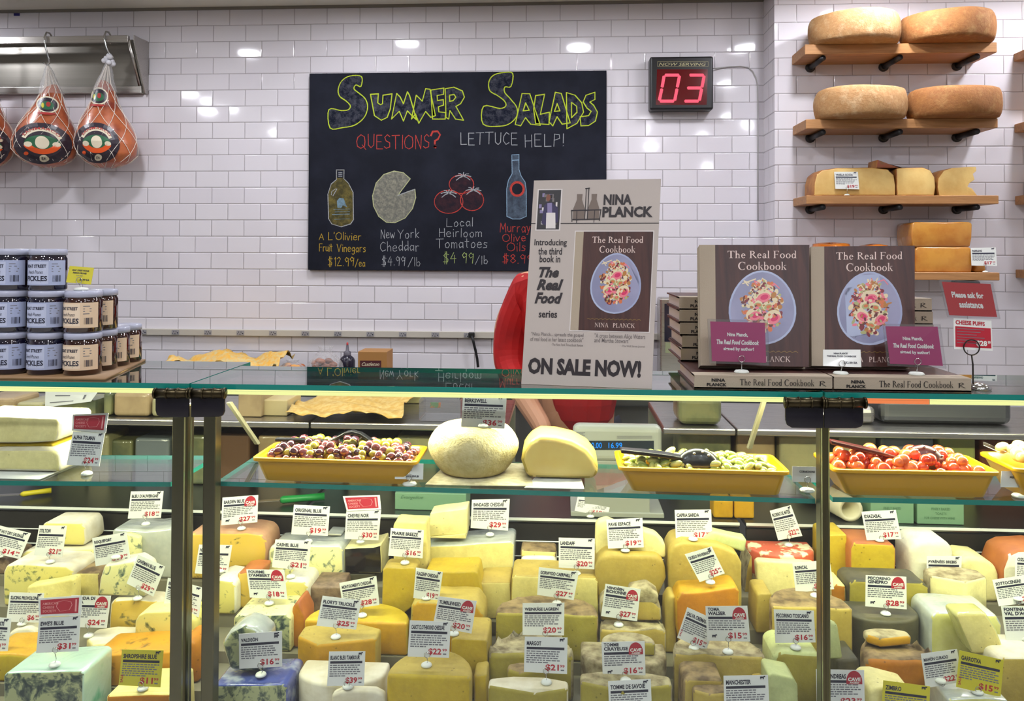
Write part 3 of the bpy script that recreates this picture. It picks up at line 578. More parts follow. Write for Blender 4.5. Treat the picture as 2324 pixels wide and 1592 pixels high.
    for i in range(L + 1):
        q = i / L; z = zs[2] + .0 + (tip.z - zs[2]) * q; xx, r = sec(min(z, zs[0])) if z < zs[0] else (tip.x, .0)
        _, r2 = sec(zs[2]); w = r2 * 1.04 * (1 - q) ** .85 + .006; x_ = rows[2][0].x * (1 - q) + tip.x * q
        vs_ += [(x_ + w * (1 + .1 * math.sin(5 * a_ + i)) * math.cos(a_), YC + w * .7 * math.sin(a_), z) for a_ in [2 * PI * k / n for k in range(n)]]
    b.raw(vs_, [(i * n + k, i * n + (k + 1) % n, (i + 1) * n + (k + 1) % n, (i + 1) * n + k) for i in range(L) for k in range(n)], 0, True); b.build('clear_wrap', M_FILM, t)
    if knot:
        b = MB()
        for _ in range(14): b.sphere((tip.x + random.uniform(-.02, .02), YC + random.uniform(-.015, .015), tip.z + random.uniform(-.02, .025)), .013, .012, .012, 0, 8, 5)
        b.build('tied_knot', mat('white_net', (220, 220, 226), .6), t)
    hk = thing('meat_hook', 'steel S-hook over the rail carrying ' + ('the ham with the white knotted net' if knot else ('the ham left of the knotted one' if prof[5][1] > 0 else 'the ham cut off by the photo edge')), 'hook', tuple(tip), 'steel hooks on the hanging rail')
    r0 = at(ring[0], ring[1], YR); zt = z1 + .012
    b = MB(); xh = r0.x
    b.tube([(xh + .004, YR + .034, z1 - .03), (xh + .004, YR + .034, zt - .004), (xh + .002, YR + .022, zt + .008), (xh, YR + .002, zt + .006), (xh - .003, YR - .008, zt - .02), (xh + (tip.x - xh) * .5, YC - .012, (zt + tip.z) / 2), (tip.x + .008, YC - .006, tip.z + .03), (tip.x + .009, YC, tip.z + .006), (tip.x, YC, tip.z - .005), (tip.x - .012, YC, tip.z + .004), (tip.x - .02, YC, tip.z + .008)], .0042, 8)
    b.build('hook_rod', M_CHROME, hk)
ham('cured_ham', 'netted ham with dark round label beside the knotted one, badge facing straight out', [(192, 118, 128), (199, 104, 132), (214, 94, 138), (240, 80, 145), (262, 64, 152), (290, 46, 164), (320, 34, 169), (342, 34, 168), (360, 48, 163), (375, 74, 142), (381, 98, 118)], (108, 146), (105, 84), (95, 326, 54, 47), (109, 238, 21, 19))
ham('cured_ham', 'netted ham with a bunched white knot at its top', [(182, 228, 238), (190, 224, 249), (208, 216, 258), (240, 206, 268), (269, 190, 284), (298, 179, 300), (327, 174, 309), (353, 182, 306), (371, 202, 289), (382, 226, 260)], (246, 138), (240, 78), (222, 325, 44, 46), (226, 219, 19, 20), True)
ham('cured_ham', 'netted ham only half in view, at the edge of the photo', [(192, -40, -28), (205, -54, -18), (230, -74, -8), (260, -96, 3), (289, -110, 17), (318, -116, 27), (345, -112, 23), (366, -96, 12), (380, -70, -8), (386, -52, -30)], (-36, 146), (-36, 84), (-46, 330, 54, 47), (-40, 240, 20, 18))
b = MB(); put_rect(b, lambda x, y, h=0: at(x, y, YW - .002 - h), 31, 36, 45, 30, 0); tag(b.build('tape_scrap', mat('blue_tape', (30, 24, 110), .5)), 'small scrap of dark blue tape stuck high on the tiled wall', 'tape')
# ------------------------------------------------------------------ wooden shelves and aged wheels
YS = YB - .186
M_ROD = mat('black_pipe', (22, 22, 26), .45)
SHZ = []
def wall_shelf(label, x0, x1, yt, yb, rods, grp='oak shelves on black pipe brackets'):
    a, c = at(x0, yt, YS), at(x1, yb, YS); t = thing('wall_shelf', label, 'shelf', ((a.x + c.x) / 2, YB, c.z), grp)
    b = MB(); b.box(a.x, c.x, YS, YB, c.z, a.z); b.build('plank', M_WOOD, t, bevel=.002, seg=1)
    for px in rods:
        x = px if abs(px) < 10 else at(px, yb, YB).x; z = c.z - .0125; b = MB(); b.tube([(x, YB, z), (x, YS + .012, z)], .0115, 10)
        b.lathe([(.0001, 0), (.02, 0), (.02, .012), (.012, .014)], (0, 0, 0), 14)
        for i in range(len(b.v) - 56, len(b.v)): v = b.v[i]; b.v[i] = (x + v[0], YB - v[2], z + v[1])
        b.build('bracket', M_ROD, t)
    SHZ.append(a.z); return t
RX = (1838, 2004, 2170)
wall_shelf('topmost oak shelf carrying two big brown cheese wheels', 1827, 2263, 101, 119, RX)
wall_shelf('second oak shelf down carrying two big brown cheese wheels', 1829, 2265, 271, 290, RX)
wall_shelf('third oak shelf down carrying cut yellow cheese halves', 1830, 2267, 444, 463, RX)
wall_shelf('lowest oak shelf carrying shiny waxed cheeses behind the cookbooks', 1831, 2269, 617, 637, RX)
xe = at(2301, 200, YB).x
for yt, yb, w in ((97, 116, 'topmost'), (266, 286, 'second from top'), (438, 459, 'third from top'), (614, 634, 'lowest')):
    zt, zb = at(2324, yt, YS).z, at(2324, yb, YS).z; t = thing('wall_shelf', w + ' oak shelf of the unit cut by the photo edge', 'shelf', (xe + .4, YB, zb), 'oak shelves on black pipe brackets')
    b = MB(); b.box(xe, xe + .8, YS, YB, zb, zt); b.build('plank', M_WOOD, t, bevel=.002, seg=1)
    for x in (xe + .08, xe + .4):
        b = MB(); b.tube([(x, YB, zb - .0125), (x, YS + .012, zb - .0125)], .0115, 10); b.build('bracket', M_ROD, t)
    if w == 'third from top':
        b = MB(); b.lathe([(.001, 0), (.08, 0), (.1, .02), (.1, .1), (.08, .12), (.001, .122)], (xe + .16, YB - .12, zt), 28)
        tag(b.build('round_cheese', mat('gold_wax', (214, 160, 60), .3)), 'yellow cheese wheel just peeping in at the photo edge', 'cheese')
def wheel(name, label, x0, x1, yt, yb, Yc, ry, m, grp=None, z=None, bulge=.02, n=48, r=.012):
    p0, p1 = at(x0, yb, Yc), at(x1, yb, Yc); rx = (p1.x - p0.x) / 2; cx = (p0.x + p1.x) / 2; zb = p0.z if z is None else z; h = at((x0 + x1) / 2, yt, Yc - ry * .5).z - zb
    b = MB(); pr = [(.001, 0), (rx - r - .004, 0), (rx - .006, .003), (rx - .001, r)] + [(rx + bulge * .3 * math.sin(PI * k / 6), r + (h - 2 * r) * k / 6) for k in range(1, 6)] + [(rx - .002, h - r), (rx - .007, h - .004), (rx - r - .006, h), (.001, h + .002)]
    b.lathe(pr, (cx, Yc, zb), n, 0, 1, ry / rx)
    ph = random.random() * 9
    for i, v in enumerate(b.v):
        a = math.atan2(v[1] - Yc, v[0] - cx); k = 1 + .008 * math.sin(3 * a + ph + v[2] * 30) + .005 * math.sin(7 * a + 2 * ph + v[2] * 60); b.v[i] = (cx + (v[0] - cx) * k, Yc + (v[1] - Yc) * k, v[2] + (.003 * math.sin(2 * a + ph) if v[2] > zb + .01 else 0))
    return tag(b.build(name, m), label, 'cheese', grp)
def rindm(name, a, b_, c_):
    t = NT(name); k = t.noise(18, 6, .7); k2 = t.noise(90, 4, .7)
    t.L(t.mix(t.math('MULTIPLY', k2, .55), t.ramp(k, [(.3, rgb(*a)), (.5, rgb(*b_)), (.72, rgb(*c_))]), rgb(*[x * .62 for x in b_])), t.b.inputs['Base Color']); t.b.inputs['Roughness'].default_value = .8
    t.L(t.bump(t.math('ADD', k, k2), .55, .004), t.b.inputs['Normal']); return t.m
M_R1 = rindm('aged_rind_pale', (196, 158, 108), (176, 130, 80), (214, 184, 140)); M_R2 = rindm('aged_rind_brown', (170, 116, 60), (150, 96, 46), (186, 140, 84))
G4 = 'big brown aged wheels on the wooden wall shelves'
YWC = YB - .16
wheel('round_cheese', 'large tan wheel with a pale edge on the topmost shelf, over the display side', 1840, 2037, 27, 98, YWC, .15, M_R1, G4, SHZ[0])
wheel('round_cheese', 'large darker brown wheel on the topmost shelf, nearer the photo edge', 2049, 2250, 25, 98, YWC, .15, M_R2, G4, SHZ[0])
wheel('round_cheese', 'large pale tan wheel with a whitish band on the second shelf', 1853, 2052, 198, 270, YWC, .15, M_R1, G4, SHZ[1])
wheel('round_cheese', 'large dark brown wheel on the second shelf', 2064, 2264, 198, 270, YWC, .15, M_R2, G4, SHZ[1])
M_CUT = mat('gouda_paste', (228, 194, 120), .45, col2=(212, 170, 96), ns=12, bump=.2, bs=90); M_CUTR = mat('gouda_rind', (178, 122, 58), .5, col2=(150, 92, 44))
def slab_px(name, label, P, Y, dep, mats, zb=None, grp=None, bev=.006, cat='cheese', side=1, jit=.0012, parent=None):
    pts = [at(x, y, Y) for x, y in P]; pts = [[p.x, p.z] for p in pts]; zmin = min(p[1] for p in pts)
    if zb is not None:
        zlim = zmin + .022
        for p in pts:
            if p[1] < zlim: p[1] = zb
    dens = []
    for i in range(len(pts)):
        a, c = pts[i], pts[(i + 1) % len(pts)]; n = max(1, int(math.hypot(a[0] - c[0], a[1] - c[1]) / .03))
        for k in range(n):
            low = min(p[1] for p in pts); q = [a[0] + (c[0] - a[0]) * k / n, a[1] + (c[1] - a[1]) * k / n]
            if k: q[0] += random.uniform(-jit, jit); q[1] += random.uniform(-jit, jit) if abs(a[1] - c[1]) > .004 or q[1] > low + .03 else 0
            dens.append(tuple(q))
    b = MB(); b.prism(dens, Y, Y + dep, 0, side)
    o = b.build(name, mats, parent, bevel=bev, seg=3, ang=30)
    return tag(o, label, cat, grp) if parent is None else o
Z3 = SHZ[2]; G3 = 'cut yellow cheeses on the third wooden shelf'
c_ = slab_px('cut_cheese', 'widest half wheel of yellow cheese with a price card, third shelf', [(1847, 441), (1848, 415), (1853, 396), (1866, 386), (1900, 381), (1980, 380), (2015, 384), (2029, 397), (2033, 420), (2033, 441)], YS + .02, .13, [M_CUT, M_CUTR], Z3, G3)
slab_px('cut_cheese', 'middle block of yellow cheese under the thin red-rinded wedge', [(2036, 441), (2034, 384), (2040, 381), (2095, 380), (2112, 386), (2122, 402), (2124, 425), (2121, 441)], YS + .02, .13, [M_CUT, M_CUTR], Z3, G3)
slab_px('cut_cheese', 'yellow cheese block with a ragged crumbling edge, third shelf', [(2132, 441), (2128, 425), (2130, 405), (2142, 388), (2162, 381), (2215, 379), (2216, 388), (2208, 395), (2212, 408), (2200, 416), (2196, 424), (2206, 428), (2218, 432), (2217, 441)], YS + .02, .13, [M_CUT, M_CUTR], Z3, G3)
slab_px('cheese_wedge', 'thin red-rinded wedge lying across the yellow cheese blocks', [(1990, 380.5), (1992, 363), (2040, 369), (2066, 376), (2066, 380.5)], YS + .025, .1, [mat('red_rind', (158, 72, 52), .4, col2=(120, 90, 50)), M_CUTR], at(2036, 380.5, YS + .02).z + .0005)
Z4 = SHZ[3]
M_WAX = mat('orange_wax', (196, 112, 34), .25, col2=(170, 88, 22), coat=.5); M_WAXB = mat('amber_wax', (206, 146, 62), .22, col2=(180, 112, 40), ns=10, coat=.8, bump=.15, bs=30)
wheel('round_cheese', 'orange waxed wheel showing between the two upright cookbooks', 1842, 1930, 553, 617, YB - .1, .08, M_WAX, 'orange waxed wheels behind the cookbooks', Z4, .04, 32, .022)
wheel('round_cheese', 'orange waxed wheel peeping over the cookbook nearer the amber cheeses', 1948, 2018, 556, 617, YB - .1, .075, M_WAX, 'orange waxed wheels behind the cookbooks', Z4, .04, 32, .022)
a_ = slab_px('waxed_cheese', 'lower glossy amber block cheese, under its twin, lowest shelf', [(2080, 617), (2077, 600), (2078, 566), (2082, 561), (2200, 561), (2206, 568), (2208, 595), (2205, 617)], YS + .02, .15, [M_WAXB, M_WAXB], Z4, 'glossy amber block cheeses', .012)
slab_px('waxed_cheese', 'upper glossy amber block cheese stacked on its twin', [(2072, 560.5), (2069, 535), (2070, 508), (2076, 504), (2200, 504), (2207, 508), (2206, 540), (2202, 560.5)], YS + .02, .15, [M_WAXB, M_WAXB], None, 'glossy amber block cheeses', .012)
slab_px('waxed_cheese', 'small amber cheese end behind the shelf price card', [(2212, 617), (2213, 585), (2236, 590), (2240, 617)], YS + .05, .08, [M_WAXB, M_WAXB], Z4, None, .01)
# ------------------------------------------------------------------ outlet strip and back counter
p0, p1 = at(324, 763, YW - .02), at(1200, 751.5, YW - .02)
zo0, zo1 = at(700, 764.6, YW - .02).z, at(700, 750.3, YW - .02).z
st = thing('outlet_strip', 'long grey power strip of sockets along the tiled wall', 'power strip', ((p0.x + p1.x) / 2, YW, zo0))
b = MB(); b.box(p0.x - 1.2, XC - .02, YW - .02, YW, zo0, zo1); b.build('raceway', mat('raceway', (190, 184, 172), .45), st, bevel=.002)
M_SOCK = mat('socket_grey', (150, 148, 150), .4)
for i in range(15):
    px = 324 + 73.4 * i + i * .35
    if px > 1150: break
    q = at(px, 757, YW - .0225); b = MB(); x, z = q.x, (zo0 + zo1) / 2
    b.box(x - .017, x + .017, YW - .023, YW - .019, z - .0105, z + .0105, 0)
    for dx, dz, w, h_ in ((-.007, .004, .0022, .006), (.004, .004, .0022, .006), (-.001, -.006, .004, .004), (.011, -.002, .005, .005), (-.012, -.004, .003, .004)): b.box(x + dx - w / 2, x + dx + w / 2, YW - .0238, YW - .0228, z + dz - h_ / 2, z + dz + h_ / 2, 1)
    b.build('socket', [M_SOCK, M_INK], st)
ZC = at(800, 837, YW).z - .004                 # top of the back counter
ct = thing('back_counter', 'long steel work counter against the tiled wall', 'counter', (-.2, 3.3, 0))
b = MB(); b.box(XL + .02, XC - .01, 3.08, YW - .001, ZC - .035, ZC); b.build('worktop', M_STEELD, ct, bevel=.003)
b = MB(); b.box(XL + .04, XC - .02, 3.12, YW - .001, .0, ZC - .035); b.build('cabinet_front', mat('counter_grey', (118, 118, 112), .5), ct)
M_WAXP = mat('waxed_paper', (232, 178, 72), .5, col2=(214, 196, 140), ns=50, bump=.5, bs=90)
def sheet(name, label, x0, x1, y0, y1, z, amp, m, hang=None, n=26, k=14, cat='paper', seed=0, edge=0):
    b = MB(); R = random.Random(seed); ph = [R.uniform(0, 6) for _ in range(8)]; vs_ = []
    for j in range(k + 1):
        for i in range(n + 1):
            u, v = i / n, j / k; zz = amp * (abs(math.sin(5 * u + ph[0] + 2 * v)) * .5 + .35 * abs(math.sin(9 * v + ph[1] + 4 * u)) + .25 * abs(math.sin(17 * u + 13 * v + ph[2])))
            yv = y0 + (y1 - y0) * v + edge * math.sin(4 * u + ph[3]) * (1 - v)
            if hang and v < hang[0]: q = (hang[0] - v) / hang[0]; zz = zz * (1 - q) - q * hang[1] * (1 + .25 * math.sin(7 * u + ph[4])); yv = y0 + (y1 - y0) * hang[0] - .012 * q + .01 * math.sin(11 * u) * q
            vs_.append((x0 + (x1 - x0) * u + .01 * math.sin(6 * v + ph[5]), yv, z + zz + .002))
    f = [(j * (n + 1) + i, j * (n + 1) + i + 1, (j + 1) * (n + 1) + i + 1, (j + 1) * (n + 1) + i) for j in range(k) for i in range(n)]
    b.raw(vs_, f, 0, True); o = b.build(name, m); sd = o.modifiers.new('thick', 'SOLIDIFY'); sd.thickness = .0012; return tag(o, label, cat)
q0, q1 = at(405, 838, 3.45), at(640, 838, 3.45)
sheet('wax_paper', 'crumpled orange patterned wax paper on the back counter', q0.x, q1.x, 3.3, 3.62, ZC + .012, .085, M_WAXP, seed=3)
def blob_bag(name, label, cx, w, h, Y, inner, grp, seed, open_top=False):
    R = random.Random(seed); p = at(cx, 838, Y); s_ = Y / 1850; t = thing(name, label, 'bag', (p.x, Y, ZC + .001), grp)
    b = MB(); rx, hz = w * s_ / 2, h * s_; pr = [(.001, 0), (rx * .8, .002), (rx, hz * .2), (rx * .85, hz * .5), (rx * .5, hz * .78), (rx * .28, hz * .86), (rx * .42, hz)]
    b.lathe(pr, (p.x, Y, ZC + .001), 26, 0, 1, .7)
    for i, v in enumerate(b.v):
        k = 1 + R.uniform(-.13, .13); b.v[i] = (p.x + (v[0] - p.x) * k, Y + (v[1] - Y) * k, v[2])
    b.build('film', M_FILM, t); b = MB()
    for _ in range(34):
        a, q = R.uniform(0, 6.3), R.random() ** .5 * .7; b.sphere((p.x + rx * q * math.cos(a), Y + rx * .6 * q * math.sin(a), ZC + .012 + R.random() * hz * .5), .018, .014, .012, R.randint(0, 1), 8, 5)
    b.build('contents', inner, t)
M_NUT = mat('brown_nut', (128, 70, 40), .45); M_NUT2 = mat('rust_nut', (166, 96, 56), .45); M_CHIP = mat('golden_chip', (222, 160, 84), .5)
G5 = 'clear bags of snacks on the back counter'
blob_bag('snack_bag', 'tall clear bag of brown snacks standing beside the squeeze bottle', 738, 84, 76, 3.4, [M_NUT, M_NUT2], G5, 2)
blob_bag('snack_bag', 'low clear bag of golden crisps beside the tall bag', 664, 76, 40, 3.45, [M_CHIP, M_NUT2], G5, 4)
# squeeze bottle
p = at(788, 838, 3.58); s_ = 3.58 / 1850; t = thing('squeeze_bottle', 'dark squeeze bottle with a red tip on the back counter', 'bottle', (p.x, 3.58, ZC))
b = MB(); b.lathe([(.001, 0), (17 * s_, 0), (18 * s_, 3 * s_), (18 * s_, 30 * s_), (15 * s_, 36 * s_), (8 * s_, 42 * s_)], (p.x, 3.58, ZC), 20); b.build('body', mat('dark_sauce', (30, 26, 44), .25), t)
b = MB(); b.lathe([(8.5 * s_, 42 * s_), (8.5 * s_, 50 * s_), (4 * s_, 52 * s_), (2.5 * s_, 66 * s_)], (p.x, 3.58, ZC), 16); b.build('cap', mat('grey_cap', (92, 88, 98), .4), t)
b = MB(); b.lathe([(2.6 * s_, 66 * s_), (2.2 * s_, 71 * s_), (.1 * s_, 72 * s_)], (p.x, 3.58, ZC), 12); b.build('tip', M_REDC, t)
# cardboard box
p0, p1 = at(812, 839, 3.3), at(878, 799, 3.3); t = thing('cracker_box', 'small tan carton with a dark red label on the back counter', 'box', ((p0.x + p1.x) / 2, 3.3, ZC))
b = MB(); b.box(p0.x, p1.x, 3.3, 3.42, ZC, p1.z); b.build('carton', mat('tan_carton', (166, 118, 62), .6), t, bevel=.002)
b = MB(); fn = lambda x, y, h=0: at(x, y, 3.2995 - h); put_rect(b, fn, 817, 838, 865, 819, 0, 0); put_text(b, fn, 'Castleton', 821, 831, 861, 823, 1, .012, .0006, .4); b.build('label', [mat('maroon', (74, 22, 34), .4), M_HW], t)
# tubs, roll
p = at(922, 839, 3.35); t = thing('deli_tub', 'low clear deli tub of amber food on the back counter', 'tub', (p.x, 3.35, ZC)); s_ = 3.35 / 1850
b = MB(); b.lathe([(.001, 0), (28 * s_, 0), (33 * s_, 20 * s_), (37 * s_, 22 * s_), (36 * s_, 25 * s_), (.001, 25 * s_)], (p.x, 3.35, ZC), 24); b.build('tub_shell', M_FILM, t)
b = MB(); b.lathe([(.001, 1 * s_), (25 * s_, 1 * s_), (29 * s_, 14 * s_), (.001, 16 * s_)], (p.x, 3.35, ZC), 20); b.build('contents', mat('amber_food', (226, 170, 96), .4), t)
p0, p1 = at(1018, 839, 3.3), at(1135, 813, 3.3); t = thing('film_dispenser', 'pale wrapping film roll in its dispenser behind the counter', 'dispenser', ((p0.x + p1.x) / 2, 3.3, ZC))
b = MB(); b.tube([(p0.x, 3.36, ZC + .028), (p1.x, 3.36, ZC + .028)], .026, 18); b.build('film_roll', mat('film_roll', (206, 202, 186), .25, coat=.5), t)
b = MB(); b.box(p0.x - .012, p1.x, 3.31, 3.42, ZC, ZC + .01); b.box(p0.x - .012, p0.x - .004, 3.31, 3.42, ZC, ZC + .04); b.build('tray', M_STEEL, t)
t = thing('power_cord', 'black cord plugged into the power strip above the film roll', 'cord', tuple(at(1071, 762, YW)))
b = MB(); q = at(1071, 760, YW - .024); b.box(q.x - .014, q.x + .014, YW - .05, YW - .0235, q.z - .012, q.z + .012); b.build('plug', M_BLACK, t, bevel=.004)
b = MB(); b.tube([at(1071, 762, YW - .05), at(1074, 775, YW - .055), at(1079, 795, YW - .05), at(1083, 815, YW - .05), at(1085, 834, YW - .05)], .006, 8); b.build('cable', M_BLACK, t)
# towel dispenser by the corner
p0, p1 = at(1497, 853, YW - .12), at(1580, 677, YW - .12); t = thing('towel_dispenser', 'steel wall dispenser with a dark window behind the small book stack', 'dispenser', ((p0.x + p1.x) / 2, YW, p0.z))
b = MB(); b.box(p0.x, p1.x, YW - .12, YW - .0215, p0.z, p1.z); b.build('steel_case', M_STEEL, t, bevel=.008)
fn = lambda x, y, h=0: at(x, y, YW - .1205 - h)
b = MB(); put_rect(b, fn, 1508, 776, 1560, 690, 0, .001); b.build('dark_window', mat('dark_window', (18, 20, 44), .2), t)
b = MB(); put_rect(b, fn, 1510, 802, 1530, 778, 0, .001); b.build('sticker', mat('green_sticker', (150, 158, 120), .5), t)
# ------------------------------------------------------------------ glass display cases
YG = 1.43
ZT = at(1162, 881, YG).z                       # top of the counter glass
x_cut1, x_cut2 = at(431, 900, YG).x, at(1870, 900, YG).x
ROWS = [(1.485, 1.60, -.90), (1.60, 1.71, -.875), (1.71, 1.82, -.85), (1.82, 1.93, -.82), (1.93, 2.055, -.795)]
def zdeck(Y):
    for a, c, z in ROWS:
        if a <= Y + .026 < c: return CAMZ + z
    return CAMZ - .795
ZA = at(800, 960, 2.13).z; ZB = at(1150, 1175, 2.06).z
ZSH = {'l': (at(0, 1092, 1.46).z, at(385, 1095, 1.46).z), 'm': (at(489, 1093, 1.46).z, at(1850, 1133, 1.46).z), 'r': (at(1885, 1129, 1.46).z, at(2324, 1138, 1.46).z)}
XSH = {'l': (at(0, 1092, 1.46).x, at(385, 1095, 1.46).x), 'm': (at(489, 1093, 1.46).x, at(1850, 1133, 1.46).x), 'r': (at(1885, 1129, 1.46).x, at(2324, 1138, 1.46).x)}
def zsh(x):
    s_ = 'l' if x < x_cut1 else 'm' if x < x_cut2 else 'r'; (a, c), (za, zc) = XSH[s_], ZSH[s_]; return za + (zc - za) * (x - a) / (c - a)
M_LAMP = emit_mat('strip_lamp', (255, 253, 214), LAMP); M_LENS = emit_mat('lamp_lens', (252, 252, 168), 1.1); M_LENS_REFL = emit_mat('lens_orange_reflection', (255, 140, 84), 1.0)  # the orange glow is a painted-in reflection, not a lamp colour
M_DECK = mat('deck_grey', (120, 116, 96), .5); M_BRACE = mat('brace_grey', (118, 114, 92), .4); M_VENT = mat('vent_black', (26, 25, 20), .5); M_HINGE = mat('hinge_plate', (16, 14, 24), .25); M_BARREL = steel_mat('hinge_barrel', (74, 66, 48), .3)
M_PEDGE = mat('pane_edge', (150, 150, 110), .2, .3); M_BACKP = mat('case_back', (128, 126, 108), .45); M_STORE = steel_mat('storage_steel', (120, 126, 128), .35)
def glass_slab(name, x0, x1, y0, y1, za, zb, th, t):
    b = MB(); b.hexa([(x0, y0, za - th), (x1, y0, zb - th), (x1, y1, zb - th), (x0, y1, za - th), (x0, y0, za), (x1, y0, zb), (x1, y1, zb), (x0, y1, za)]); b.m = [0, 0, 1, 1, 1, 1]; return b.build(name, [M_GTOP, M_GEDGE], t)
def case(key, label, x0, x1, posts, hinges, ledges, ydeep, shx, braces=()):
    t = thing('display_case', label, 'display case', ((x0 + x1) / 2, YG, 0), 'glass-fronted cheese display cases')
    glass_slab('counter_glass', x0, x1, YG, ydeep, ZT, ZT, .0095, t)
    a, c = shx; glass_slab('glass_shelf', a, c, 1.4605, 1.655, zsh(a), zsh(c), .0085, t)
    b = MB(); b.box(x0 + .004, x1 - .004, YG - .009, YG - .003, .46, ZT - .011); b.m = [0, 0, 0, 1, 0, 1]; b.build('front_pane', [M_GLASS, M_PEDGE], t)
    b = MB(); b.box(x0 + .01, x1 - .01, YG - .006, 2.5, 0, .46); b.build('base', mat('case_base', (70, 70, 68), .4), t)
    b = MB()
    for y0, y1, z in ROWS: b.box(x0 + .006, x1 - .006, y0 if y0 > 1.5 else 1.464, y1, .46, CAMZ + z)
    b.build('stepped_deck', M_DECK, t)
    for pa, pc in posts:
        p, q = at(pa, 1100, YG + .004).x, at(pc, 1100, YG + .004).x; b = MB(); b.box(p, q, YG + .004, YG + .03, .46, ZT - .04); b.build('post', M_POST, t, bevel=.002)
    for P, bar in hinges:
        b = MB(); b.prism([(at(x, y, YG - .016).x, at(x, y, YG - .016).z) for x, y in P], YG - .016, YG - .010); b.build('hinge_plate', M_HINGE, t, bevel=.0015, seg=2)
        b = MB(); p, q = at(bar[0], bar[2], YG - .019), at(bar[1], bar[2], YG - .019)
        b.tube([p, q], .0085, 14)
        for k in (.02, .36, .68, .98): c_ = p.lerp(q, k); b.tube([c_ - Vector((.0015, 0, 0)), c_ + Vector((.0015, 0, 0))], .0098, 14)
        b.build('hinge_barrel', M_BARREL, t)
    lx0, lx1 = x0 + .01, x1 - .01; zl = ZT - .0115; b = MB(); b.box(lx0, lx1, 1.465, 1.488, zl - .013, zl); b.box(lx0, lx1, 1.535, 1.575, zl - .012, zl); b.m = [2, 2, 0, 2, 2, 2, 1, 2, 2, 2, 2, 2]
    if key == 'r':  # first stretch glows orange to imitate a warm reflection
        xm = at(2110, 925, 1.465).x; b = MB(); b.box(xm, lx1, 1.465, 1.488, zl - .013, zl); b.box(lx0, lx1, 1.535, 1.575, zl - .012, zl); b.m = [2, 2, 0, 2, 2, 2, 1, 2, 2, 2, 2, 2]; b.box(lx0, xm - .0005, 1.465, 1.488, zl - .013, zl); b.m[12:] = [2, 2, 3, 2, 2, 2]
    b.build('light_strip', [M_LENS, M_LAMP, M_STEEL, M_LENS_REFL], t)
    b = MB(); b.box(x0 + .006, x1 - .006, 2.056, 2.068, .46, ZB - .014); b.build('vent_panel', M_VENT, t)
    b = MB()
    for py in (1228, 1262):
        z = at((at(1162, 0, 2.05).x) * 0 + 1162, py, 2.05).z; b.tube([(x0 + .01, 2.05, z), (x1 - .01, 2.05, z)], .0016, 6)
    b.build('vent_rods', M_WHITE, t)  # steel rods coloured white in place of their bright shine
    b = MB(); b.box(x0 + .006, x1 - .006, 2.06, 2.5, ZB - .012, ZB); b.build('storage_shelf', M_STORE, t, bevel=.0015, seg=1); b = MB(); b.box(x0 + .006, x1 - .006, 2.0575, 2.0595, ZB - .006, ZB + .0005); b.build('shelf_edge_glint', M_WHITE, t)  # white strip imitates the lamp's reflection along the shelf front
    for q_ in braces:
        b = MB(); p, q = at(q_[0], q_[1], 1.60), at(q_[2], q_[3], 1.66); b.hexa([(q.x - .004, q.y, q.z), (q.x + .004, q.y, q.z), (q.x + .004, q.y + .014, q.z), (q.x - .004, q.y + .014, q.z), (p.x - .004, p.y, p.z), (p.x + .004, p.y, p.z), (p.x + .004, p.y + .014, p.z), (p.x - .004, p.y + .014, p.z)]); b.build('brace', M_BRACE, t, bevel=.001)
    for a, c in ledges:
        b = MB(); b.box(a, c, 2.13, 2.5, ZA - .018, ZA); b.build('rear_ledge', M_STEEL, t, bevel=.004)
        b = MB(); b.box(a, c, 2.48, 2.495, ZB, ZA - .018); b.build('back_panel', M_BACKP, t)
    return t
H1 = ([(352, 892), (428, 893), (428, 948), (366, 948), (355, 943), (352, 932)], (351, 429, 893)); H2 = ([(433, 893), (509, 893), (509, 934), (505, 944), (496, 947), (433, 948)], (433, 511, 893))
H3 = ([(1783, 914), (1869, 915), (1869, 973), (1798, 972), (1787, 966), (1783, 954)], (1781, 1869, 914)); H4 = ([(1871, 915), (1960, 916), (1960, 960), (1956, 969), (1944, 973), (1871, 973)], (1871, 1965, 915))
ax = lambda px, Y=2.13: at(px, 960, Y).x
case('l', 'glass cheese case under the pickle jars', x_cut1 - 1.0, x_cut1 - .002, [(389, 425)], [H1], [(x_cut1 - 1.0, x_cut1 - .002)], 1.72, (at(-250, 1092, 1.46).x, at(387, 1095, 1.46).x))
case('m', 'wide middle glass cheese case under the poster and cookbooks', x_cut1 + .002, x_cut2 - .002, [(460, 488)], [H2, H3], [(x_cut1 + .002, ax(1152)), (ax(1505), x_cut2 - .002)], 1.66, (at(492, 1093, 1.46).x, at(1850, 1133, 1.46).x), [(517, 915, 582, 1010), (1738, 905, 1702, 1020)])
case('r', 'glass cheese case holding the tray of red peppers', x_cut2 + .002, x_cut2 + 1.0, [(1862, 1884)], [H4], [(x_cut2 + .002, x_cut2 + 1.0)], 1.66, (at(1890, 1129, 1.46).x, at(2600, 1140, 1.46).x))
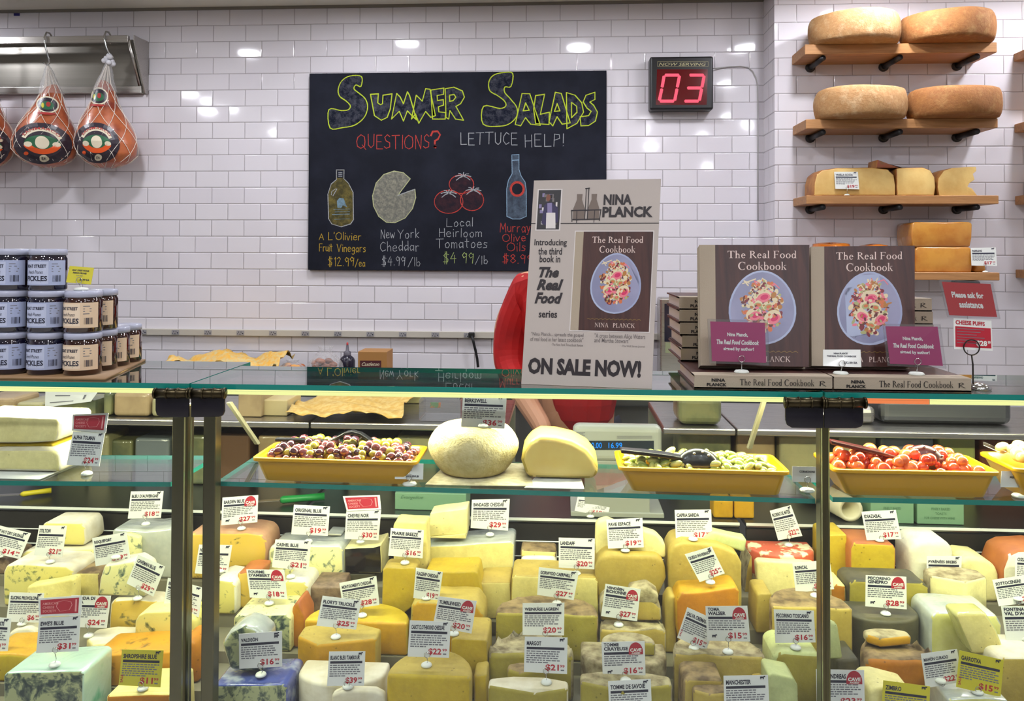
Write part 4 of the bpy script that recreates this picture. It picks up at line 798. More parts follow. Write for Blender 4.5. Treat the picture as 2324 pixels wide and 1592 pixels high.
# ------------------------------------------------------------------ price signs
_sn = [0]
def sign(label, tl, tr, br, bl, Y=None, lean=.010, title='', price='', cave=False, top=None, yellow=False, base=None, zb=None, on=None, sale=False, lines=5, sub='99', animals=1, title2=None, m=None, seed=None, stem=True, dead=False, footer=None):
    """a printed price card in a wire clip on a small foot; corner pixels, depth of the card"""
    _sn[0] += 1; R = random.Random(_sn[0]); bc = ((bl[0] + br[0]) / 2, (bl[1] + br[1]) / 2); base = base or (bc[0], bc[1] + 20)
    if on is not None:
        zb, ya, yb = on; p = atz(base[0], base[1], zb); yy = min(max(p.y, ya + .014), yb - .014); foot = at(base[0], base[1], yy); foot.z = zb; Y = yy - .004 if Y is None else Y
    else:
        foot = at(base[0], base[1], Y + .003); 
        if zb is not None: foot.z = zb
    foot.z += .0004; t = thing('price_sign', label, 'price sign', tuple(foot))
    fn = quad_fn(at(*tl, Y + lean), at(*tr, Y + lean), at(*br, Y), at(*bl, Y)); yb_ = .72
    b = MB(); board(b, fn, .0009, 0); wpx = math.hypot(tr[0] - tl[0], tr[1] - tl[1])
    if title != '' or price != '':
        tx1 = .62 if cave else .86
        if title2: put_text(b, fn, title, .05, .865, min(tx1, .05 + .07 * len(title)), .965, 1, .035); put_text(b, fn, title2, .05, .745, min(tx1, .05 + .07 * len(title2)), .85, 1, .035); yb_ = .70
        elif title: put_text(b, fn, title, .05, .76, min(.86 if not cave else .62, .06 + .055 * len(title)), .885, 1, .035); yb_ = .72
        put_rect(b, fn, .05, yb_ - .07, .93, yb_, 1, .0003)
        y = yb_ - .105; n = 0; ymin = .30
        while y > ymin:
            x = .05; xe_ = R.uniform(.72, .93) if y - .065 > ymin else R.uniform(.3, .6)
            while x < xe_:
                w = R.uniform(.035, .12); put_rect(b, fn, x, y - .032, min(x + w, .93), y, 2); x += w + .018
            y -= .062
        if footer:
            for k_ in range(3): put_rect(b, fn, .05, .24 - .06 * k_, R.uniform(.3, .45), .265 - .06 * k_, 2)
        if price:
            w = .105 * len(price); put_text(b, fn, price, .81 - w, .055, .81, .25, 3, .03); put_text(b, fn, sub, .83, .17, .94, .245, 3, .02); put_rect(b, fn, .85, .08, .93, .115, 2)
        if cave:
            cx, r = .79, .165; ar = wpx / max(1, math.hypot(tl[0] - bl[0], tl[1] - bl[1])); yc = .70
            P = [(cx - r, yc - .08)] + [(cx - r * math.cos(PI * k / 12), yc + r * ar * 1.35 * math.sin(PI * k / 12)) for k in range(13)] + [(cx + r, yc - .08)]
            put_poly(b, fn, P, 4, .0005); put_text(b, fn, 'CAVE', cx - r * .8, yc + .0, cx + r * .8, yc + .1, 5, .04, .0008); put_text(b, fn, 'AGED', cx - r * .62, yc - .065, cx + r * .62, yc - .015, 5, .03, .0008)
        for k_ in range(animals):       # little cow mark
            ox, oy = (.82, .89 - .07 * k_) if not cave else (.12, .1)
            for q in ((0, .03, .085, .075), (0, 0, .014, .04), (.02, 0, .03, .04), (.055, 0, .067, .04), (.072, 0, .084, .04), (.078, .055, .115, .09)): put_rect(b, fn, ox + q[0], oy + q[1], ox + q[2], oy + q[3], 1, .0004)
        if sale: 
            f2 = lambda u, v, h=0: fn(.03 + .06 * (1 - v), .08 + .22 * u, h)
            put_text(b, f2, 'SALE', 0, 0, 1, 1, 3, .02, .0005)
    mm = m or (M_YPAPER if yellow else M_PAPER)
    b.build('card', [mm, M_INK, M_GREYT, M_PRICE, M_RED, M_WHITE], t)
    if top:
        f2 = quad_fn(at(*top[0], Y + lean * 1.4), at(*top[1], Y + lean * 1.4), at(*top[2], Y + lean * .9 - .001), at(*top[3], Y + lean * .9 - .001)); b = MB(); board(b, f2, .0009, 0)
        put_rect(b, f2, .05, .12, .93, .9, 1); 
        for k_, wd_ in enumerate(('AMERICAN', 'CHEESE', 'SOCIETY')): put_text(b, f2, wd_, .1, .62 - .2 * k_, .1 + .045 * len(wd_), .75 - .2 * k_, 2, .01, .0006)
        put_rect(b, f2, .85, .2, .89, .82, 2, .0006); stroke(b, f2, [(.45, .75), (.6, .8), (.75, .72), (.78, .55), (.72, .3), (.5, .25), (.42, .5)], .012, 2, .0006, True)
        b.build('award_card', [M_PAPER, M_RED, mat('pale_pink_print', (222, 150, 150), .5)], t)
    if stem:
        c = fn(.5 + (base[0] - bc[0]) / wpx * .6, .015, .0022); b = MB(); r = .0052
        b.tube([(c[0] + r * math.cos(a * PI / 8), c[1], c[2] + .0035 + r * math.sin(a * PI / 8)) for a in range(16)], .0006, 5, 0, True)
        b.tube([(c[0], c[1], c[2] - r * .3), (c[0] + .001, (c[1] + foot.y) / 2, (c[2] + foot.z) / 2), (foot.x, foot.y, foot.z + .004)], .0007, 5); b.build('wire_clip', M_CHROME, t)
    b = MB(); b.lathe([(.0001, 0), (.0095, 0), (.0105, .0015), (.0095, .004), (.006, .0062), (.0001, .0068)], tuple(foot), 18); b.build('foot', M_WHITE, t)
    return t
# ------------------------------------------------------------------ pickle jars on the left counter glass
bx1 = atz(322, 842, ZT).x
tb = thing('jar_board', 'flat wooden board under the pickle jars on the counter glass', 'board', (bx1 - .3, 1.58, ZT))
b = MB(); b.column([(x_cut1 - .95, 1.45), (at(245, 868, 1.46).x, 1.45), (at(322, 850, 1.7).x, 1.715), (x_cut1 - .95, 1.715)], ZT + .0003, ZT + .0045); b.build('plank', mat('board_brown', (150, 118, 82), .5), tb)
ZJ = ZT + .005
M_JARD = mat('dark_jar', (18, 18, 40), .08, coat=1, cr=.02, col2=(46, 24, 24), ns=30, lo=.5, hi=.8); M_JARB = mat('brown_jar', (44, 14, 12), .08, coat=1, cr=.02, col2=(84, 42, 22), ns=30, lo=.5, hi=.8)
M_LIDW = mat('jar_lid', (172, 176, 196), .35, coat=.2); M_LABB = mat('label_blue', (166, 176, 206), .55); M_LABB2 = mat('label_blue_panel', (186, 194, 218), .55); M_LABC = mat('label_cream_pink', (222, 196, 164), .55); M_LABC2 = mat('label_cream_panel', (230, 210, 184), .55)
JR, JH = .0332, .0785
def jar(label, bm_, l1, l2, grp):
    t = thing('pickle_jar', label, 'jar', (0, 0, 0), grp); b = MB(); r = JR
    b.lathe([(.001, 0), (r - .003, 0), (r, .003), (r, .06), (r - .002, .064), (r - .0035, .068)], (0, 0, 0), 40); b.build('jar_body', bm_, t)
    b = MB(); b.lathe([(r - .002, .0665), (r - .0005, .067), (r - .0005, .0765), (r - .003, JH), (.0001, JH)], (0, 0, 0), 40); b.build('lid', M_LIDW, t)
    b = MB(); n = 24
    def fn(u, v, h=0): a = -PI / 2 + (u - .5) * 2.6; return ((r + .0006 + h) * math.cos(a), (r + .0006 + h) * math.sin(a), .010 + .047 * v)
    for i in range(n): b.face([fn(i / n, 0), fn((i + 1) / n, 0), fn((i + 1) / n, 1), fn(i / n, 1)], 0, True)
    for i in range(12): u = .10 + .52 * i / 12; b.face([fn(u, .06, .0002), fn(u + .52 / 12, .06, .0002), fn(u + .52 / 12, .94, .0002), fn(u, .94, .0002)], 1, True)
    put_text(b, fn, 'BOAT STREET', .12, .70, .58, .83, 2, .035, .0005); put_text(b, fn, 'French Prunes', .16, .46, .52, .6, 2, .0, .0005, .35); put_text(b, fn, 'PICKLES', .12, .17, .6, .38, 2, .03, .0005); put_rect(b, fn, .25, .13, .48, .15, 3, .0005)
    for k in range(4): put_rect(b, fn, .68, .84 - .1 * k, .68 + random.uniform(.12, .2), .87 - .1 * k, 3, .0005)
    for k in range(9): put_rect(b, fn, .70 + .02 * k, .14, .70 + .02 * k + random.choice((.006, .013)), .4, 2, .0005)
    b.build('label', [l1, l2, M_INK, M_GREYT], t); return t
JB = jar('dark pickle jar with pale blue label, top of its stack at the photo edge', M_JARD, M_LABB, M_LABB2, 'pickle jars stacked on the left counter'); JC = jar('brown pickle jar with cream label', M_JARB, M_LABC, M_LABC2, 'pickle jars stacked on the left counter')
JC['label'] = 'brown pickle jar with cream label, under the yellow tent card'
first = {id(JB): True, id(JC): True}
names_b = [('middle', 'in the stack of three beside the cream ones')]
def put_jar(proto, px, Y, lev, label, rot):
    loc = (at(px, 800, Y).x, Y, ZJ + lev * (JH + .0004))
    if first[id(proto)]: first[id(proto)] = False; o = proto; o.location = loc; o['label'] = label; o.rotation_euler = (0, 0, rot)
    else: o = dup(proto, loc, label, None, rot)
    return o
for lev, nm in ((2, 'top'), (1, 'middle'), (0, 'bottom')):
    put_jar(JB, 24, 1.5, lev, nm + ' blue-labelled dark jar of the stack cut by the photo edge', .2 - .1 * lev)
    put_jar(JB, 106.5, 1.5, lev, nm + ' blue-labelled dark jar of the stack next to the cream-labelled jars', .14 + .07 * lev)
put_jar(JC, 188.5, 1.5, 1, 'brown jar with cream label directly under the yellow tent card', .05); put_jar(JC, 188.5, 1.5, 0, 'bottom brown jar below the yellow tent card stack', .08)
put_jar(JC, 225, 1.558, 1, 'upper brown jar half hidden behind the jar under the yellow card', .0); put_jar(JC, 225, 1.558, 0, 'lower brown jar half hidden behind the front cream-labelled stack', -.05)
put_jar(JC, 255, 1.617, 0, 'single brown jar second from the end of the receding row', .1); put_jar(JC, 283, 1.676, 0, 'farthest single brown jar at the end of the receding row', .15)
zj2 = ZJ + 2 * (JH + .0004)
def small_card(label, c4, Y, lean, m, rows, base, zb, wire=True, name='tent_card', frame=None, footm=None, cat='sign'):
    """a card with lines of lettering; rows: (text, x0, y0, x1, y1, material, shear)"""
    t0 = at(*base, Y + .004); t0.z = zb; t = thing(name, label, cat, tuple(t0)); fn = quad_fn(at(*c4[0], Y + lean), at(*c4[1], Y + lean), at(*c4[2], Y), at(*c4[3], Y)); b = MB(); board(b, fn, .001, 0)
    for tx, x0, y0, x1, y1, mi, sh in rows:
        if tx: put_text(b, fn, tx, x0, y0, x1, y1, mi, .035, .0005, sh)
        else: put_rect(b, fn, x0, y0, x1, y1, mi, .0002 if y1 - y0 > .2 else .00035)
    b.build('card', [m, M_INK, M_WHITE, M_PRICE, M_GREYT], t)
    if frame:
        b = MB(); g = lambda u, v, h=0: fn(-.05 + 1.10 * u, -.06 + 1.12 * v, h + .002); 
        b.raw([g(0, 0), g(1, 0), g(1, 1), g(0, 1), g(0, 0, -.004), g(1, 0, -.004), g(1, 1, -.004), g(0, 1, -.004)], [(0, 1, 2, 3), (7, 6, 5, 4), (0, 4, 5, 1), (1, 5, 6, 2), (2, 6, 7, 3), (3, 7, 4, 0)]); b.build('clear_holder', M_ACRYL, t)
    if wire:
        c = fn(.5, .02, .003); c = (c[0] + (t0.x - c[0]) * .8, c[1], c[2]); b = MB(); r = .0055
        b.tube([(c[0] + r * math.cos(a * PI / 8), c[1], c[2] + .004 + r * math.sin(a * PI / 8)) for a in range(16)], .0007, 5, 0, True); b.tube([(c[0], c[1], c[2] - .001), (t0.x, t0.y, zb + .004)], .0008, 5); b.build('wire_clip', M_CHROME, t)
        b = MB(); b.lathe([(.0001, 0), (.012, 0), (.0135, .002), (.011, .0048), (.0001, .0062)], tuple(t0), 20); b.build('foot', footm or M_WHITE, t)
    return t
small_card('yellow price card standing in a wire clip on the brown jars', [(158, 604), (213, 608), (206, 646), (150, 641)], 1.49, .01, M_YPAPER, [('BOAT STREET PICKLES', .16, .72, .84, .82, 1, 0), ('FRENCH PRUNES', .2, .56, .76, .66, 1, 0), ('9.5 OZ', .36, .42, .62, .49, 4, 0), ('$9.99 EA', .52, .16, .92, .29, 1, 0)], (184, 664), zj2)
p0, p1 = at(266, 739, 1.9), at(308, 706, 1.9)
# ------------------------------------------------------------------ cookbooks
M_CLOTH = mat('book_cloth', (172, 158, 138), .8, bump=.3, bs=900); M_BOOKW = wood_mat('cover_wood', (46, 20, 18), (80, 44, 36), (40, 3, 3), .5); M_PAGES = mat('page_edges', (196, 176, 172), .8, bump=.2, bs=500)
M_PLATE = mat('plate_blue', (170, 180, 206), .4, col2=(150, 158, 190), ns=8); M_SERIF = mat('title_print', (222, 200, 190), .5); M_DKSER = mat('spine_print', (24, 20, 22), .7); M_GOLD = mat('gold_print', (120, 92, 44), .5)
FOODM = [mat('food_%s' % n, c, .45) for n, c in (('radish', (206, 40, 96)), ('cream', (222, 206, 168)), ('pale_green', (168, 170, 112)), ('orange', (206, 110, 62)), ('brown', (96, 42, 34)), ('amber', (176, 118, 52)), ('pink', (226, 120, 132)), ('darkred', (120, 28, 40)))]
def salad(b, fn, cx, cy0, rx, ry, asp, m0, seed, h=.0006):
    """printed picture: an egg-shaped plate with a heap of salad (u, v of the cover)"""
    R = random.Random(seed); k = [0]
    def el(x, y, a, c, m, rot=0, n=14, egg=0):
        k[0] += 1; P = []
        for i in range(n):
            t_ = 2 * PI * i / n; X, Y_ = a * math.cos(t_) * (1 - egg * math.sin(t_)), c * math.sin(t_); P.append((x + X * math.cos(rot) - Y_ * math.sin(rot), y + (X * math.sin(rot) + Y_ * math.cos(rot)) * asp))
        put_poly(b, fn, P, m, h + k[0] * 1.2e-6)
    el(cx, cy0, rx, ry / asp, m0 + 8, 0, 36, .12); el(cx, cy0, rx * .94, ry / asp * .95, m0 + 9, 0, 36, .12)
    for _ in range(210):
        a, q = R.uniform(0, 6.3), R.random() ** .5; el(cx + rx * .6 * q * math.cos(a), cy0 + ry * .72 * q * math.sin(a), R.uniform(.014, .042), R.uniform(.01, .028), m0 + R.choice((1, 1, 2, 3, 4, 4, 5, 5, 7, 3, 6)), R.uniform(0, 3), 8)
    for _ in range(16):
        a = R.uniform(-1, 1); x0, y0 = cx + a * rx * .4, cy0 + ry * R.uniform(.3, .75); stroke(b, fn, [(x0, y0), (x0 + R.uniform(-.07, .07), y0 + .02), (x0 + R.uniform(-.12, .12), y0 - .02)], .01, m0 + R.choice((1, 6, 3, 1)), h + 2e-4)
    for x, y, s_ in ((.0, .2, .27), (-.17, -.13, .25), (.2, -.18, .27), (.1, .02, .17), (-.1, .05, .16), (.02, -.3, .15)):
        X, Y_ = cx + x * rx * 1.5, cy0 + y * ry * 1.5; w = s_ * rx; ro = R.uniform(-.7, .7); mm = (6, 0) if s_ > .2 else (2, 3); q = w * .16
        el(X, Y_, w, w * .78, m0 + 1, ro); el(X + q, Y_ - q, w * .76, w * .55, m0 + mm[0], ro); el(X + q * 1.4, Y_ - q * .7, w * .46, w * .3, m0 + mm[1], ro)
    for _ in range(46):
        a, q = R.uniform(0, 6.3), R.random() ** .5; el(cx + rx * .55 * q * math.cos(a), cy0 + ry * .66 * q * math.sin(a), R.uniform(.012, .028), R.uniform(.008, .018), m0 + R.choice((1, 2, 3, 4, 5, 6, 7)), R.uniform(0, 3), 7)
BOOKM = [M_CLOTH, M_BOOKW, M_SERIF, M_GOLD] + FOODM + [M_PLATE, mat('plate_inner', (128, 130, 160), .4, col2=(150, 150, 178), ns=8)]
def cover_art(b, fn, xs, asp, seed):
    """front cover: cloth strip to xs, wood picture, plate, title"""
    put_rect(b, fn, 0, 0, xs, 1, 0, .0002); put_rect(b, fn, xs, 0, 1, 1, 1, .0002); w = 1 - xs; g = lambda u, v, h=0: fn(xs + w * u, v, h)
    serif(b, g, 'The Real Food', .13, .885, .87, .062, 2); serif(b, g, 'Cookbook', .24, .785, .76, .066, 2)
    salad(b, g, .5, .475, .36, .305, asp * w, 4, seed)
    stroke(b, g, [(.12 + .02 * k, .115 + .006 * math.sin(k * 2.1)) for k in range(39)], .006, 3, .0006); serif(b, g, 'NINA', .23, .035, .43, .042, 2); serif(b, g, 'PLANCK', .49, .035, .80, .042, 2)
def upright_book(label, tl, tr, br, bl, Yb, lean, th, xs, seed):
    zb = ZFB; p, q = at(*bl, Yb), at(*br, Yb); p.z = q.z = zb + .0078; fn = quad_fn(at(*tl, Yb + lean), at(*tr, Yb + lean), q, p)
    t = thing('cookbook', label, 'book', tuple((p + q) / 2), 'copies of the same cookbook on the counter'); b = MB(); board(b, fn, .003, 0); g = lambda u, v, h=0: fn(u, v, h - th + .003); board(b, g, .003, 0)
    b.raw([fn(0, 0, 0), fn(0, 1, 0), fn(0, 1, -th), fn(0, 0, -th)], [(0, 1, 2, 3)], 0); cover_art(b, fn, xs, .84, seed); b.build('cover', BOOKM, t)
    b = MB(); g2 = lambda u, v, h=0: fn(.01 + .97 * u, .012 + .976 * v, -.0032 - h); b.raw([g2(u, v, h) for h in (0, th - .0064) for u, v in ((0, 0), (1, 0), (1, 1), (0, 1))], [(0, 1, 2, 3), (7, 6, 5, 4), (0, 4, 5, 1), (1, 5, 6, 2), (2, 6, 7, 3), (3, 7, 4, 0)]); b.build('pages', M_PAGES, t)
def flat_book(label, x0, x1, Y0, dep, z0, th, grp='copies of the same cookbook on the counter'):
    t = thing('cookbook', label, 'book', ((x0 + x1) / 2, Y0 + dep / 2, z0), grp); b = MB()
    b.box(x0, x1, Y0, Y0 + dep, z0, z0 + .0028, 1); b.box(x0, x1, Y0, Y0 + dep, z0 + th - .0028, z0 + th, 1); b.box(x0, x1, Y0, Y0 + .004, z0 + .0002, z0 + th - .0002, 0); b.box(x0, x1, Y0 - .0004, Y0 + .035, z0 + th - .0027, z0 + th + .0003, 0)
    fn = lambda u, v, h=0: (x0 + (x1 - x0) * u, Y0 - .0006 - h, z0 + th * v)
    put_text(b, fn, 'NINA', .125, .54, .225, .78, 4, .04); put_text(b, fn, 'PLANCK', .09, .2, .235, .44, 4, .04); serif(b, fn, 'The Real Food Cookbook', .33, .3, .87, .46, 4)
    stroke(b, fn, [(.905, .62), (.93, .68), (.945, .6), (.92, .48), (.955, .3)], .008, 4); stroke(b, fn, [(.915, .65), (.912, .32)], .008, 4)
    b.build('cover', [M_CLOTH, M_BOOKW, M_SERIF, M_GOLD, M_DKSER], t); b = MB(); b.box(x0 + .004, x1 - .004, Y0 + .004, Y0 + dep - .004, z0 + .003, z0 + th - .003); b.build('pages', M_PAGES, t)
YFB = 1.447
TFB = at(1700, 860, YFB).z - at(1700, 889, YFB).z; TFB = .0235; ZFB = ZT + TFB + .0012
flat_book('cookbook lying flat at the counter edge, spine out, beside the poster', at(1576, 875, YFB).x, at(1889, 875, YFB).x, YFB, .205, ZT + .0004, TFB)
flat_book('cookbook lying flat at the counter edge, spine out, next to the wire clip stand', at(1893, 875, YFB).x, at(2204, 877, YFB).x, YFB, .205, ZT + .0004, TFB)
upright_book('upright cookbook showing its cover, behind the sign at the poster side', (1587, 556), (1837, 556), (1836, 851), (1590, 849), 1.508, .072, .027, .145, 5)
upright_book('upright cookbook showing its cover, beside the amber cheeses', (1840, 560), (2076, 558), (2076, 843), (1842, 841), 1.520, .066, .027, .13, 9)
for (xa, xb), w in (((at(1546, 760, 1.62).x, at(1826, 760, 1.62).x), 'towel dispenser'), ((at(1836, 760, 1.62).x, at(2118, 760, 1.62).x), 'red assistance sign')):
    for k in range(5):
        nm = ('bottom', 'second', 'middle', 'fourth', 'top')[k]; dx = random.uniform(-.004, .004) if k else 0
        flat_book(nm + ' cookbook of the flat stack by the ' + w, xa + dx, xb + dx, 1.622, .19, ZFB + k * .0253, .025)
# ------------------------------------------------------------------ poster on the counter
PBL = atz(1183, 872, ZT + .0005); PBR = atz(1479, 888, ZT + .0005)
if PBR.y < 1.436: PBR = at(1479, 888, 1.436); PBR.z = ZT + .0005
PTL = at(1212, 410, PBL.y + .06); PTR = at(1500, 406, PBR.y + .06)
pf = quad_fn(PTL, PTR, PBR, PBL)
M_POST2 = mat('poster_grey', (182, 172, 164), .6); M_PINK_INK = mat('poster_ink', (34, 26, 30), .5)
po = thing('poster', 'tall grey poster reading ON SALE NOW! standing on the counter glass', 'poster', tuple((PBL + PBR) / 2))
b = MB(); board(b, pf, .006, 0)
A = lambda s_, x0, y0, x1, y1, bold=.022, sh=0, m=1: put_text(b, pf, s_, x0, y0, x1, y1, m, bold, .0006, sh)
A('ON SALE NOW!', .045, .048, .915, .128, .05); A('NINA', .565, .872, .785, .925, .045); A('PLANCK', .56, .81, .95, .864, .045)
put_rect(b, pf, .0, .779, 1, .783, 1); put_rect(b, pf, .035, .745, .235, .955, 2, .0005)
A('Introducing', .035, .662, .295, .703); A('the third', .07, .625, .26, .66); A('book in', .085, .587, .25, .622); A('The', .085, .512, .245, .565, .045, .3); A('Real', .075, .45, .285, .505, .045, .3); A('Food', .065, .385, .285, .44, .045, .3); A('series', .105, .318, .25, .352)
A('"Nina Planck... spreads the gospel', .055, .226, .465, .248, .004, 0, 3); A('of real food in her latest cookbook"', .05, .205, .465, .226, .004, 0, 3); A('-The New York Times Book Review', .22, .185, .465, .197, .0, 0, 3)
A('"A cross between Alice Waters', .55, .228, .935, .25, .004, 0, 3); A('and Martha Stewart"', .55, .207, .82, .228, .004, 0, 3); A('-The Wall Street Journal', .76, .186, .935, .198, .0, 0, 3)
# photo of a person, milk bottles
g = lambda u, v, h=0: pf(.045 + .18 * u, .751 + .199 * v, h)
put_rect(b, g, 0, 0, 1, 1, 4, .0008); R_ = random.Random(3)
for _ in range(26): x, y = R_.random() * .8, R_.random() * .85; put_rect(b, g, x, y, x + R_.uniform(.05, .2), y + R_.uniform(.04, .13), R_.choice((2, 4, 5, 3)), .001)
put_poly(b, g, [(.2, .15), (.28, .6), (.42, .68), (.62, .68), (.9, .55), (.95, .2), (.6, .05)], 6, .0013); put_poly(b, g, [(.45, .4), (.42, .66), (.62, .67), (.66, .4)], 5, .0015); put_poly(b, g, [(.42, .02), (.4, .42), (.8, .42), (.85, .02)], 2, .0016); put_poly(b, g, [(.45 + .1 * math.cos(i * .52), .8 + .09 * math.sin(i * .52)) for i in range(12)], 7, .0016)
for cx in (.375, .49): put_poly(b, pf, [(cx - .045, .8), (cx - .045, .855), (cx - .02, .9), (cx - .022, .928), (cx + .022, .928), (cx + .02, .9), (cx + .045, .855), (cx + .045, .8)], 8, .0006)
for q in ([(.315, .845), (.55, .848)], [(.318, .845), (.325, .79)], [(.548, .848), (.54, .795)], [(.33, .8), (.54, .802)], [(.425, .8), (.425, .955)], [(.445, .8), (.445, .957)], [(.418, .955), (.45, .957)], [(.36, .845), (.362, .785)], [(.5, .845), (.498, .787)]): stroke(b, pf, q, .006, 1, .0009)
b.build('panel', [M_POST2, M_PINK_INK, mat('photo_white', (216, 210, 206), .5), mat('photo_grey', (112, 104, 102), .5), mat('photo_dark', (38, 36, 40), .5), mat('photo_mauve', (130, 120, 160), .5), mat('photo_navy', (44, 36, 76), .5), mat('photo_brown', (122, 72, 52), .5), mat('bottle_taupe', (112, 98, 88), .5)], po)
b = MB(); g = lambda u, v, h=0: pf(.36 + .60 * u, .262 + .478 * v, h); put_rect(b, g, -.012, -.009, 1.012, 1.009, 14, .0005); g3 = lambda u, v, h=0: g(u, v, h + .0008); cover_art(b, g3, .105, .84, 5); b.build('cover_picture', BOOKM + [mat('photo_white', (216, 210, 206), .5)], po)
b = MB(); g = lambda u, v, h=0: pf(u, v, h); p = [g(.3, .0, -.0065), g(.7, .0, -.0065), g(.6, .6, -.0065), g(.4, .6, -.0065)]; foot = [(Vector(p[0]) + Vector((.01, .09, 0))), (Vector(p[1]) + Vector((-.01, .09, 0)))]
for k in (0, 1): foot[k].z = ZT + .001
b.raw([p[3], p[2], tuple(foot[1]), tuple(foot[0])] + [tuple(Vector(q) + Vector((0, .003, 0))) for q in (p[3], p[2], tuple(foot[1]), tuple(foot[0]))], [(0, 1, 2, 3), (7, 6, 5, 4), (0, 4, 5, 1), (1, 5, 6, 2), (2, 6, 7, 3), (3, 7, 4, 0)]); b.build('easel_back', M_POST2, po)
# cards beside the books
MG = [('Nina Planck,', .3, .62, .68, .73, 2, .0), ('The Real Food Cookbook', .1, .43, .88, .55, 2, .25), ('signed by author!', .22, .26, .78, .37, 2, 0)]
small_card('magenta signed-by-author sign in front of the cookbook nearer the poster', [(1612, 730), (1736, 733), (1739, 824), (1616, 820)], 1.478, .012, M_MAG, MG, (1683, 852), ZFB - .001, frame=True)
small_card('magenta signed-by-author sign in front of the cookbook nearer the amber cheeses', [(2010, 741), (2128, 742), (2140, 831), (2020, 826)], 1.478, .012, M_MAG, MG, (2080, 853), ZFB - .001, frame=True)
small_card('small white cookbook price card leaning on the cover', [(1868, 794), (1953, 794), (1955, 834), (1868, 831)], 1.475, .008, M_PAPER, [('NINA PLANCK', .28, .72, .66, .82, 1, 0), ('THE REAL FOOD COOKBOOK', .1, .55, .88, .66, 1, 0), ('$32.00 EA', .54, .16, .9, .3, 1, 0)], (1908, 852), ZFB - .001)
t = thing('counter_clip', 'tall wire clip on a chrome foot below the red assistance sign', 'clip stand', tuple(atz(2222, 885, ZT)))
c = atz(2222, 884, ZT); b = MB(); k_ = 1.46 / 1850; q = at(2205, 789, c.y)
b.tube([(q.x + .0135 * math.cos(a * PI / 10), c.y, q.z + .0135 * math.sin(a * PI / 10)) for a in range(20)], .0011, 6, 0, True); b.tube([(q.x, c.y, q.z - .0135), (q.x + .002, c.y, q.z - .03), (c.x - .01, c.y, ZT + .01)], .0013, 6); b.build('wire', mat('dark_wire', (60, 58, 54), .3, 1), t)
b = MB(); b.lathe([(.0001, .0004), (.019, .0004), (.02, .003), (.012, .009), (.006, .011), (.0001, .012)], (c.x, c.y, ZT), 24); b.build('foot', M_CHROME, t)
small_card('red Please ask for assistance sign in a clear holder', [(2138, 640), (2248, 645), (2263, 720), (2155, 716)], c.y + .006, .006, M_REDC, [('Please ask for', .14, .54, .8, .72, 2, 0), ('assistance', .25, .24, .75, .43, 2, 0)], (2222, 884), ZT, wire=False, frame=True, name='notice_card')
small_card('white and red CHEESE PUFFS price card under the red notice', [(2164, 722), (2250, 728), (2253, 797), (2165, 793)], c.y + .004, .004, M_PAPER, [('CHEESE PUFFS', .05, .80, .82, .94, 3, 0), ('', .04, .08, .97, .74, 3, 0), ('$28', .58, .12, .86, .32, 2, 0), ('99', .88, .22, .95, .32, 2, 0)] + [('', .08, .66 - .09 * k, .8 - .1 * (k % 3), .68 - .09 * k, 4, 0) for k in range(6)], (2222, 884), ZT, wire=False, name='notice_card')
# ------------------------------------------------------------------ the cheeses on the stepped deck
def pm(name, c, c2=None, coat=.1, rough=.5):
    """cut cheese: broad tone drift, fine grain, small eyes and specks"""
    t = NT('paste_' + name); big = t.noise(7, 3, .6); fine = t.noise(150, 3, .7); mid = t.noise(34, 4, .65)
    v = t.add('ShaderNodeTexVoronoi'); v.inputs['Scale'].default_value = 70; t.L(t.co(), v.inputs['Vector'])
    gate = t.math('GREATER_THAN', t.noise(19, 2), .55); eye = t.math('MULTIPLY', t.math('LESS_THAN', v.outputs['Distance'], .13), gate)
    col = t.ramp(big, [(.3, rgb(*c)), (.7, rgb(*c2))]); dk = rgb(*[x * .80 for x in c2]); lt = rgb(*[min(255, x * 1.07) for x in c])
    col = t.mix(t.math('MULTIPLY', t.ramp(mid, [(.4, (0, 0, 0, 1)), (.75, (1, 1, 1, 1))]), .45), col, dk); col = t.mix(t.math('MULTIPLY', t.ramp(fine, [(.5, (0, 0, 0, 1)), (.8, (1, 1, 1, 1))]), .35), col, lt)
    col = t.mix(t.math('MULTIPLY', eye, .55), col, rgb(*[x * .55 for x in c2])); t.L(col, t.b.inputs['Base Color']); t.b.inputs['Roughness'].default_value = rough
    t.b.inputs['Specular IOR Level'].default_value = .3; h = t.math('ADD', t.math('ADD', t.math('MULTIPLY', mid, .6), t.math('MULTIPLY', fine, .35)), t.math('MULTIPLY', eye, -.4)); t.L(t.bump(h, .35, .003), t.b.inputs['Normal'])
    t.b.inputs['Coat Weight'].default_value = coat; t.b.inputs['Coat Roughness'].default_value = .14; t.L(t.bump(t.noise(22, 2, .5, dist=1.5), .5, .004), t.b.inputs['Coat Normal']); return t.m
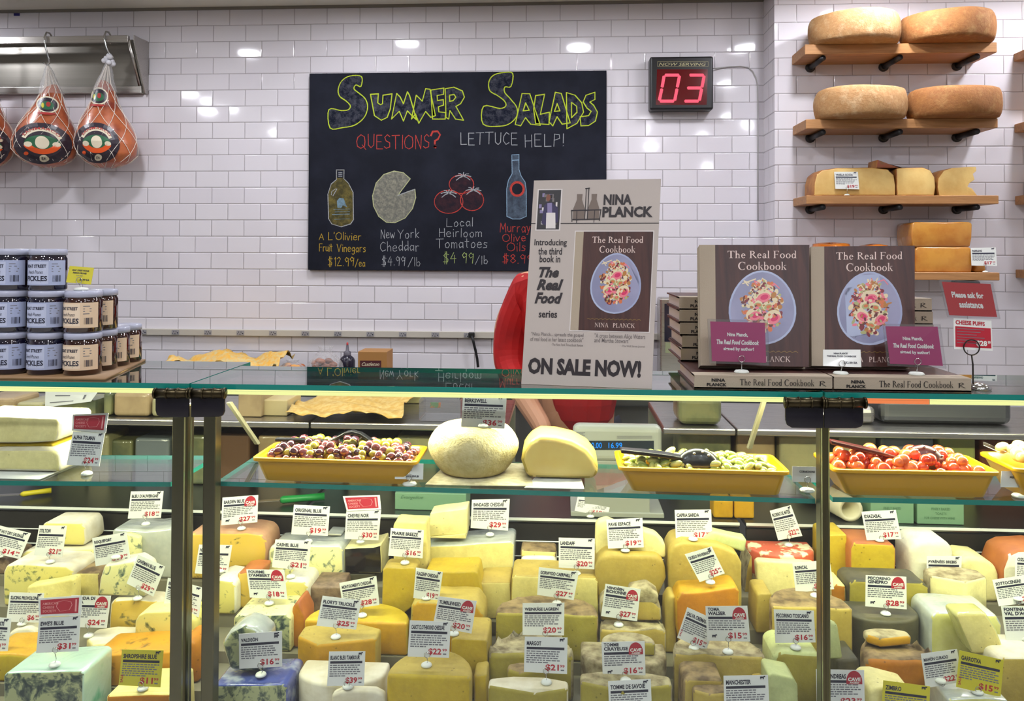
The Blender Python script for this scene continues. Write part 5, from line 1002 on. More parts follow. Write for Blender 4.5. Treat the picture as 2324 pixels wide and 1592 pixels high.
P_ = {'yel': pm('yellow', (204, 178, 48), (190, 160, 34)), 'pale': pm('pale', (236, 224, 146), (228, 212, 128)), 'cream': pm('cream', (238, 230, 166), (230, 218, 146)), 'gold': pm('gold', (208, 162, 32), (190, 140, 20)),
      'orange': pm('orange', (200, 134, 20), (176, 108, 14)), 'green': pm('greenish', (172, 160, 66), (156, 142, 54)), 'white': pm('white', (240, 238, 214), (232, 228, 198)), 'tan': pm('tan', (192, 170, 84), (174, 150, 66)), 'mint': pm('mint', (204, 212, 150), (192, 202, 138)),
      'rind': mat('rind_brown', (156, 132, 86), .7, col2=(92, 72, 42), ns=34, bump=.6, bs=90), 'grey': mat('rind_grey', (176, 164, 124), .75, col2=(112, 98, 64), ns=40, bump=.7, bs=110), 'wrind': mat('rind_white', (226, 220, 196), .7, col2=(204, 194, 160), ns=20, bump=.3, bs=70),
      'dark': mat('rind_dark', (62, 60, 40), .6, col2=(88, 82, 54), ns=22, bump=.4, bs=80), 'orind': mat('rind_orange', (184, 110, 50), .5, col2=(160, 88, 40), ns=18, bump=.2), 'black': mat('black_wax', (16, 16, 16), .18, coat=.6), 'foil': mat('wrap_foil', (202, 206, 194), .25, .15, col2=(168, 176, 172), ns=14, bump=.5, bs=40, coat=.7),
      'gfoil': mat('green_foil', (186, 214, 196), .25, .15, col2=(90, 178, 140), ns=9, lo=.5, hi=.6, bump=.5, bs=40, coat=.7), 'bfoil': mat('blue_foil', (70, 84, 156), .25, .2, col2=(176, 186, 206), ns=16, lo=.5, hi=.62, bump=.6, bs=40, coat=.7), 'pinkr': mat('rind_pinkish', (196, 152, 112), .6, col2=(176, 128, 90), ns=20, bump=.2),
      'bl1': vein_mat('veined_cream', (222, 210, 120), (66, 82, 58), .55), 'bl2': vein_mat('veined_pale', (232, 228, 162), (70, 92, 84), .535, 34), 'bl3': vein_mat('veined_heavy', (172, 178, 128), (46, 64, 60), .47, 30), 'bl4': vein_mat('veined_yellow', (214, 180, 74), (82, 82, 48), .57, 26), 'bl5': vein_mat('veined_orange', (208, 146, 26), (100, 76, 28), .58, 20),
      'salami': mat('netted_salami', (140, 118, 92), .6, col2=(104, 84, 66), ns=60, bump=.6, bs=120), 'label': mat('red_label', (206, 96, 66), .4, col2=(232, 222, 180), ns=30, lo=.5, hi=.56), 'clear': mat('wrapped_pale', (206, 204, 130), .25, col2=(190, 186, 108), coat=.9, bump=.3, bs=40, cr=.05)}
CH = {}
def rowend(Y): return next((c for a, c, z in ROWS if a <= Y + .026 < c), 2.055)
GC = 'pieces of cheese heaped on the case deck'
def cheese(key, label, P, Y, dep=.1, m='yel', side=None, base='deck', bev=.006, name='cheese_block'):
    zb = zdeck(Y) if base == 'deck' else CH[base][0] if isinstance(base, str) else None
    if base == 'deck': dep = min(dep, rowend(Y) - Y - .002)
    zmax = max(at(x, y, Y).z for x, y in P); side = side or m
    o = slab_px(name, label, P, Y, dep, [P_[m], P_[side]], zb + .0003 if zb is not None else None, GC, bev)
    CH[key] = (zmax, Y, Y + dep); return o
def half(key, label, x0, x1, yt, yb, Y, dep, shape, m, top, base='deck', side=None, bev=.006, name='cheese_half', rag=0.0):
    """cut wheel standing on its rind side: outline seen from above; shape D flat cut face in front, Q rind in front, V corner in front (u)"""
    if base == 'deck': dep = min(dep, rowend(Y) - Y - .002)
    a, c = at(x0, yt, Y), at(x1, yt, Y); zt = (a.z + c.z) / 2; zb = (zdeck(Y) if base == 'deck' else CH[base][0] if isinstance(base, str) else at((x0 + x1) / 2, yb, Y).z) + .0003
    w = c.x - a.x; n = 18; pts = []; ncut = 0
    if shape == 'D': pts = [(a.x, Y)] + [(a.x + w * k / 6, Y) for k in range(1, 6)] + [(c.x, Y)]; ncut = 6; pts += [(a.x + w * (.5 + .5 * math.cos(PI * k / n)), Y + .012 + (dep - .012) * math.sin(PI * k / n)) for k in range(0, n + 1)]
    elif shape == 'Q': pts = [(a.x + w * (.5 - .5 * math.cos(PI * k / n)), Y + dep * .55 * (1 - math.sin(PI * k / n))) for k in range(n + 1)] + [(c.x, Y + dep), (a.x, Y + dep)]; ncut = 0
    else:
        u = shape; pts = [(a.x, Y + dep * .35)] + [(a.x + w * u * k / 4, Y + dep * .35 * (1 - k / 4)) for k in range(1, 5)] + [(a.x + w * (u + (1 - u) * k / 4), Y + dep * .35 * k / 4) for k in range(1, 5)]; ncut = 8; pts += [(c.x, Y + dep * .8), (a.x + w * .7, Y + dep), (a.x + w * .3, Y + dep), (a.x, Y + dep * .8)]
    b = MB(); area = sum(pts[i][0] * pts[(i + 1) % len(pts)][1] - pts[(i + 1) % len(pts)][0] * pts[i][1] for i in range(len(pts)))
    b.column(pts, zb, zt, 1, 2, lambda i: 0 if i < ncut else 2)
    if rag:
        for i, v in enumerate(b.v):
            if v[2] > zt - .001: b.v[i] = (v[0], v[1], v[2] + random.uniform(-rag, rag))
    o = b.build(name, [P_[m], P_[top], P_[side or top]], None, bevel=bev, seg=3, ang=32); tag(o, label, 'cheese', GC); CH[key] = (zt, Y, Y + dep); return o
R1, R2, R3, R4, R5 = 1.495, 1.605, 1.715, 1.825, 1.94
# left case
cheese('w1', 'brown wrapped sausage at the photo edge below the $14 card', [(-40, 1400), (-40, 1272), (-10, 1262), (14, 1268), (24, 1290), (26, 1300), (25, 1400)], R5, .1, 'salami', bev=.012, name='sausage')
cheese('a1', 'cream slab under the blue-veined block behind the $21 card', [(47, 1335), (47, 1258), (60, 1250), (214, 1244), (216, 1268), (214, 1335)], R5 - .0, .1, 'cream', 'wrind')
cheese('a2', 'blue-veined cream block standing behind the faded $21 card', [(96, 1250), (95, 1192), (104, 1186), (184, 1187), (192, 1198), (195, 1228), (190, 1250)], R5 + .01, .085, 'bl1', 'wrind', 'a1')
cheese('b1', 'wide blue-veined block with a pale slab in front, below the $21 foot', [(8, 1390), (7, 1300), (14, 1284), (40, 1281), (150, 1286), (166, 1296), (166, 1390)], R4, .1, 'bl1', 'wrind')
cheese('b1s', 'smooth yellow slab leaning against the wide blue-veined block', [(62, 1400), (60, 1332), (74, 1329), (120, 1322), (164, 1313), (167, 1320), (166, 1400)], 1.785, .035, 'pale', 'pale')
cheese('b2', 'small tan-topped block beside the wide blue-veined block', [(170, 1390), (169, 1304), (176, 1300), (224, 1300), (226, 1390)], R4 + .01, .09, 'pale', 'rind')
cheese('c1', 'long grey-wrapped blue block reaching behind the first post', [(254, 1330), (253, 1204), (262, 1201), (330, 1206), (398, 1198), (402, 1330)], R5, .1, 'foil', 'foil', bev=.008)
cheese('c1e', 'veined cream end of cheese beside the grey wrapped block', [(256, 1330), (258, 1216), (290, 1212), (316, 1220), (318, 1330)], R5 - .02, .018, 'bl2', 'bl2')
cheese('y1', 'yellow half cylinder with dark vertical veins near the first post', [(246, 1440), (250, 1372), (256, 1363), (300, 1360), (352, 1364), (362, 1374), (362, 1440)], 1.765, .055, 'bl4', 'wrind', bev=.01)
cheese('x1', 'pale blue-veined wedge under the tilted $29 card', [(222, 1362), (226, 1316), (236, 1284), (300, 1274), (326, 1290), (334, 1330), (330, 1362)], R4 - .05, .06, 'bl2', 'white', 'y1')
cheese('z1', 'tall pale veined block in front of the first post', [(304, 1470), (306, 1412), (314, 1397), (330, 1390), (388, 1388), (396, 1395), (396, 1470)], R3 - .01, .055, 'bl1', 'cream', bev=.01)
half('cc', 'white soft wedge carrying the $24 cave card', 176, 310, 1466, 1492, R3 - .05, .09, .25, 'cream', 'wrind', None)
cheese('bb', 'pale bell-shaped cheese under the $6 card', [(18, 1500), (16, 1444), (24, 1435), (40, 1428), (64, 1426), (78, 1434), (84, 1446), (84, 1500)], R3 + .012, .045, 'white', 'wrind', bev=.008)
cheese('bb2', 'yellow rounded cheese at the photo edge above the green-wrapped block', [(-40, 1600), (-40, 1486), (20, 1484), (66, 1488), (76, 1502), (78, 1600)], R2, .1, 'yel', 'gold', bev=.015)
cheese('dd', 'broad orange blue-veined cheese behind the yellow sale card', [(197, 1600), (195, 1505), (203, 1494), (215, 1489), (300, 1484), (392, 1480), (398, 1486), (398, 1600)], R2, .1, 'bl5', 'bl5', bev=.012)
cheese('ee', 'big blue-veined block with green foil on top, front corner', [(6, 1690), (7, 1536), (14, 1528), (100, 1526), (182, 1523), (190, 1530), (189, 1690)], R1, .1, 'bl3', 'gfoil', bev=.009)
cheese('ff', 'orange cheese end just below the yellow sale card', [(240, 1690), (240, 1580), (300, 1577), (386, 1576), (390, 1690)], R1, .1, 'orange', 'pale')
cheese('gg', 'orange-yellow piece seen in the gap between the two posts', [(398, 1640), (398, 1470), (420, 1452), (440, 1462), (452, 1500), (450, 1640)], R2 + .02, .08, 'orange', 'orange', bev=.012)
cheese('gg2', 'green-veined piece low in the gap between the two posts', [(404, 1500), (404, 1400), (430, 1396), (446, 1410), (446, 1500)], R3 + .02, .08, 'bl1', 'bl1', bev=.012)
# middle case, blue section
cheese('d1', 'yellow blue-veined half wheel with a pinkish rind under the $27 cave card', [(419, 1330), (420, 1220), (436, 1210), (560, 1207), (592, 1212), (604, 1226), (607, 1250), (604, 1286), (480, 1298), (470, 1330)], R5, .1, 'bl4', 'pinkr', bev=.012)
cheese('e1', 'pinkish wedge with a white edge beside the second post', [(538, 1420), (538, 1302), (560, 1298), (590, 1300), (580, 1340), (560, 1385), (552, 1420)], R4 + .02, .08, 'bl4', 'orind')
cheese('hh', 'blue-veined cylinder against the second post', [(484, 1445), (484, 1320), (500, 1316), (526, 1320), (534, 1330), (534, 1445)], R4 - .01, .09, 'bl1', 'white', bev=.014)
cheese('f1', 'large white-topped blue-veined block behind the two $19 and $21 cards', [(607, 1345), (609, 1252), (614, 1240), (770, 1238), (778, 1248), (780, 1330), (700, 1345)], R5 - .01, .1, 'bl2', 'foil', bev=.01)
cheese('f2', 'small white block end behind the white-topped blue block', [(742, 1236), (742, 1210), (774, 1212), (775, 1236)], R5 + .05, .05, 'white', 'foil', 'f1')
cheese('g0', 'dark wrapped box under the black waxed block', [(784, 1345), (784, 1302), (850, 1300), (850, 1345)], R5 + .005, .08, 'dark', 'dark')
cheese('g1', 'black waxed block with a cream top under the $30 card', [(782, 1298), (781, 1246), (846, 1243), (864, 1238), (866, 1290), (848, 1298)], R5, .09, 'black', 'cream', 'g0', bev=.003)
cheese('jj', 'paper-capped veined cylinder to the side of the $18 cave card', [(634, 1420), (636, 1330), (650, 1318), (690, 1320), (699, 1332), (699, 1420)], R4 - .01, .09, 'bl1', 'white', bev=.01)
cheese('ll', 'brown glossy net-wrapped block beneath the big blue cheese', [(700, 1430), (701, 1338), (706, 1333), (772, 1334), (776, 1430)], R4 + .01, .09, 'salami', 'salami')
cheese('ii', 'blue-veined half cylinder with a mouldy white top under the $18 cave card', [(529, 1500), (529, 1404), (540, 1396), (648, 1394), (660, 1404), (660, 1500)], R3, .1, 'bl3', 'bl2', bev=.012)
cheese('ii2', 'orange rind edge beside the mouldy half cylinder', [(663, 1500), (662, 1380), (676, 1366), (692, 1400), (694, 1500)], R3 + .02, .07, 'orange', 'orind')
cheese('kk0', 'green-veined block under crumpled blue foil at the photo bottom', [(478, 1700), (480, 1562), (490, 1556), (560, 1555), (640, 1553), (652, 1560), (652, 1700)], R1, .1, 'bl3', 'bfoil', bev=.008)
cheese('kk', 'upright plastic-wrapped wedge leaning beside the $16 card', [(545, 1556), (520, 1524), (500, 1464), (520, 1434), (552, 1418), (580, 1428), (602, 1446), (602, 1552)], R1 + .035, .065, 'bl3', 'foil', 'kk0', bev=.01)
# cheddar section
half('mm', 'wide yellow half wheel carrying the $28 card', 690, 925, 1412, 1475, R3, .1, 'D', 'gold', 'yel')
half('nn', 'golden half wheel with a rounded back under the $25 card', 662, 846, 1466, 1540, R2, .1, .32, 'gold', 'tan')
half('oo', 'cream wheel edge low in front of the golden half wheel', 660, 862, 1556, 1640, R1 + .01, .1, 'Q', 'tan', 'wrind')
cheese('oo2', 'rounded white cheese at the photo bottom under the $39 card', [(752, 1690), (752, 1578), (775, 1569), (850, 1569), (872, 1580), (872, 1690)], R1 - .01, .02, 'wrind', 'wrind', bev=.006)
cheese('h2', 'pale yellow slice block standing behind the $16 card', [(893, 1290), (892, 1192), (900, 1182), (968, 1186), (972, 1290)], R4 + .05, .06, 'pale', 'pale')
cheese('h1', 'yellow block under the $16 card, top of the cheddar heap', [(866, 1400), (868, 1294), (876, 1288), (938, 1289), (944, 1294), (944, 1372), (900, 1400)], R4 - .01, .055, 'yel', 'tan')
cheese('j1', 'largest pale cheddar block with clear wrap on top, under the $29 card', [(962, 1320), (962, 1244), (970, 1240), (1060, 1236), (1160, 1230), (1167, 1236), (1166, 1340), (1090, 1340)], R5, .1, 'pale', 'foil', bev=.007)
cheese('i2', 'lower pale slice lying on the big cheddar block', [(971, 1241), (970, 1222), (1056, 1213), (1057, 1239)], R5 + .012, .07, 'cream', 'cream', 'j1', bev=.003)
cheese('i1', 'upper pale slice propped on top of the big cheddar block', [(973, 1219), (976, 1166), (1060, 1154), (1060, 1212)], R5 + .018, .06, 'cream', 'cream', None, bev=.003)
cheese('k1', 'pale yellow block standing under the big cheddar block', [(1084, 1440), (1086, 1328), (1092, 1323), (1158, 1322), (1161, 1440)], R4 + .01, .09, 'pale', 'tan')
cheese('l1', 'golden cheddar block above the $19 small card', [(950, 1400), (958, 1318), (966, 1300), (1076, 1297), (1084, 1302), (1096, 1368), (1090, 1400)], R4 - .02, .09, 'yel', 'yel', bev=.008)
cheese('ss', 'golden block behind the $20 cave card', [(930, 1470), (932, 1376), (945, 1366), (1080, 1370), (1098, 1396), (1100, 1470)], R3, .09, 'gold', 'tan', bev=.008)
cheese('rr', 'yellow block to the side of the $22 card', [(1022, 1560), (1024, 1454), (1030, 1449), (1100, 1453), (1106, 1458), (1106, 1560)], R2, .1, 'yel', 'tan')
cheese('rr2', 'yellow block end low beside the big front cheddar', [(1074, 1690), (1074, 1534), (1105, 1530), (1110, 1690)], R1 + .05, .06, 'yel', 'tan')
half('qq', 'big front cheddar with a greasy tan top carrying the $22 card', 877, 1070, 1534, 1640, R1, .11, 'D', 'yel', 'tan', bev=.008)
# tomme section
cheese('m3', 'small brown-topped piece stacked highest beside the second $20 card', [(1181, 1266), (1182, 1248), (1262, 1252), (1263, 1268)], R5 + .005, .06, 'pale', 'rind', None)
cheese('m2', 'bright white upright piece under the small brown-topped piece', [(1184, 1330), (1182, 1272), (1190, 1267), (1258, 1268), (1264, 1280), (1260, 1330)], R5 - .01, .08, 'white', 'white', bev=.012)
cheese('n1', 'yellow block under the white upright piece and the $27 glare card', [(1160, 1400), (1161, 1312), (1168, 1306), (1350, 1312), (1358, 1320), (1358, 1400)], R4, .1, 'pale', 'tan')
half('tt', 'wide half wheel with a brown mottled top behind the $20 and $21 cards', 1125, 1358, 1395, 1475, R3, .1, 'D', 'green', 'rind', rag=.0015)
half('uu', 'rounded half wheel with a crusty top below the wide brown-topped one', 1108, 1302, 1486, 1560, R2, .1, 'D', 'green', 'grey', rag=.002, bev=.012)
half('vv', 'small brown-topped wedge tucked under the $21 card', 1150, 1240, 1530, 1560, R2 - .05, .045, .35, 'green', 'rind', None)
half('ww', 'front round cheese with a powdery top under the $21 card foot', 1105, 1290, 1574, 1650, R1 - .005, .06, .6, 'green', 'wrind')
cheese('o2', 'pale upright slice behind the $19 card on the round stack', [(1352, 1262), (1352, 1192), (1360, 1184), (1378, 1179), (1402, 1190), (1402, 1262)], R4 + .05, .03, 'cream', 'cream', None)
cheese('o3', 'pale curved slice lying to the side of the $19 card', [(1398, 1248), (1400, 1206), (1458, 1204), (1490, 1214), (1510, 1236), (1511, 1268), (1472, 1264), (1430, 1252)], R4 + .02, .035, 'cream', 'cream', None)
cheese('o1', 'round pale yellow half cheese under the $19 glare card', [(1366, 1366), (1352, 1330), (1350, 1290), (1362, 1264), (1384, 1256), (1494, 1260), (1510, 1282), (1513, 1316), (1500, 1346), (1478, 1366)], R4, .1, 'tan', 'tan', 'deck', bev=.016)
cheese('xx2', 'small brown rind wedge beside the $27 cave card', [(1428, 1374), (1430, 1342), (1470, 1334), (1496, 1352), (1492, 1374)], R3 + .03, .05, 'grey', 'grey', None)
cheese('xx', 'tan wedge behind the $27 cave card', [(1362, 1411), (1362, 1372), (1375, 1358), (1480, 1362), (1500, 1380), (1502, 1411)], R3 + .03, .055, 'tan', 'grey', None)
half('yy', 'tan slab with a crusty top under the $27 cave card', 1362, 1512, 1432, 1500, R3 - .012, .1, 'D', 'tan', 'grey', rag=.002)
half('zz', 'low mouldy wheel behind the $16 cave card', 1320, 1521, 1514, 1600, R2 - .022, .1, 'Q', 'grey', 'grey')
half('zz2', 'brown-crusted wedge top behind the $16 cave card', 1366, 1488, 1460, 1530, R2 + .02, .05, 'D', 'green', 'grey', 'zz')
half('aaa', 'mouldy wheel with a wrapped top at the photo bottom behind the savoie card', 1318, 1530, 1568, 1650, R1 + .0, .07, .45, 'green', 'grey')
# goat and sheep section
cheese('p2', 'pale green slice lying on top of the $17 rounded cheese', [(1592, 1229), (1602, 1218), (1618, 1208), (1696, 1225), (1690, 1256), (1640, 1239)], R4 + .03, .04, 'mint', 'mint', None)
cheese('p1', 'tall rounded tan cheese under the first $17 card', [(1524, 1365), (1517, 1310), (1520, 1256), (1530, 1238), (1552, 1231), (1630, 1238), (1672, 1256), (1684, 1280), (1684, 1350), (1676, 1365)], R4, .1, 'tan', 'tan', bev=.016)
cheese('q1', 'orange half cheese with a wavy top in front of the tall rounded one', [(1546, 1470), (1534, 1420), (1533, 1366), (1545, 1346), (1590, 1344), (1620, 1340), (1668, 1332), (1679, 1342), (1680, 1470)], R3 + .03, .07, 'orange', 'gold', bev=.012)
cheese('q2', 'pale round cheese behind the orange half, beside the tan stack', [(1508, 1520), (1510, 1370), (1520, 1352), (1534, 1354), (1536, 1520)], R3 + .05, .08, 'tan', 'tan', bev=.014)
half('bbb', 'broad tan slab with a wrinkled wrapped top under the $15 cave card', 1530, 1738, 1490, 1545, R2, .1, 'D', 'tan', 'grey', rag=.003)
cheese('ccc', 'tan piece low under the broad wrapped slab', [(1550, 1690), (1552, 1548), (1564, 1542), (1640, 1545), (1648, 1690)], R1 + .03, .07, 'tan', 'rind')
half('ccc2', 'brown-topped wedge at the photo bottom beside a card cut by the photo bottom', 1576, 1700, 1578, 1640, R1 - .005, .04, .3, 'tan', 'rind')
cheese('ddd', 'pale mint wedge standing at the photo bottom', [(1745, 1690), (1744, 1536), (1750, 1530), (1800, 1540), (1811, 1556), (1812, 1690)], R1 + .02, .06, 'mint', 'mint', bev=.008)
cheese('r0', 'tan block under the red-labelled wheel', [(1690, 1355), (1696, 1290), (1704, 1262), (1706, 1264), (1707, 1355)], R5 + .02, .08, 'tan', 'grey')
half('r1', 'cut wheel with a red and white printed top under the $22 card', 1710, 1862, 1262, 1350, R5, .1, 'Q', 'tan', 'label')
cheese('r2', 'bright white-yellow cut face in front of the red-labelled wheel', [(1728, 1345), (1718, 1310), (1716, 1278), (1724, 1273), (1850, 1280), (1854, 1345)], R5 - .03, .025, 'cream', 'cream')
half('fff', 'wide tan half wheel with a stained top behind the $16 toscano card', 1752, 1936, 1380, 1480, R3, .1, 'D', 'tan', 'rind', rag=.0015)
cheese('fff2', 'tan block stacked behind the toscano card edge', [(1716, 1470), (1718, 1352), (1726, 1347), (1752, 1348), (1754, 1470)], R4 - .02, .08, 'tan', 'tan')
cheese('ggg', 'small orange piece past the third post', [(1886, 1400), (1884, 1336), (1896, 1326), (1920, 1330), (1922, 1400)], R4, .08, 'orange', 'pale')
cheese('eee', 'large green-edged yellow block under the $16 toscano card', [(1756, 1640), (1757, 1496), (1764, 1484), (1780, 1480), (1862, 1486), (1868, 1640)], R2, .1, 'green', 'mint', bev=.01)
cheese('eee2', 'pale mint wedge showing past the third post', [(1866, 1500), (1870, 1420), (1884, 1412), (1902, 1420), (1914, 1498)], R2 + .005, .02, 'mint', 'mint', None)
# right case
cheese('s1', 'tall yellow block next to the third post, behind', [(1870, 1345), (1870, 1220), (1876, 1215), (1922, 1214), (1923, 1345)], R5 + .01, .09, 'yel', 'yel')
cheese('s2', 'yellow block with an orange-brown top under the second $17 card', [(1930, 1345), (1929, 1246), (1936, 1232), (2026, 1236), (2034, 1246), (2032, 1345)], R5 - .02, .1, 'yel', 'orind', bev=.008)
cheese('t1', 'tall white cheese behind the pyrenees brebis card', [(2069, 1345), (2067, 1250), (2074, 1234), (2092, 1228), (2144, 1228), (2160, 1236), (2166, 1252), (2166, 1345)], R5, .1, 'white', 'white', bev=.014)
cheese('t2', 'cream wedge to the side of the pyrenees brebis card', [(2180, 1345), (2180, 1272), (2200, 1266), (2236, 1270), (2260, 1284), (2268, 1305), (2270, 1345)], R5, .09, 'cream', 'cream', bev=.01)
cheese('u1', 'white cheese with a rust-orange rind at the photo edge', [(2272, 1345), (2274, 1294), (2286, 1260), (2310, 1250), (2380, 1246), (2380, 1345)], R5 - .01, .1, 'white', 'orind', bev=.01)
half('iii', 'dark-rinded half wheel under the greenish slab', 1928, 2108, 1412, 1490, R3, .1, 'Q', 'dark', 'dark')
cheese('hhh', 'long greenish slab behind the $28 cave card', [(1936, 1396), (1924, 1370), (1925, 1326), (1938, 1317), (2092, 1322), (2108, 1332), (2112, 1356), (2104, 1396)], R4 - .01, .08, 'green', 'dark', bev=.01)
cheese('hh3', 'tan piece between the greenish slab and the grey-topped wedge', [(2108, 1440), (2110, 1340), (2120, 1336), (2121, 1440)], R4 + .03, .06, 'tan', 'tan')
half('mah', 'orange cheese with a brown mottled top, low beside the mahon card', 1965, 2142, 1500, 1580, R2, .1, 'D', 'orange', 'rind', rag=.002, bev=.012)
half('jjj', 'small wedge with a grey wrapped top lying on the orange cheese', 1974, 2078, 1452, 1470, R2 + .045, .05, .25, 'gold', 'grey', 'mah')
half('kkk', 'tall wedge with a grey dusty top near the photo edge', 2127, 2258, 1322, 1412, R4 - .02, .09, .52, 'cream', 'grey')
cheese('lll', 'clear-wrapped pale block under the grey-topped wedge', [(2110, 1500), (2112, 1404), (2124, 1390), (2262, 1396), (2276, 1420), (2278, 1500)], R3, .1, 'clear', 'foil', bev=.012)
cheese('lll2', 'shiny shrink-wrapped wedge leaning on the clear-wrapped block', [(2206, 1486), (2186, 1440), (2168, 1398), (2178, 1393), (2238, 1392), (2262, 1430), (2280, 1474), (2274, 1487)], R3 - .06, .05, 'pale', 'clear', None, bev=.008)
cheese('nnn', 'tan cheese behind the yellow $15 sale card at the photo edge', [(2262, 1640), (2264, 1502), (2276, 1494), (2380, 1496), (2380, 1640)], R2, .1, 'tan', 'wrind', bev=.01)
cheese('nn2', 'grey wrapped cheese under the yellow $15 sale card', [(2150, 1690), (2152, 1588), (2240, 1584), (2290, 1590), (2292, 1690)], R1, .1, 'clear', 'foil')
cheese('nn3', 'cream cheese beside the yellow card cut by the photo bottom', [(1974, 1690), (1974, 1572), (1986, 1562), (2010, 1562), (2080, 1580), (2082, 1690)], R1 + .01, .08, 'cream', 'cream', bev=.012)
cheese('nn4', 'brown block low past the third post', [(1884, 1690), (1884, 1560), (1940, 1556), (1962, 1690)], R1 + .03, .06, 'tan', 'rind')
cheese('nn5', 'dark rind end in the shade under the dark half wheel', [(1898, 1600), (1900, 1500), (1950, 1496), (1960, 1600)], R2 + .02, .08, 'dark', 'dark')
cheese('aab', 'tan block filling behind the mint wedge\'s neighbouring card', [(1716, 1690), (1716, 1560), (1742, 1556), (1744, 1690)], R1 + .05, .05, 'tan', 'tan')
# ------------------------------------------------------------------ price signs on the cheeses
def on(k): return CH[k]
sign('white price card marked $18 on the long grey-wrapped block', (297, 1116), (371, 1115), (365, 1176), (290, 1178), title="BLEU D'AUVERGNE", price='$18', base=(331, 1196), on=on('c1'))
sign('white cave-aged price card marked $27 on the pinkish-rinded half wheel', (505, 1130), (586, 1124), (584, 1186), (502, 1193), title='BARDEN BLUE', price='$27', cave=True, base=(548, 1205), on=on('d1'))
sign('white price card marked $19 over the white-topped blue block', (667, 1146), (749, 1150), (744, 1217), (661, 1213), title='ORIGINAL BLUE', price='$19', base=(700, 1236), on=on('f1'))
sign('price card marked $30 with a red award card above, on the black waxed block', (786, 1160), (865, 1158), (859, 1227), (782, 1224), title='CHEVRE NOIR', price='$30', base=(818, 1243), on=on('g1'), top=[(778, 1127), (862, 1124), (865, 1157), (787, 1161)])
sign('white price card marked $16 on the yellow block top of the cheddar heap', (887, 1199), (962, 1204), (959, 1268), (881, 1262), title='PRAIRIE BREEZE', price='$16', base=(919, 1280), on=on('h1'))
sign('white price card marked $29 on the largest pale cheddar block', (1071, 1135), (1157, 1133), (1153, 1205), (1068, 1199), title='BANDAGED CHEDDAR', price='$29', base=(1112, 1216), on=on('j1'))
sign('glare-faded white price card marked $19 on the round pale half cheese', (1376, 1180), (1458, 1176), (1461, 1243), (1380, 1246), title='PAVE ESPACE', price='$19', base=(1419, 1262), on=on('o1'), Y=1.835)
sign('white price card marked $20 just above the glare-washed $27 card', (1268, 1221), (1350, 1223), (1349, 1293), (1268, 1289), title='LANDAFF', price='$20', base=(1308, 1308), on=on('n1'))
sign('bright glare-washed price card marked $27 over the brown mottled half wheel', (1223, 1288), (1314, 1298), (1302, 1363), (1219, 1351), title='GORWYDD CAERPHILLY', price='$27', base=(1264, 1372), on=on('tt'), Y=1.76)
sign('white price card marked $17 on the tall rounded tan cheese', (1531, 1158), (1614, 1157), (1617, 1225), (1534, 1227), title='CAPRA SARDA', price='$17', base=(1573, 1236), on=on('p1'), Y=1.86)
sign('tilted narrow price card marked $22 on the red-labelled wheel', (1747, 1160), (1795, 1147), (1821, 1217), (1766, 1227), title='PECORINO DEL MATESE', price='$22', base=(1790, 1240), on=on('r1'))
sign('white price card marked $17 on the orange-brown topped block', (1955, 1162), (2033, 1158), (2046, 1224), (1967, 1227), title='IDIAZABAL', price='$17', base=(1996, 1241), on=on('s2'))
sign('cream price card marked $14 for sausage, cut by the photo edge', (-15, 1190), (70, 1211), (45, 1270), (-40, 1250), title='SWEET HOT DRY SAUSAGE', price='$14', Y=R4 + .105, zb=CH['w1'][0], base=(0, 1266))
sign('faded white price card marked $21 before the blue-veined block', (89, 1193), (152, 1194), (141, 1265), (77, 1261), title='STILTON', price='$21', base=(114, 1281), on=on('b1'))
sign('slanted white price card marked $19 reading ROQUEFORT', (209, 1222), (287, 1208), (296, 1272), (217, 1286), title='ROQUEFORT', price='$19', base=(262, 1294), on=on('x1'), Y=1.80)
sign('diamond-tilted white price card marked $29 on the pale veined wedge', (314, 1259), (375, 1287), (348, 1355), (287, 1325), title='CAVEMAN BLUE', price='$29', base=(312, 1348), Y=1.76, zb=CH['y1'][0])
sign('white price card marked $28 seen in the gap between the two posts', (381, 1312), (461, 1335), (451, 1402), (371, 1376), title='CAMBOZOLA BLUE'[10:], price='$28', Y=R3 + .03, zb=CH['gg2'][0], base=(424, 1402))
sign('white price card marked $23 beside the second post', (452, 1237), (527, 1238), (516, 1307), (442, 1302), title='HAZEN BLUE', price='$23', Y=R4 + .03, zb=CH['hh'][0], base=(500, 1320))
sign('white price card marked $6 reading SLICING PROVOLONE', (22, 1345), (100, 1347), (92, 1414), (14, 1412), title='SLICING PROVOLONE', price='$6', base=(50, 1432), on=on('bb'))
sign('white cave-aged price card marked $24 behind the red award card', (162, 1352), (252, 1353), (242, 1426), (154, 1424), title='TONDA DI', title2='TALA', price='$24', cave=True, base=(201, 1446), on=on('cc'))
sign('price card marked $31 under a dark red award card, on the green-foiled block', (89, 1403), (183, 1398), (178, 1479), (82, 1483), title="EWE'S BLUE", price='$31', base=(124, 1512), on=on('ee'), top=[(87, 1359), (187, 1352), (184, 1397), (88, 1401)])
sign('white price card cut by the photo edge above the yellow rounded cheese', (-62, 1399), (26, 1404), (17, 1480), (-70, 1476), title='CREAMY HAVARTI', price='$10', base=(-24, 1492), on=on('bb2'))
sign('yellow SALE price card marked $11 on the broad orange cheese', (277, 1475), (371, 1477), (364, 1561), (269, 1556), title='SHROPSHIRE BLUE', price='$11', yellow=True, sale=True, base=(324, 1577), Y=1.504, lean=.006, zb=CH['ff'][0])
sign('white price card marked $21 before the white-topped blue block', (625, 1225), (706, 1228), (700, 1297), (617, 1288), title='CASHEL BLUE', price='$21', base=(660, 1312), on=on('jj'))
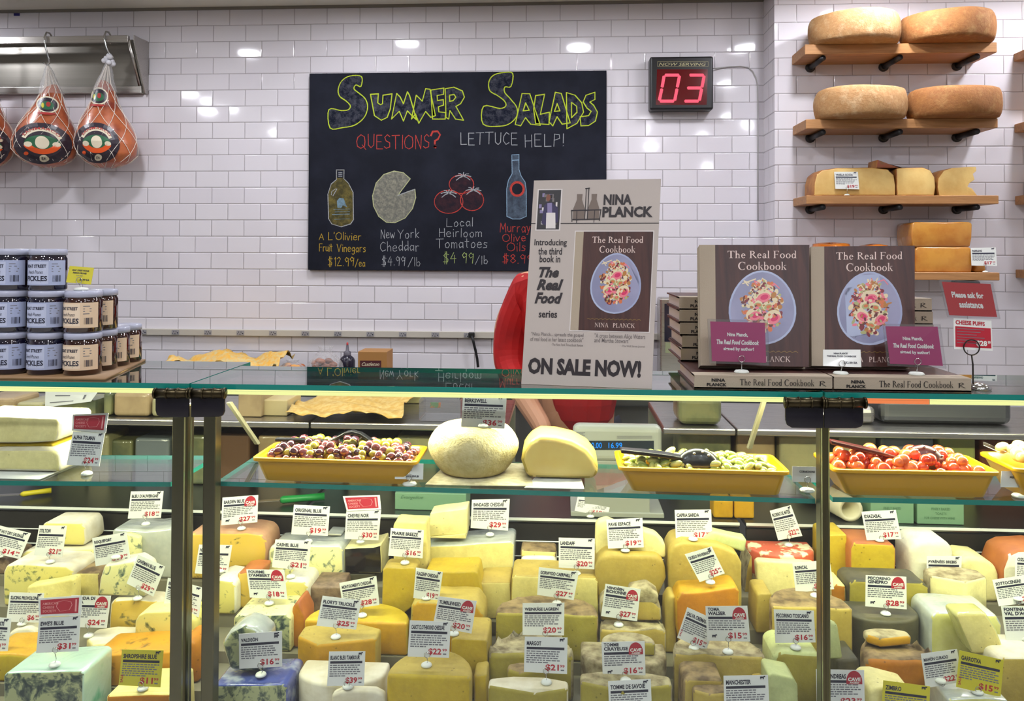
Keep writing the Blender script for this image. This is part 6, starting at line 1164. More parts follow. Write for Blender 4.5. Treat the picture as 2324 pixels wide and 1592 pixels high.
sign('greenish cave-aged price card marked $18 on the mouldy half cylinder', (559, 1293), (645, 1294), (652, 1361), (567, 1357), title='FOURME', title2="D'AMBERT", price='$18', cave=True, base=(611, 1372), on=on('ii'))
sign('tilted white price card marked $28 on the wide yellow half wheel', (770, 1324), (854, 1308), (861, 1374), (779, 1386), title="MONTGOMERY'S CHEDDAR", price='$28', base=(822, 1400), on=on('mm'))
sign('white price card marked $25 on the golden half wheel', (732, 1353), (820, 1364), (808, 1430), (718, 1421), title="FLORY'S TRUCKLE", price='$25', base=(762, 1449), on=on('nn'))
sign('white price card marked $16 on crumpled blue foil', (542, 1440), (640, 1433), (640, 1514), (543, 1519), title='VALDEÓN', price='$16', base=(592, 1535), on=on('kk0'), animals=2, Y=1.503, lean=.004)
sign('white price card marked $39 at the photo bottom on the white cheese', (747, 1480), (829, 1479), (826, 1557), (742, 1558), title='BLANC BLEU TAMBOUR', price='$39', base=(790, 1576), Y=1.49, zb=CH['oo2'][0])
sign('small tilted price card marked $19 half hidden by the $20 cave card', (944, 1289), (1005, 1299), (996, 1366), (938, 1358), title='FLAGSHIP CHEDDAR', price='$19', base=(968, 1374), on=on('ss'))
sign('white cave-aged price card marked $20 on the golden block', (995, 1354), (1082, 1365), (1070, 1439), (982, 1422), title='TUMBLEWEED', price='$20', cave=True, base=(1030, 1444), on=on('rr'))
sign('white price card marked $22 on the big front cheddar', (930, 1409), (1023, 1412), (1019, 1494), (925, 1491), title='CABOT CLOTHBOUND CHEDDAR', price='$22', base=(968, 1513), on=on('qq'))
sign('white price card marked $20 directly above the $21 card of the front round cheese', (1186, 1370), (1281, 1369), (1280, 1443), (1186, 1442), title='WEINKÄSE LAGREIN', price='$20', base=(1240, 1462), on=on('uu'), Y=1.67)
sign('white price card marked $21 over the front round cheese', (1191, 1446), (1288, 1448), (1287, 1531), (1189, 1526), title='MARGOT', price='$21', base=(1240, 1552), on=on('ww'))
sign('tilted cave-aged price card marked $27 on the crusty tan slab', (1374, 1326), (1454, 1338), (1446, 1411), (1364, 1399), title='VENDÉEN', title2='BICHONNE', price='$27', cave=True, base=(1404, 1421), on=on('yy'))
sign('cave-aged price card marked $16 on the low mouldy wheel', (1365, 1458), (1463, 1456), (1465, 1534), (1368, 1538), title='TOMME', title2='CRAYEUSE', price='$16', cave=True, base=(1420, 1548), on=on('aaa'), Y=1.55)
sign('white price card reading TOMME DE SAVOIE cut by the photo bottom', (1380, 1547), (1477, 1542), (1480, 1625), (1383, 1629), title='TOMME DE SAVOIE', price='$17', Y=1.49, zb=zdeck(1.49), base=(1430, 1660))
sign('strongly tilted price card marked $25 on the orange half cheese', (1554, 1259), (1615, 1241), (1645, 1302), (1588, 1322), title='QUESO INVIERNO', price='$25', base=(1612, 1332), on=on('q1'), animals=2)
sign('grey-shaded price card crossed by the third post', (1798, 1278), (1883, 1272), (1893, 1338), (1806, 1346), title='RONCAL', price='$19', base=(1850, 1355), on=on('fff'), Y=1.79)
sign('tilted sale price card behind the $15 cave card', (1560, 1379), (1628, 1410), (1602, 1478), (1537, 1448), title='SALVA CREMASCO', price='$15', sale=True, base=(1575, 1474), on=on('bbb'), Y=1.630, lean=.006)
sign('cave-aged price card marked $15 on the broad wrapped slab', (1601, 1377), (1696, 1376), (1703, 1457), (1605, 1455), title='TOMA', title2='WALSER', price='$15', cave=True, base=(1652, 1484), on=on('bbb'), Y=1.616, lean=.006)
sign('white price card marked $16 reading PECORINO TOSCANO', (1756, 1384), (1847, 1387), (1851, 1459), (1760, 1460), title='PECORINO TOSCANO', price='$16', base=(1806, 1482), on=on('eee'))
sign('white price card cut by the photo bottom beside the mint wedge', (1642, 1535), (1743, 1533), (1747, 1616), (1644, 1620), title='MANCHESTER', price='$28', Y=1.485, zb=zdeck(1.49), base=(1695, 1650))
sign('cave-aged price card past the third post cut by the photo bottom', (1852, 1520), (1961, 1522), (1963, 1606), (1854, 1606), title='SAN ANDREAS', price='$23', cave=True, Y=1.485, zb=zdeck(1.49), base=(1905, 1650))
sign('cave-aged price card marked $28 on the dark-rinded half wheel', (1965, 1306), (2057, 1310), (2058, 1384), (1964, 1377), title='PECORINO', title2='GINEPRO', price='$28', cave=True, base=(2010, 1396), on=on('iii'))
sign('white price card half hidden behind the grey-topped wedge', (2103, 1263), (2183, 1263), (2180, 1335), (2103, 1329), title='PYRÉNÉES BREBIS', price='$18', Y=1.912, lean=.006, zb=zdeck(1.9), base=(2140, 1350))
sign('white price card on the rust-rinded cheese, cut by the photo edge', (2305, 1258), (2388, 1262), (2384, 1332), (2303, 1326), title='OSSAU-IRATY', price='$25', Y=R4 + .06, zb=zdeck(1.88), base=(2345, 1350))
sign('tilted white price card at the photo edge above the two-line one', (2252, 1317), (2346, 1303), (2358, 1366), (2267, 1377), title='SOTTOCENERE', price='$20', Y=R3 + .07, zb=CH['lll'][0], base=(2310, 1390))
sign('white price card with a two-line name at the photo edge', (2272, 1377), (2368, 1376), (2374, 1456), (2284, 1458), title='FONTINA', title2="VAL D'AOSTA", price='$21', Y=R2 + .07, zb=CH['nnn'][0], base=(2330, 1480), animals=1)
sign('white tilted price card over the orange mottled cheese, reading MAHON', (2090, 1485), (2172, 1474), (2186, 1548), (2101, 1563), title='MAHÓN CURADO', price='$22', Y=1.53, zb=CH['nn3'][0], base=(2134, 1574))
sign('yellow SALE price card marked $15 at the photo bottom edge', (2178, 1477), (2278, 1499), (2271, 1583), (2170, 1560), title='GARROTXA', price='$15', yellow=True, sale=True, base=(2218, 1588), on=on('nn2'))
sign('yellow price card without price, cut by the photo bottom', (2005, 1545), (2111, 1559), (2108, 1640), (2000, 1628), title='ZIMBRO', price='$24', yellow=True, Y=1.485, zb=zdeck(1.49), base=(2055, 1660))
# ------------------------------------------------------------------ wares on the glass shelf
M_TUB = mat('mustard_ceramic', (208, 154, 0), .3, coat=.2)
def tray(label, fl, fr, bl_, br_, Y0, Y1, grp='mustard yellow serving trays on the glass shelf'):
    """front rim corners and front base corners in pixels"""
    a, c, d, e = at(*fl, Y0), at(*fr, Y0), at(*bl_, Y0 + .008), at(*br_, Y0 + .008); xm = (a.x + c.x) / 2; zr = (a.z + c.z) / 2; zb = zsh((d.x + e.x) / 2) + .001
    t = thing('serving_tray', label, 'tray', (xm, (Y0 + Y1) / 2, zb), grp); b = MB()
    def ring(x0, x1, y0, y1, z, r=.012, n=4):
        P = []
        for cx, cy_, a0 in ((x1 - r, y0 + r, -90), (x1 - r, y1 - r, 0), (x0 + r, y1 - r, 90), (x0 + r, y0 + r, 180)):
            P += [(cx + r * math.cos(math.radians(a0 + 90 * k / n)), cy_ + r * math.sin(math.radians(a0 + 90 * k / n)), z) for k in range(n + 1)]
        return P
    i = .007; R = [ring(d.x, e.x, Y0 + .014, Y1 - .03, zb), ring(a.x + .006, c.x - .006, Y0 + .005, Y1 - .005, zr - .008), ring(a.x, c.x, Y0, Y1, zr - .006), ring(a.x, c.x, Y0, Y1, zr), ring(a.x + i, c.x - i, Y0 + i, Y1 - i, zr + .0005), ring(d.x + i, e.x - i, Y0 + .02, Y1 - .036, zb + .006)]
    n = len(R[0]); b.raw([p for r in R for p in r], [(k * n + j, k * n + (j + 1) % n, (k + 1) * n + (j + 1) % n, (k + 1) * n + j) for k in range(5) for j in range(n)] + [tuple(range(n - 1, -1, -1)), tuple(5 * n + j for j in range(n))], 0, True)
    b.v = [(v[0], v[1], v[2] + zsh(v[0]) - zsh(xm)) for v in b.v]; b.build('tray_body', M_TUB, t, bevel=.0012, seg=2, ang=50); return (a.x + .016, c.x - .016, Y0 + .018, Y1 - .016, zr, t)
T1 = tray('yellow tray heaped with mixed olives', (570, 1040), (946, 1050), (596, 1095), (923, 1104), 1.458, 1.585)
T2 = tray('yellow tray of green cornichons', (1404, 1062), (1795, 1072), (1436, 1114), (1773, 1121), 1.458, 1.585)
T3 = tray('yellow tray of red round peppers', (1893, 1064), (2274, 1076), (1926, 1120), (2243, 1131), 1.458, 1.585)
T4 = tray('yellow tray at the photo edge, mostly cut off', (2304, 1062), (2690, 1076), (2330, 1131), (2660, 1142), 1.458, 1.585)
def scatter(name, label, cat, grp, mats_, size, T, nx, ny, layers, zoff, seed, labels=None, elong=1.25, mound=.008):
    R = random.Random(seed); x0, x1, y0, y1, zr, _ = T; protos = []
    for k, m in enumerate(mats_):
        b = MB(); b.sphere((0, 0, 0), size * elong, size, size * .95, 0, 12, 8); o = b.build(name, m); o.location = (0, 0, 0); tag(o, labels[k] if labels else label, cat, grp[k] if isinstance(grp, list) else grp); protos.append([o, False])
    for L in range(layers):
        mx, my = nx - 2 * L, ny - L
        for i in range(mx):
            for j in range(my):
                k = R.randrange(len(mats_)); p = protos[k]; o = p[0] if not p[1] else p[0].copy()
                if p[1]: C.objects.link(o)
                p[1] = True; u = (i + .5 + R.uniform(-.28, .28)) / mx; v = (j + .5 + R.uniform(-.25, .25)) / my; ins = L * .014
                x = x0 + ins + (x1 - x0 - 2 * ins) * u; dome = mound * (1 - (2 * u - 1) ** 4) * (1 - (1 - v) ** 3)
                o.location = (x, y0 + ins * .5 + (y1 - y0 - ins) * v, zr + zoff + dome + zsh(x) - zsh((x0 + x1) / 2) + L * size * 1.05 + R.uniform(-.003, .003)); o.rotation_euler = (R.uniform(-.6, .6), R.uniform(-.6, .6), R.uniform(0, 6.3)); s_ = R.uniform(.78, 1.08); o.scale = (s_, s_, s_)
O_D = mat('olive_dark', (44, 22, 34), .12, col2=(84, 34, 40), ns=30, coat=.8); O_P = mat('olive_purple', (112, 56, 58), .15, coat=.8); O_G = mat('olive_green', (170, 152, 44), .18, col2=(146, 134, 48), coat=.7)
OL = ['dark purple olive in the heaped yellow tray', 'reddish purple olive in the heaped yellow tray', 'yellow-green olive in the heaped yellow tray']
scatter('olive', '', 'olive', ['dark olives in the yellow tray', 'reddish olives in the yellow tray', 'green olives in the yellow tray'], [O_D, O_P, O_G], .0088, T1, 17, 6, 2, -.013, 11, OL, 1.25, .010)
G1 = mat('pickle_green', (150, 160, 72), .2, col2=(120, 134, 58), ns=40, coat=.6); G2 = mat('pickle_pale', (186, 188, 106), .2, coat=.6)
scatter('cornichon', '', 'pickle', ['green cornichons', 'pale cornichons'], [G1, G2], .0066, T2, 13, 7, 2, -.013, 12, ['darker green cornichon in the yellow pickle tray', 'pale green cornichon in the yellow pickle tray'], 1.9, .006)
PR = mat('pepper_red', (206, 52, 26), .15, coat=.9, col2=(220, 84, 40), ns=25); PR2 = mat('pepper_orange', (224, 106, 56), .15, coat=.9)
scatter('red_pepper', '', 'pepper', ['red peppers', 'orange peppers'], [PR, PR2], .0125, T3, 11, 4, 2, -.017, 13, ['small round red pepper in the yellow tray', 'small round orange pepper in the yellow tray'], 1.06, .005)
scatter('garlic_clove', '', 'garlic', ['pale cloves'], [mat('clove', (230, 206, 120), .3, coat=.4)], .012, T4, 8, 4, 1, .002, 14, ['pale clove in the cut-off yellow tray'], 1.2)
# serving spoons
def ladle(label, H, T, bowl, m, holes, flip=1, Y=1.53, name='serving_spoon'):
    """H: handle pixels, bowl: (px, py, half width px, height px)"""
    p0 = at(*H[0], Y); t = thing(name, label, 'spoon', tuple(at(bowl[0], bowl[1], Y))); b = MB(); P = [at(x, y, Y) for x, y in H]
    vs_ = []
    for i, p in enumerate(P):
        w = .012 + .003 * math.sin(i); hh = .0035; vs_ += [(p.x, p.y - w, p.z - hh), (p.x, p.y + w, p.z - hh), (p.x, p.y + w, p.z + hh), (p.x, p.y - w, p.z + hh)]
    b.raw(vs_, [(i * 4 + k, i * 4 + (k + 1) % 4, i * 4 + 4 + (k + 1) % 4, i * 4 + 4 + k) for i in range(len(P) - 1) for k in range(4)] + [(3, 2, 1, 0), tuple(len(vs_) - 4 + k for k in range(4))]); b.build('handle', m, t, bevel=.002)
    c = at(bowl[0], bowl[1], Y); s_ = Y / 1850; rx, hz = bowl[2] * s_, bowl[3] * s_; b = MB(); n, k_ = 26, 8; th = .0025
    pr = [(rx * math.sin(PI / 2 * j / k_), hz * math.cos(PI / 2 * j / k_)) for j in range(k_, -1, -1)]
    b.lathe([(max(r, 1e-4), z) for r, z in pr], tuple(c), n, 0, 1, .5); o = b.build('bowl', m, t); sd = o.modifiers.new('thick', 'SOLIDIFY'); sd.thickness = th
    if holes:
        b = MB()
        for a, q in holes:
            x, z = rx * q * math.cos(a), hz * math.sqrt(max(0, 1 - q * q)); f = math.sin(a)
            y = -rx * .5 * math.sqrt(max(0, 1 - q * q)) * .0 - rx * .5 * q * abs(f); b.sphere((c.x + x, c.y + y - .001, c.z + hz * math.sqrt(max(0.0, 1 - q * q))), .0028, .0022, .0022, 0, 8, 5)
        b.build('drain_hole', M_CHROME, t)
M_SPOON = mat('spoon_black', (10, 10, 15), .3, coat=.15); M_SPOONR = mat('spoon_maroon', (58, 8, 6), .3, coat=.2)
t = thing('serving_tongs', 'black plastic tongs lying bent over the olives', 'tongs', tuple(at(780, 1010, 1.53))); b = MB()
for P, w in (([(626, 998), (680, 999), (748, 1003), (770, 992), (784, 984)], .006), ([(784, 984), (800, 981), (820, 986), (850, 1006), (872, 1020)], .009)):
    Q = [at(x, y, 1.535) for x, y in P]; vs_ = []
    for p in Q: vs_ += [(p.x, p.y - w, p.z - .003), (p.x, p.y + w, p.z - .003), (p.x, p.y + w, p.z + .003), (p.x, p.y - w, p.z + .003)]
    b = MB(); b.raw(vs_, [(i * 4 + k, i * 4 + (k + 1) % 4, i * 4 + 4 + (k + 1) % 4, i * 4 + 4 + k) for i in range(len(Q) - 1) for k in range(4)] + [(3, 2, 1, 0), tuple(len(vs_) - 4 + k for k in range(4))]); b.build('arm', M_SPOON, t, bevel=.002)
ladle('black slotted spoon resting bowl-up on the cornichons', [(1408, 1022), (1460, 1027), (1510, 1033), (1548, 1040)], T2, (1583, 1061, 50, 42), M_SPOON, [(-1.2, .5), (-.9, .7), (-1.9, .6)], Y=1.50)
ladle('dark maroon spoon resting bowl-up on the red peppers', [(1882, 1002), (1940, 1015), (1990, 1026), (2046, 1042)], T3, (2094, 1058, 50, 46), M_SPOONR, [(-1.57, .3), (-.8, .62), (-.5, .85), (-2.2, .6)], Y=1.525)
ladle('clear plastic spoon leaning out of the cut-off yellow tray', [(2238, 1010), (2270, 1024), (2300, 1036), (2325, 1044)], T4, (2350, 1060, 20, 14), M_ACRYL, None)
# cheeses on the glass shelf
s_ = 1.55 / 1850; p = at(1074, 1098, 1.50); xc = at(1074, 1040, 1.56).x; zb = zsh(xc) + .0035
M_BERK = mat('basket_rind', (212, 198, 146), .7, col2=(194, 176, 118), ns=60, bump=.9, bs=220)
pp = MB(); q0, q1 = at(966, 1104, 1.475).x, at(1210, 1104, 1.475).x; pp.column([(q0, 1.47), (q1, 1.475), (q1 - .015, 1.63), (q0 + .02, 1.63)], zsh(q0) + .0008, zsh(q0) + .0028)
tag(pp.build('paper_liner', mat('liner_tan', (206, 196, 160), .7, col2=(180, 168, 130), ns=80)), 'tan paper liner under the whole rounded wheel on the glass shelf', 'paper')
pp = MB(); q0, q1 = at(1165, 1104, 1.47).x, at(1326, 1110, 1.47).x; pp.column([(q0 + .02, 1.464), (q1, 1.464), (q1 - .01, 1.62), (q0 + .06, 1.62)], zsh(q1) + .0036, zsh(q1) + .005)
tag(pp.build('paper_liner', M_PAPER), 'white paper liner under the cut half wheel on the glass shelf', 'paper')
RX_ = 106 * 1.56 / 1850; hz = .094; b = MB()
b.lathe([(.001, 0), (RX_ * .6, 0), (RX_ * .72, .004), (RX_ * .9, hz * .3), (RX_ * .99, hz * .52), (RX_ * .97, hz * .64), (RX_ * .85, hz * .84), (RX_ * .68, hz * .97), (RX_ * .4, hz), (.001, hz)], (xc, 1.565, zb), 48, 0, 1, .98)
k = len(b.v); o = b.build('whole_cheese', M_BERK, None, bevel=0); sb = o.modifiers.new('s', 'SUBSURF'); sb.levels = 1; sb.render_levels = 1; tag(o, 'whole rounded pale wheel between the olive tray and the cut half', 'cheese')
sign('price card marked $36 held high above the whole rounded wheel', (1051, 896), (1150, 899), (1145, 974), (1046, 969), Y=1.525, title='BERKSWELL', price='$36', zb=zb + hz * .985, base=(1097, 992))
cut = slab_px('cut_cheese', 'cut half wheel showing its smooth yellow face, on white paper', [(1196, 1082), (1182, 1046), (1186, 1024), (1202, 1000), (1226, 990), (1262, 992), (1300, 1001), (1334, 1020), (1352, 1042), (1361, 1062), (1352, 1084), (1332, 1099), (1300, 1102), (1216, 1093)], 1.515, .1, [mat('cut_face', (232, 206, 118), .3, col2=(222, 188, 100), ns=10, coat=.7, bump=.08, bs=50), P_['tan']], zsh(at(1270, 1100, 1.515).x) + .0065, None, .012)
for lab, P, z in (('upper pale half wheel of the pair stacked on white paper', [(-80, 1006), (-80, 944), (20, 946), (128, 950), (134, 958), (131, 990), (124, 1003), (60, 1006)], None), ('lower pale half wheel of the pair stacked on white paper', [(-80, 1080), (-80, 1022), (40, 1018), (126, 1019), (136, 1034), (139, 1056), (137, 1068), (60, 1076)], zsh(at(50, 1080, 1.5).x) + .006)):
    slab_px('cheese_half', lab, P, 1.50 if z else 1.503, .11, [P_['cream'], P_['wrind']], z, 'two pale half wheels on the glass shelf', .01)
slab_px('cheese_rest', 'thin cheese scrap between the two stacked pale halves', [(-60, 1016), (-60, 1007), (118, 1008), (120, 1016)], 1.515, .08, [P_['yel'], P_['yel']], None)
pp = MB(); pp.column([(at(-90, 1090, 1.465).x, 1.465), (at(90, 1090, 1.465).x, 1.465), (at(188, 1060, 1.6).x, 1.62), (at(-90, 1060, 1.6).x, 1.62)], zsh(at(90, 1090, 1.465).x) + .001, zsh(at(90, 1090, 1.465).x) + .003); tag(pp.build('paper_liner', M_PAPER), 'white paper liner under the two stacked pale halves', 'paper')
sign('price card marked $24 with a red award card above, on the glass shelf', (166, 979), (238, 983), (225, 1059), (151, 1056), Y=1.50, title='ALPHA TOLMAN', price='$24', base=(197, 1078), zb=zsh(at(197, 1078, 1.503).x) + .0005, top=[(165, 941), (246, 938), (240, 983), (163, 978)], lean=.015)
small_card('small white olive price card before the olive tray', [(897, 1053), (961, 1053), (960, 1089), (896, 1088)], 1.468, .003, M_PAPER, [("MURRAY'S", .3, .7, .6, .8, 1, 0), ('OLIVE MIX', .3, .55, .6, .65, 1, 0), ('$12.99/LB', .4, .12, .85, .26, 1, 0)], (930, 1100), zsh(at(930, 1100, 1.472).x) + .0003)
small_card('small cream CORNICHONS card beside the third post', [(1798, 1059), (1852, 1060), (1852, 1096), (1798, 1094)], 1.50, .004, M_PAPER, [('CORNICHONS', .3, .6, .95, .74, 1, 0)], (1832, 1112), zsh(at(1832, 1112, 1.504).x) + .0003)
small_card('small cream name card at the photo edge, on the glass shelf', [(2273, 1070), (2350, 1071), (2350, 1108), (2271, 1106)], 1.48, .004, M_PAPER, [('PEPPADEWS', .25, .55, .75, .68, 1, 0)], (2315, 1130), zsh(at(2315, 1130, 1.484).x) + .0003)
# cards on the wooden shelves
sign('white price card before the widest cheese on the third wooden shelf', (1893, 390), (1947, 390), (1950, 430), (1896, 429), Y=YS + .008, title='VANELLA GOUDA', price='$19', zb=SHZ[2], base=(1922, 440), lean=.006)
sign('white price card beside the amber cheeses on the lowest wooden shelf', (2203, 563), (2260, 562), (2263, 604), (2205, 603), Y=YS + .01, title='PARRANO', price='$17', zb=SHZ[3], base=(2236, 615), lean=.006)
# ------------------------------------------------------------------ things on the rear ledge and storage shelf
def bx(name, label, cat, c4, Y, dep, m, zb, grp=None, bev=.003, m2=None): 
    """block whose front fills the pixel box c4 = x0, y0, x1, y1; standing on zb"""
    a, c = at(c4[0], c4[3], Y), at(c4[2], c4[1], Y); b = MB(); b.box(a.x, c.x, Y, Y + dep, zb + .0006, c.z); return tag(b.build(name, m, None, bevel=bev), label, cat, grp)
M_WRAP = mat('wrapped_cheese', (188, 180, 130), .35, col2=(160, 156, 120), ns=12, coat=.6, bump=.5, bs=30); M_WRAP2 = mat('wrapped_green', (140, 140, 92), .35, col2=(96, 104, 74), ns=14, coat=.6, bump=.5, bs=30); M_WRAP3 = mat('wrapped_tan', (186, 160, 116), .4, col2=(160, 134, 96), ns=14, coat=.5, bump=.4, bs=30)
GW = 'wrapped cheeses on the rear ledge'
YL = 2.16
for c4, m, lab in (((-60, 905, 30, 962), M_WRAP3, 'tan wrapped cheese on the rear ledge at the photo edge'), ((34, 915, 98, 962), M_WRAP, 'pale wrapped cheese on the rear ledge above the stacked halves'), ((232, 890, 252, 962), M_WRAP2, 'narrow green wrapped cheese on the rear ledge'), ((256, 893, 338, 962), M_WRAP3, 'broad tan wrapped cheese on the rear ledge with an orange dot'), ((342, 905, 386, 962), M_WRAP, 'pale wrapped cheese on the rear ledge behind the first post')):
    bx('wrapped_cheese', lab, 'cheese', c4, YL, .12, m, ZA, GW, .01)
fn = quad_fn(at(103, 884, YL - .01), at(222, 890, YL - .01), at(206, 912, YL - .015), at(102, 925, YL - .015)); b = MB(); board(b, fn, .001, 0); put_rect(b, fn, .2, .6, .5, .68, 1); put_rect(b, fn, .78, .3, .82, .7, 1); put_rect(b, fn, .1, .2, .6, .26, 1)
b.box(at(104, 962, YL).x, at(216, 962, YL).x, YL, YL + .1, ZA + .0006, at(160, 908, YL).z, 2); tag(b.build('labelled_pack', [M_PAPER, M_GREYT, M_WRAP2]), 'grey wrapped pack with a slanted white label on the rear ledge', 'pack')
bx('carton', 'open cream carton on the rear ledge beside the orange wax paper', 'carton', (597, 909, 652, 940), YL + .04, .12, mat('cream_carton', (206, 186, 134), .6), ZA)
bx('carton', 'printed tan carton behind the second post on the rear ledge', 'carton', (540, 885, 594, 962), YL + .02, .12, M_WRAP3, ZA)
q0, q1 = at(650, 950, 2.15).x, at(908, 950, 2.15).x
sheet('wax_paper', 'orange patterned wax paper hanging over the rear ledge', q0, q1, 2.118, 2.40, ZA + .004, .028, mat('waxed_paper_gold', (214, 168, 76), .5, col2=(232, 200, 124), ns=60, bump=.5, bs=90), None, seed=8, edge=.006)
bx('steel_pan', 'steel pan on the rear ledge behind the wax paper', 'pan', (785, 893, 858, 930), 2.42, .05, M_STEEL, ZA)
bx('paper_pack', 'pale yellow paper pack on the rear ledge', 'pack', (862, 893, 955, 920), 2.41, .06, mat('pale_pack', (214, 202, 130), .6), ZA)
bx('clear_box', 'clear plastic bin on the rear ledge beside the $36 card', 'bin', (950, 908, 1045, 962), YL, .12, M_ACRYL, ZA, None, .004)
bx('photo_card', 'small colourful card inside the clear bin', 'card', (976, 914, 1000, 936), YL + .03, .003, mat('colour_card', (190, 110, 70), .5, col2=(90, 130, 90), ns=60, lo=.45, hi=.5), ZA + .03)
bx('wrapped_cheese', 'dark plastic-wrapped cheese on the far rear ledge section', 'cheese', (1540, 900, 1640, 968), YL, .12, M_WRAP2, ZA, GW, .02)
bx('steel_pan', 'deep steel pan on the rear ledge past the third post', 'pan', (2000, 905, 2300, 962), YL + .06, .15, M_STEELD, ZA, None, .02)
bx('steel_pan', 'shallow steel pan on the rear ledge close to the third post', 'pan', (1890, 925, 1990, 962), YL + .05, .15, M_STEEL, ZA, None, .015)
# storage shelf
YB_ = 2.30
GS = 'wrapped things on the storage shelf'
for c4, m, lab, Y in (((128, 985, 196, 1100), M_WRAP2, 'dark green wrapped wedge on the storage shelf behind the $24 card', 2.3), ((198, 988, 246, 1100), M_WRAP, 'pale green wrapped wedge on the storage shelf, middle of the group', 2.28), ((248, 1000, 300, 1100), M_WRAP2, 'mottled wrapped wedge on the storage shelf close to the first post', 2.3), ((304, 996, 384, 1100), mat('greywrap', (130, 140, 146), .35, coat=.7, bump=.5, bs=30), 'grey wrapped block on the storage shelf behind the first post', 2.29), ((490, 985, 566, 1075), mat('brown_box', (110, 78, 52), .5), 'brown box on the storage shelf behind the olive tray corner', 2.31), ((1905, 990, 1990, 1090), M_WRAP, 'pale wrapped block on the storage shelf behind the pepper tray', 2.3), ((2130, 985, 2215, 1090), mat('pale_green_tub', (170, 176, 96), .5, coat=.5), 'pale green tub on the storage shelf behind the pepper spoon', 2.3), ((2225, 985, 2330, 1090), mat('rust_box', (130, 70, 40), .5), 'rust brown box on the storage shelf at the photo edge', 2.32), ((1540, 985, 1660, 1080), M_WRAP2, 'green wrapped block on the storage shelf above the pickle tray', 2.3), ((680, 1000, 780, 1080), mat('teal_box', (96, 124, 112), .5), 'teal printed carton on the storage shelf behind the olives', 2.31), ((900, 990, 990, 1080), M_WRAP, 'pale wrapped block on the storage shelf behind the olive card', 2.3), ((584, 990, 672, 1075), M_WRAP3, 'tan wrapped pack on the storage shelf behind the olives', 2.3), ((790, 996, 890, 1076), M_WRAP2, 'mossy wrapped pack on the storage shelf behind the tongs', 2.29), ((1672, 985, 1760, 1080), M_WRAP3, 'tan wrapped pack on the storage shelf above the orange pieces', 2.3), ((1770, 990, 1860, 1085), M_WRAP, 'pale wrapped pack on the storage shelf behind the third post', 2.28), ((2000, 996, 2120, 1085), mat('greywrap', (130, 140, 146), .35), 'grey wrapped pack on the storage shelf behind the red peppers', 2.29), ((400, 990, 480, 1090), M_WRAP2, 'mossy wrapped pack on the storage shelf in the gap of the posts', 2.28)):
    bx('wrapped_pack', lab, 'pack', c4, Y, .12, m, ZB, GS, .008)
M_GBOX = mat('green_carton', (112, 150, 118), .5); M_GPR = mat('green_print', (70, 110, 80), .6)
def gbox(label, c4, Y, lines):
    a, c = at(c4[0], c4[3], Y), at(c4[2], c4[1], Y); t = thing('cracker_carton', label, 'carton', ((a.x + c.x) / 2, Y, ZB), 'pale green cartons on the storage shelf'); b = MB(); b.box(a.x, c.x, Y, Y + .1, ZB + .0006, c.z); b.build('carton', M_GBOX, t, bevel=.002)
    b = MB(); f = lambda u, v, h=0: (a.x + (c.x - a.x) * u, Y - .0006 - h, ZB + (c.z - ZB) * v)
    for s_, x0, y0, x1, y1, sh in lines: put_text(b, f, s_, x0, y0, x1, y1, 0, .01, .0002, sh)
    b.build('print', M_GPR, t)
gbox('long green carton with script lettering on the storage shelf', (896, 1122, 1058, 1166), 2.10, [('Evangeline', .08, .6, .4, .85, .4), ('CRACKERS', .55, .2, .85, .32, 0)])
gbox('green carton with small print, nearer the third post', (1976, 1142, 2074, 1192), 2.08, [('FINELY BAKED', .3, .66, .7, .78, 0), ('TOASTS', .38, .45, .62, .56, 0)])
gbox('green carton with small print, second past the paper roll', (2082, 1143, 2188, 1194), 2.08, [('FINELY BAKED', .3, .66, .7, .78, 0), ('TOASTS', .38, .45, .62, .56, 0), ('FOR CHEESE WITH WINE', .15, .25, .8, .36, 0)])
for px, py, px2, m, lab, th in ((47, 1146, 116, mat('yellow_handle', (206, 190, 30), .4), 'cheese knife with a yellow handle on the storage shelf', 8), (636, 1143, 736, mat('green_handle', (20, 130, 56), .4), 'cheese knife with a green handle on the storage shelf', 11)):
    t = thing('cheese_knife', lab, 'knife', tuple(at((px + px2) / 2, py, 2.13))); t.location.z = ZB; z = ZB + .0125; a, c = at(px, py, 2.12), at(px2, py, 2.16); t['_o'] = t['_w'] = (t.location.x, t.location.y, t.location.z)
    b = MB(); r = th * 2.12 / 1850 * .8; b.tube([(a.x, 2.12, z), (a.x + .006, 2.122, z), ((a.x + c.x) / 2, 2.14, z), (c.x, 2.16, z)], [r * .6, r, r * .9, r], 10); b.build('handle', m, t)
    b = MB(); b.hexa([(a.x - .1, 2.085, z - .001), (a.x, 2.112, z - .001), (a.x, 2.128, z - .001), (a.x - .1, 2.1, z - .001), (a.x - .1, 2.085, z + .001), (a.x, 2.112, z + .001), (a.x, 2.128, z + .001), (a.x - .1, 2.1, z + .001)]); b.build('blade', M_STEEL, t)
a = at(1930, 1170, 2.085); b = MB(); zr_ = ZB + .031; n = 22
def rollring(r, y): return [(a.x + r * math.cos(2 * PI * k / n) + (y - 2.085) * -.25, y, zr_ + r * math.sin(2 * PI * k / n)) for k in range(n)]
L_ = [rollring(.03, 2.085), rollring(.03, 2.28), rollring(.021, 2.28), rollring(.021, 2.085)]
b.raw([p for r in L_ for p in r], [(i * n + k, i * n + (k + 1) % n, ((i + 1) % 4) * n + (k + 1) % n, ((i + 1) % 4) * n + k) for i in range(4) for k in range(n)], 0, True); tag(b.build('paper_roll', mat('roll_paper', (206, 200, 170), .6)), 'hollow paper roll lying end-on on the storage shelf past the third post', 'roll')
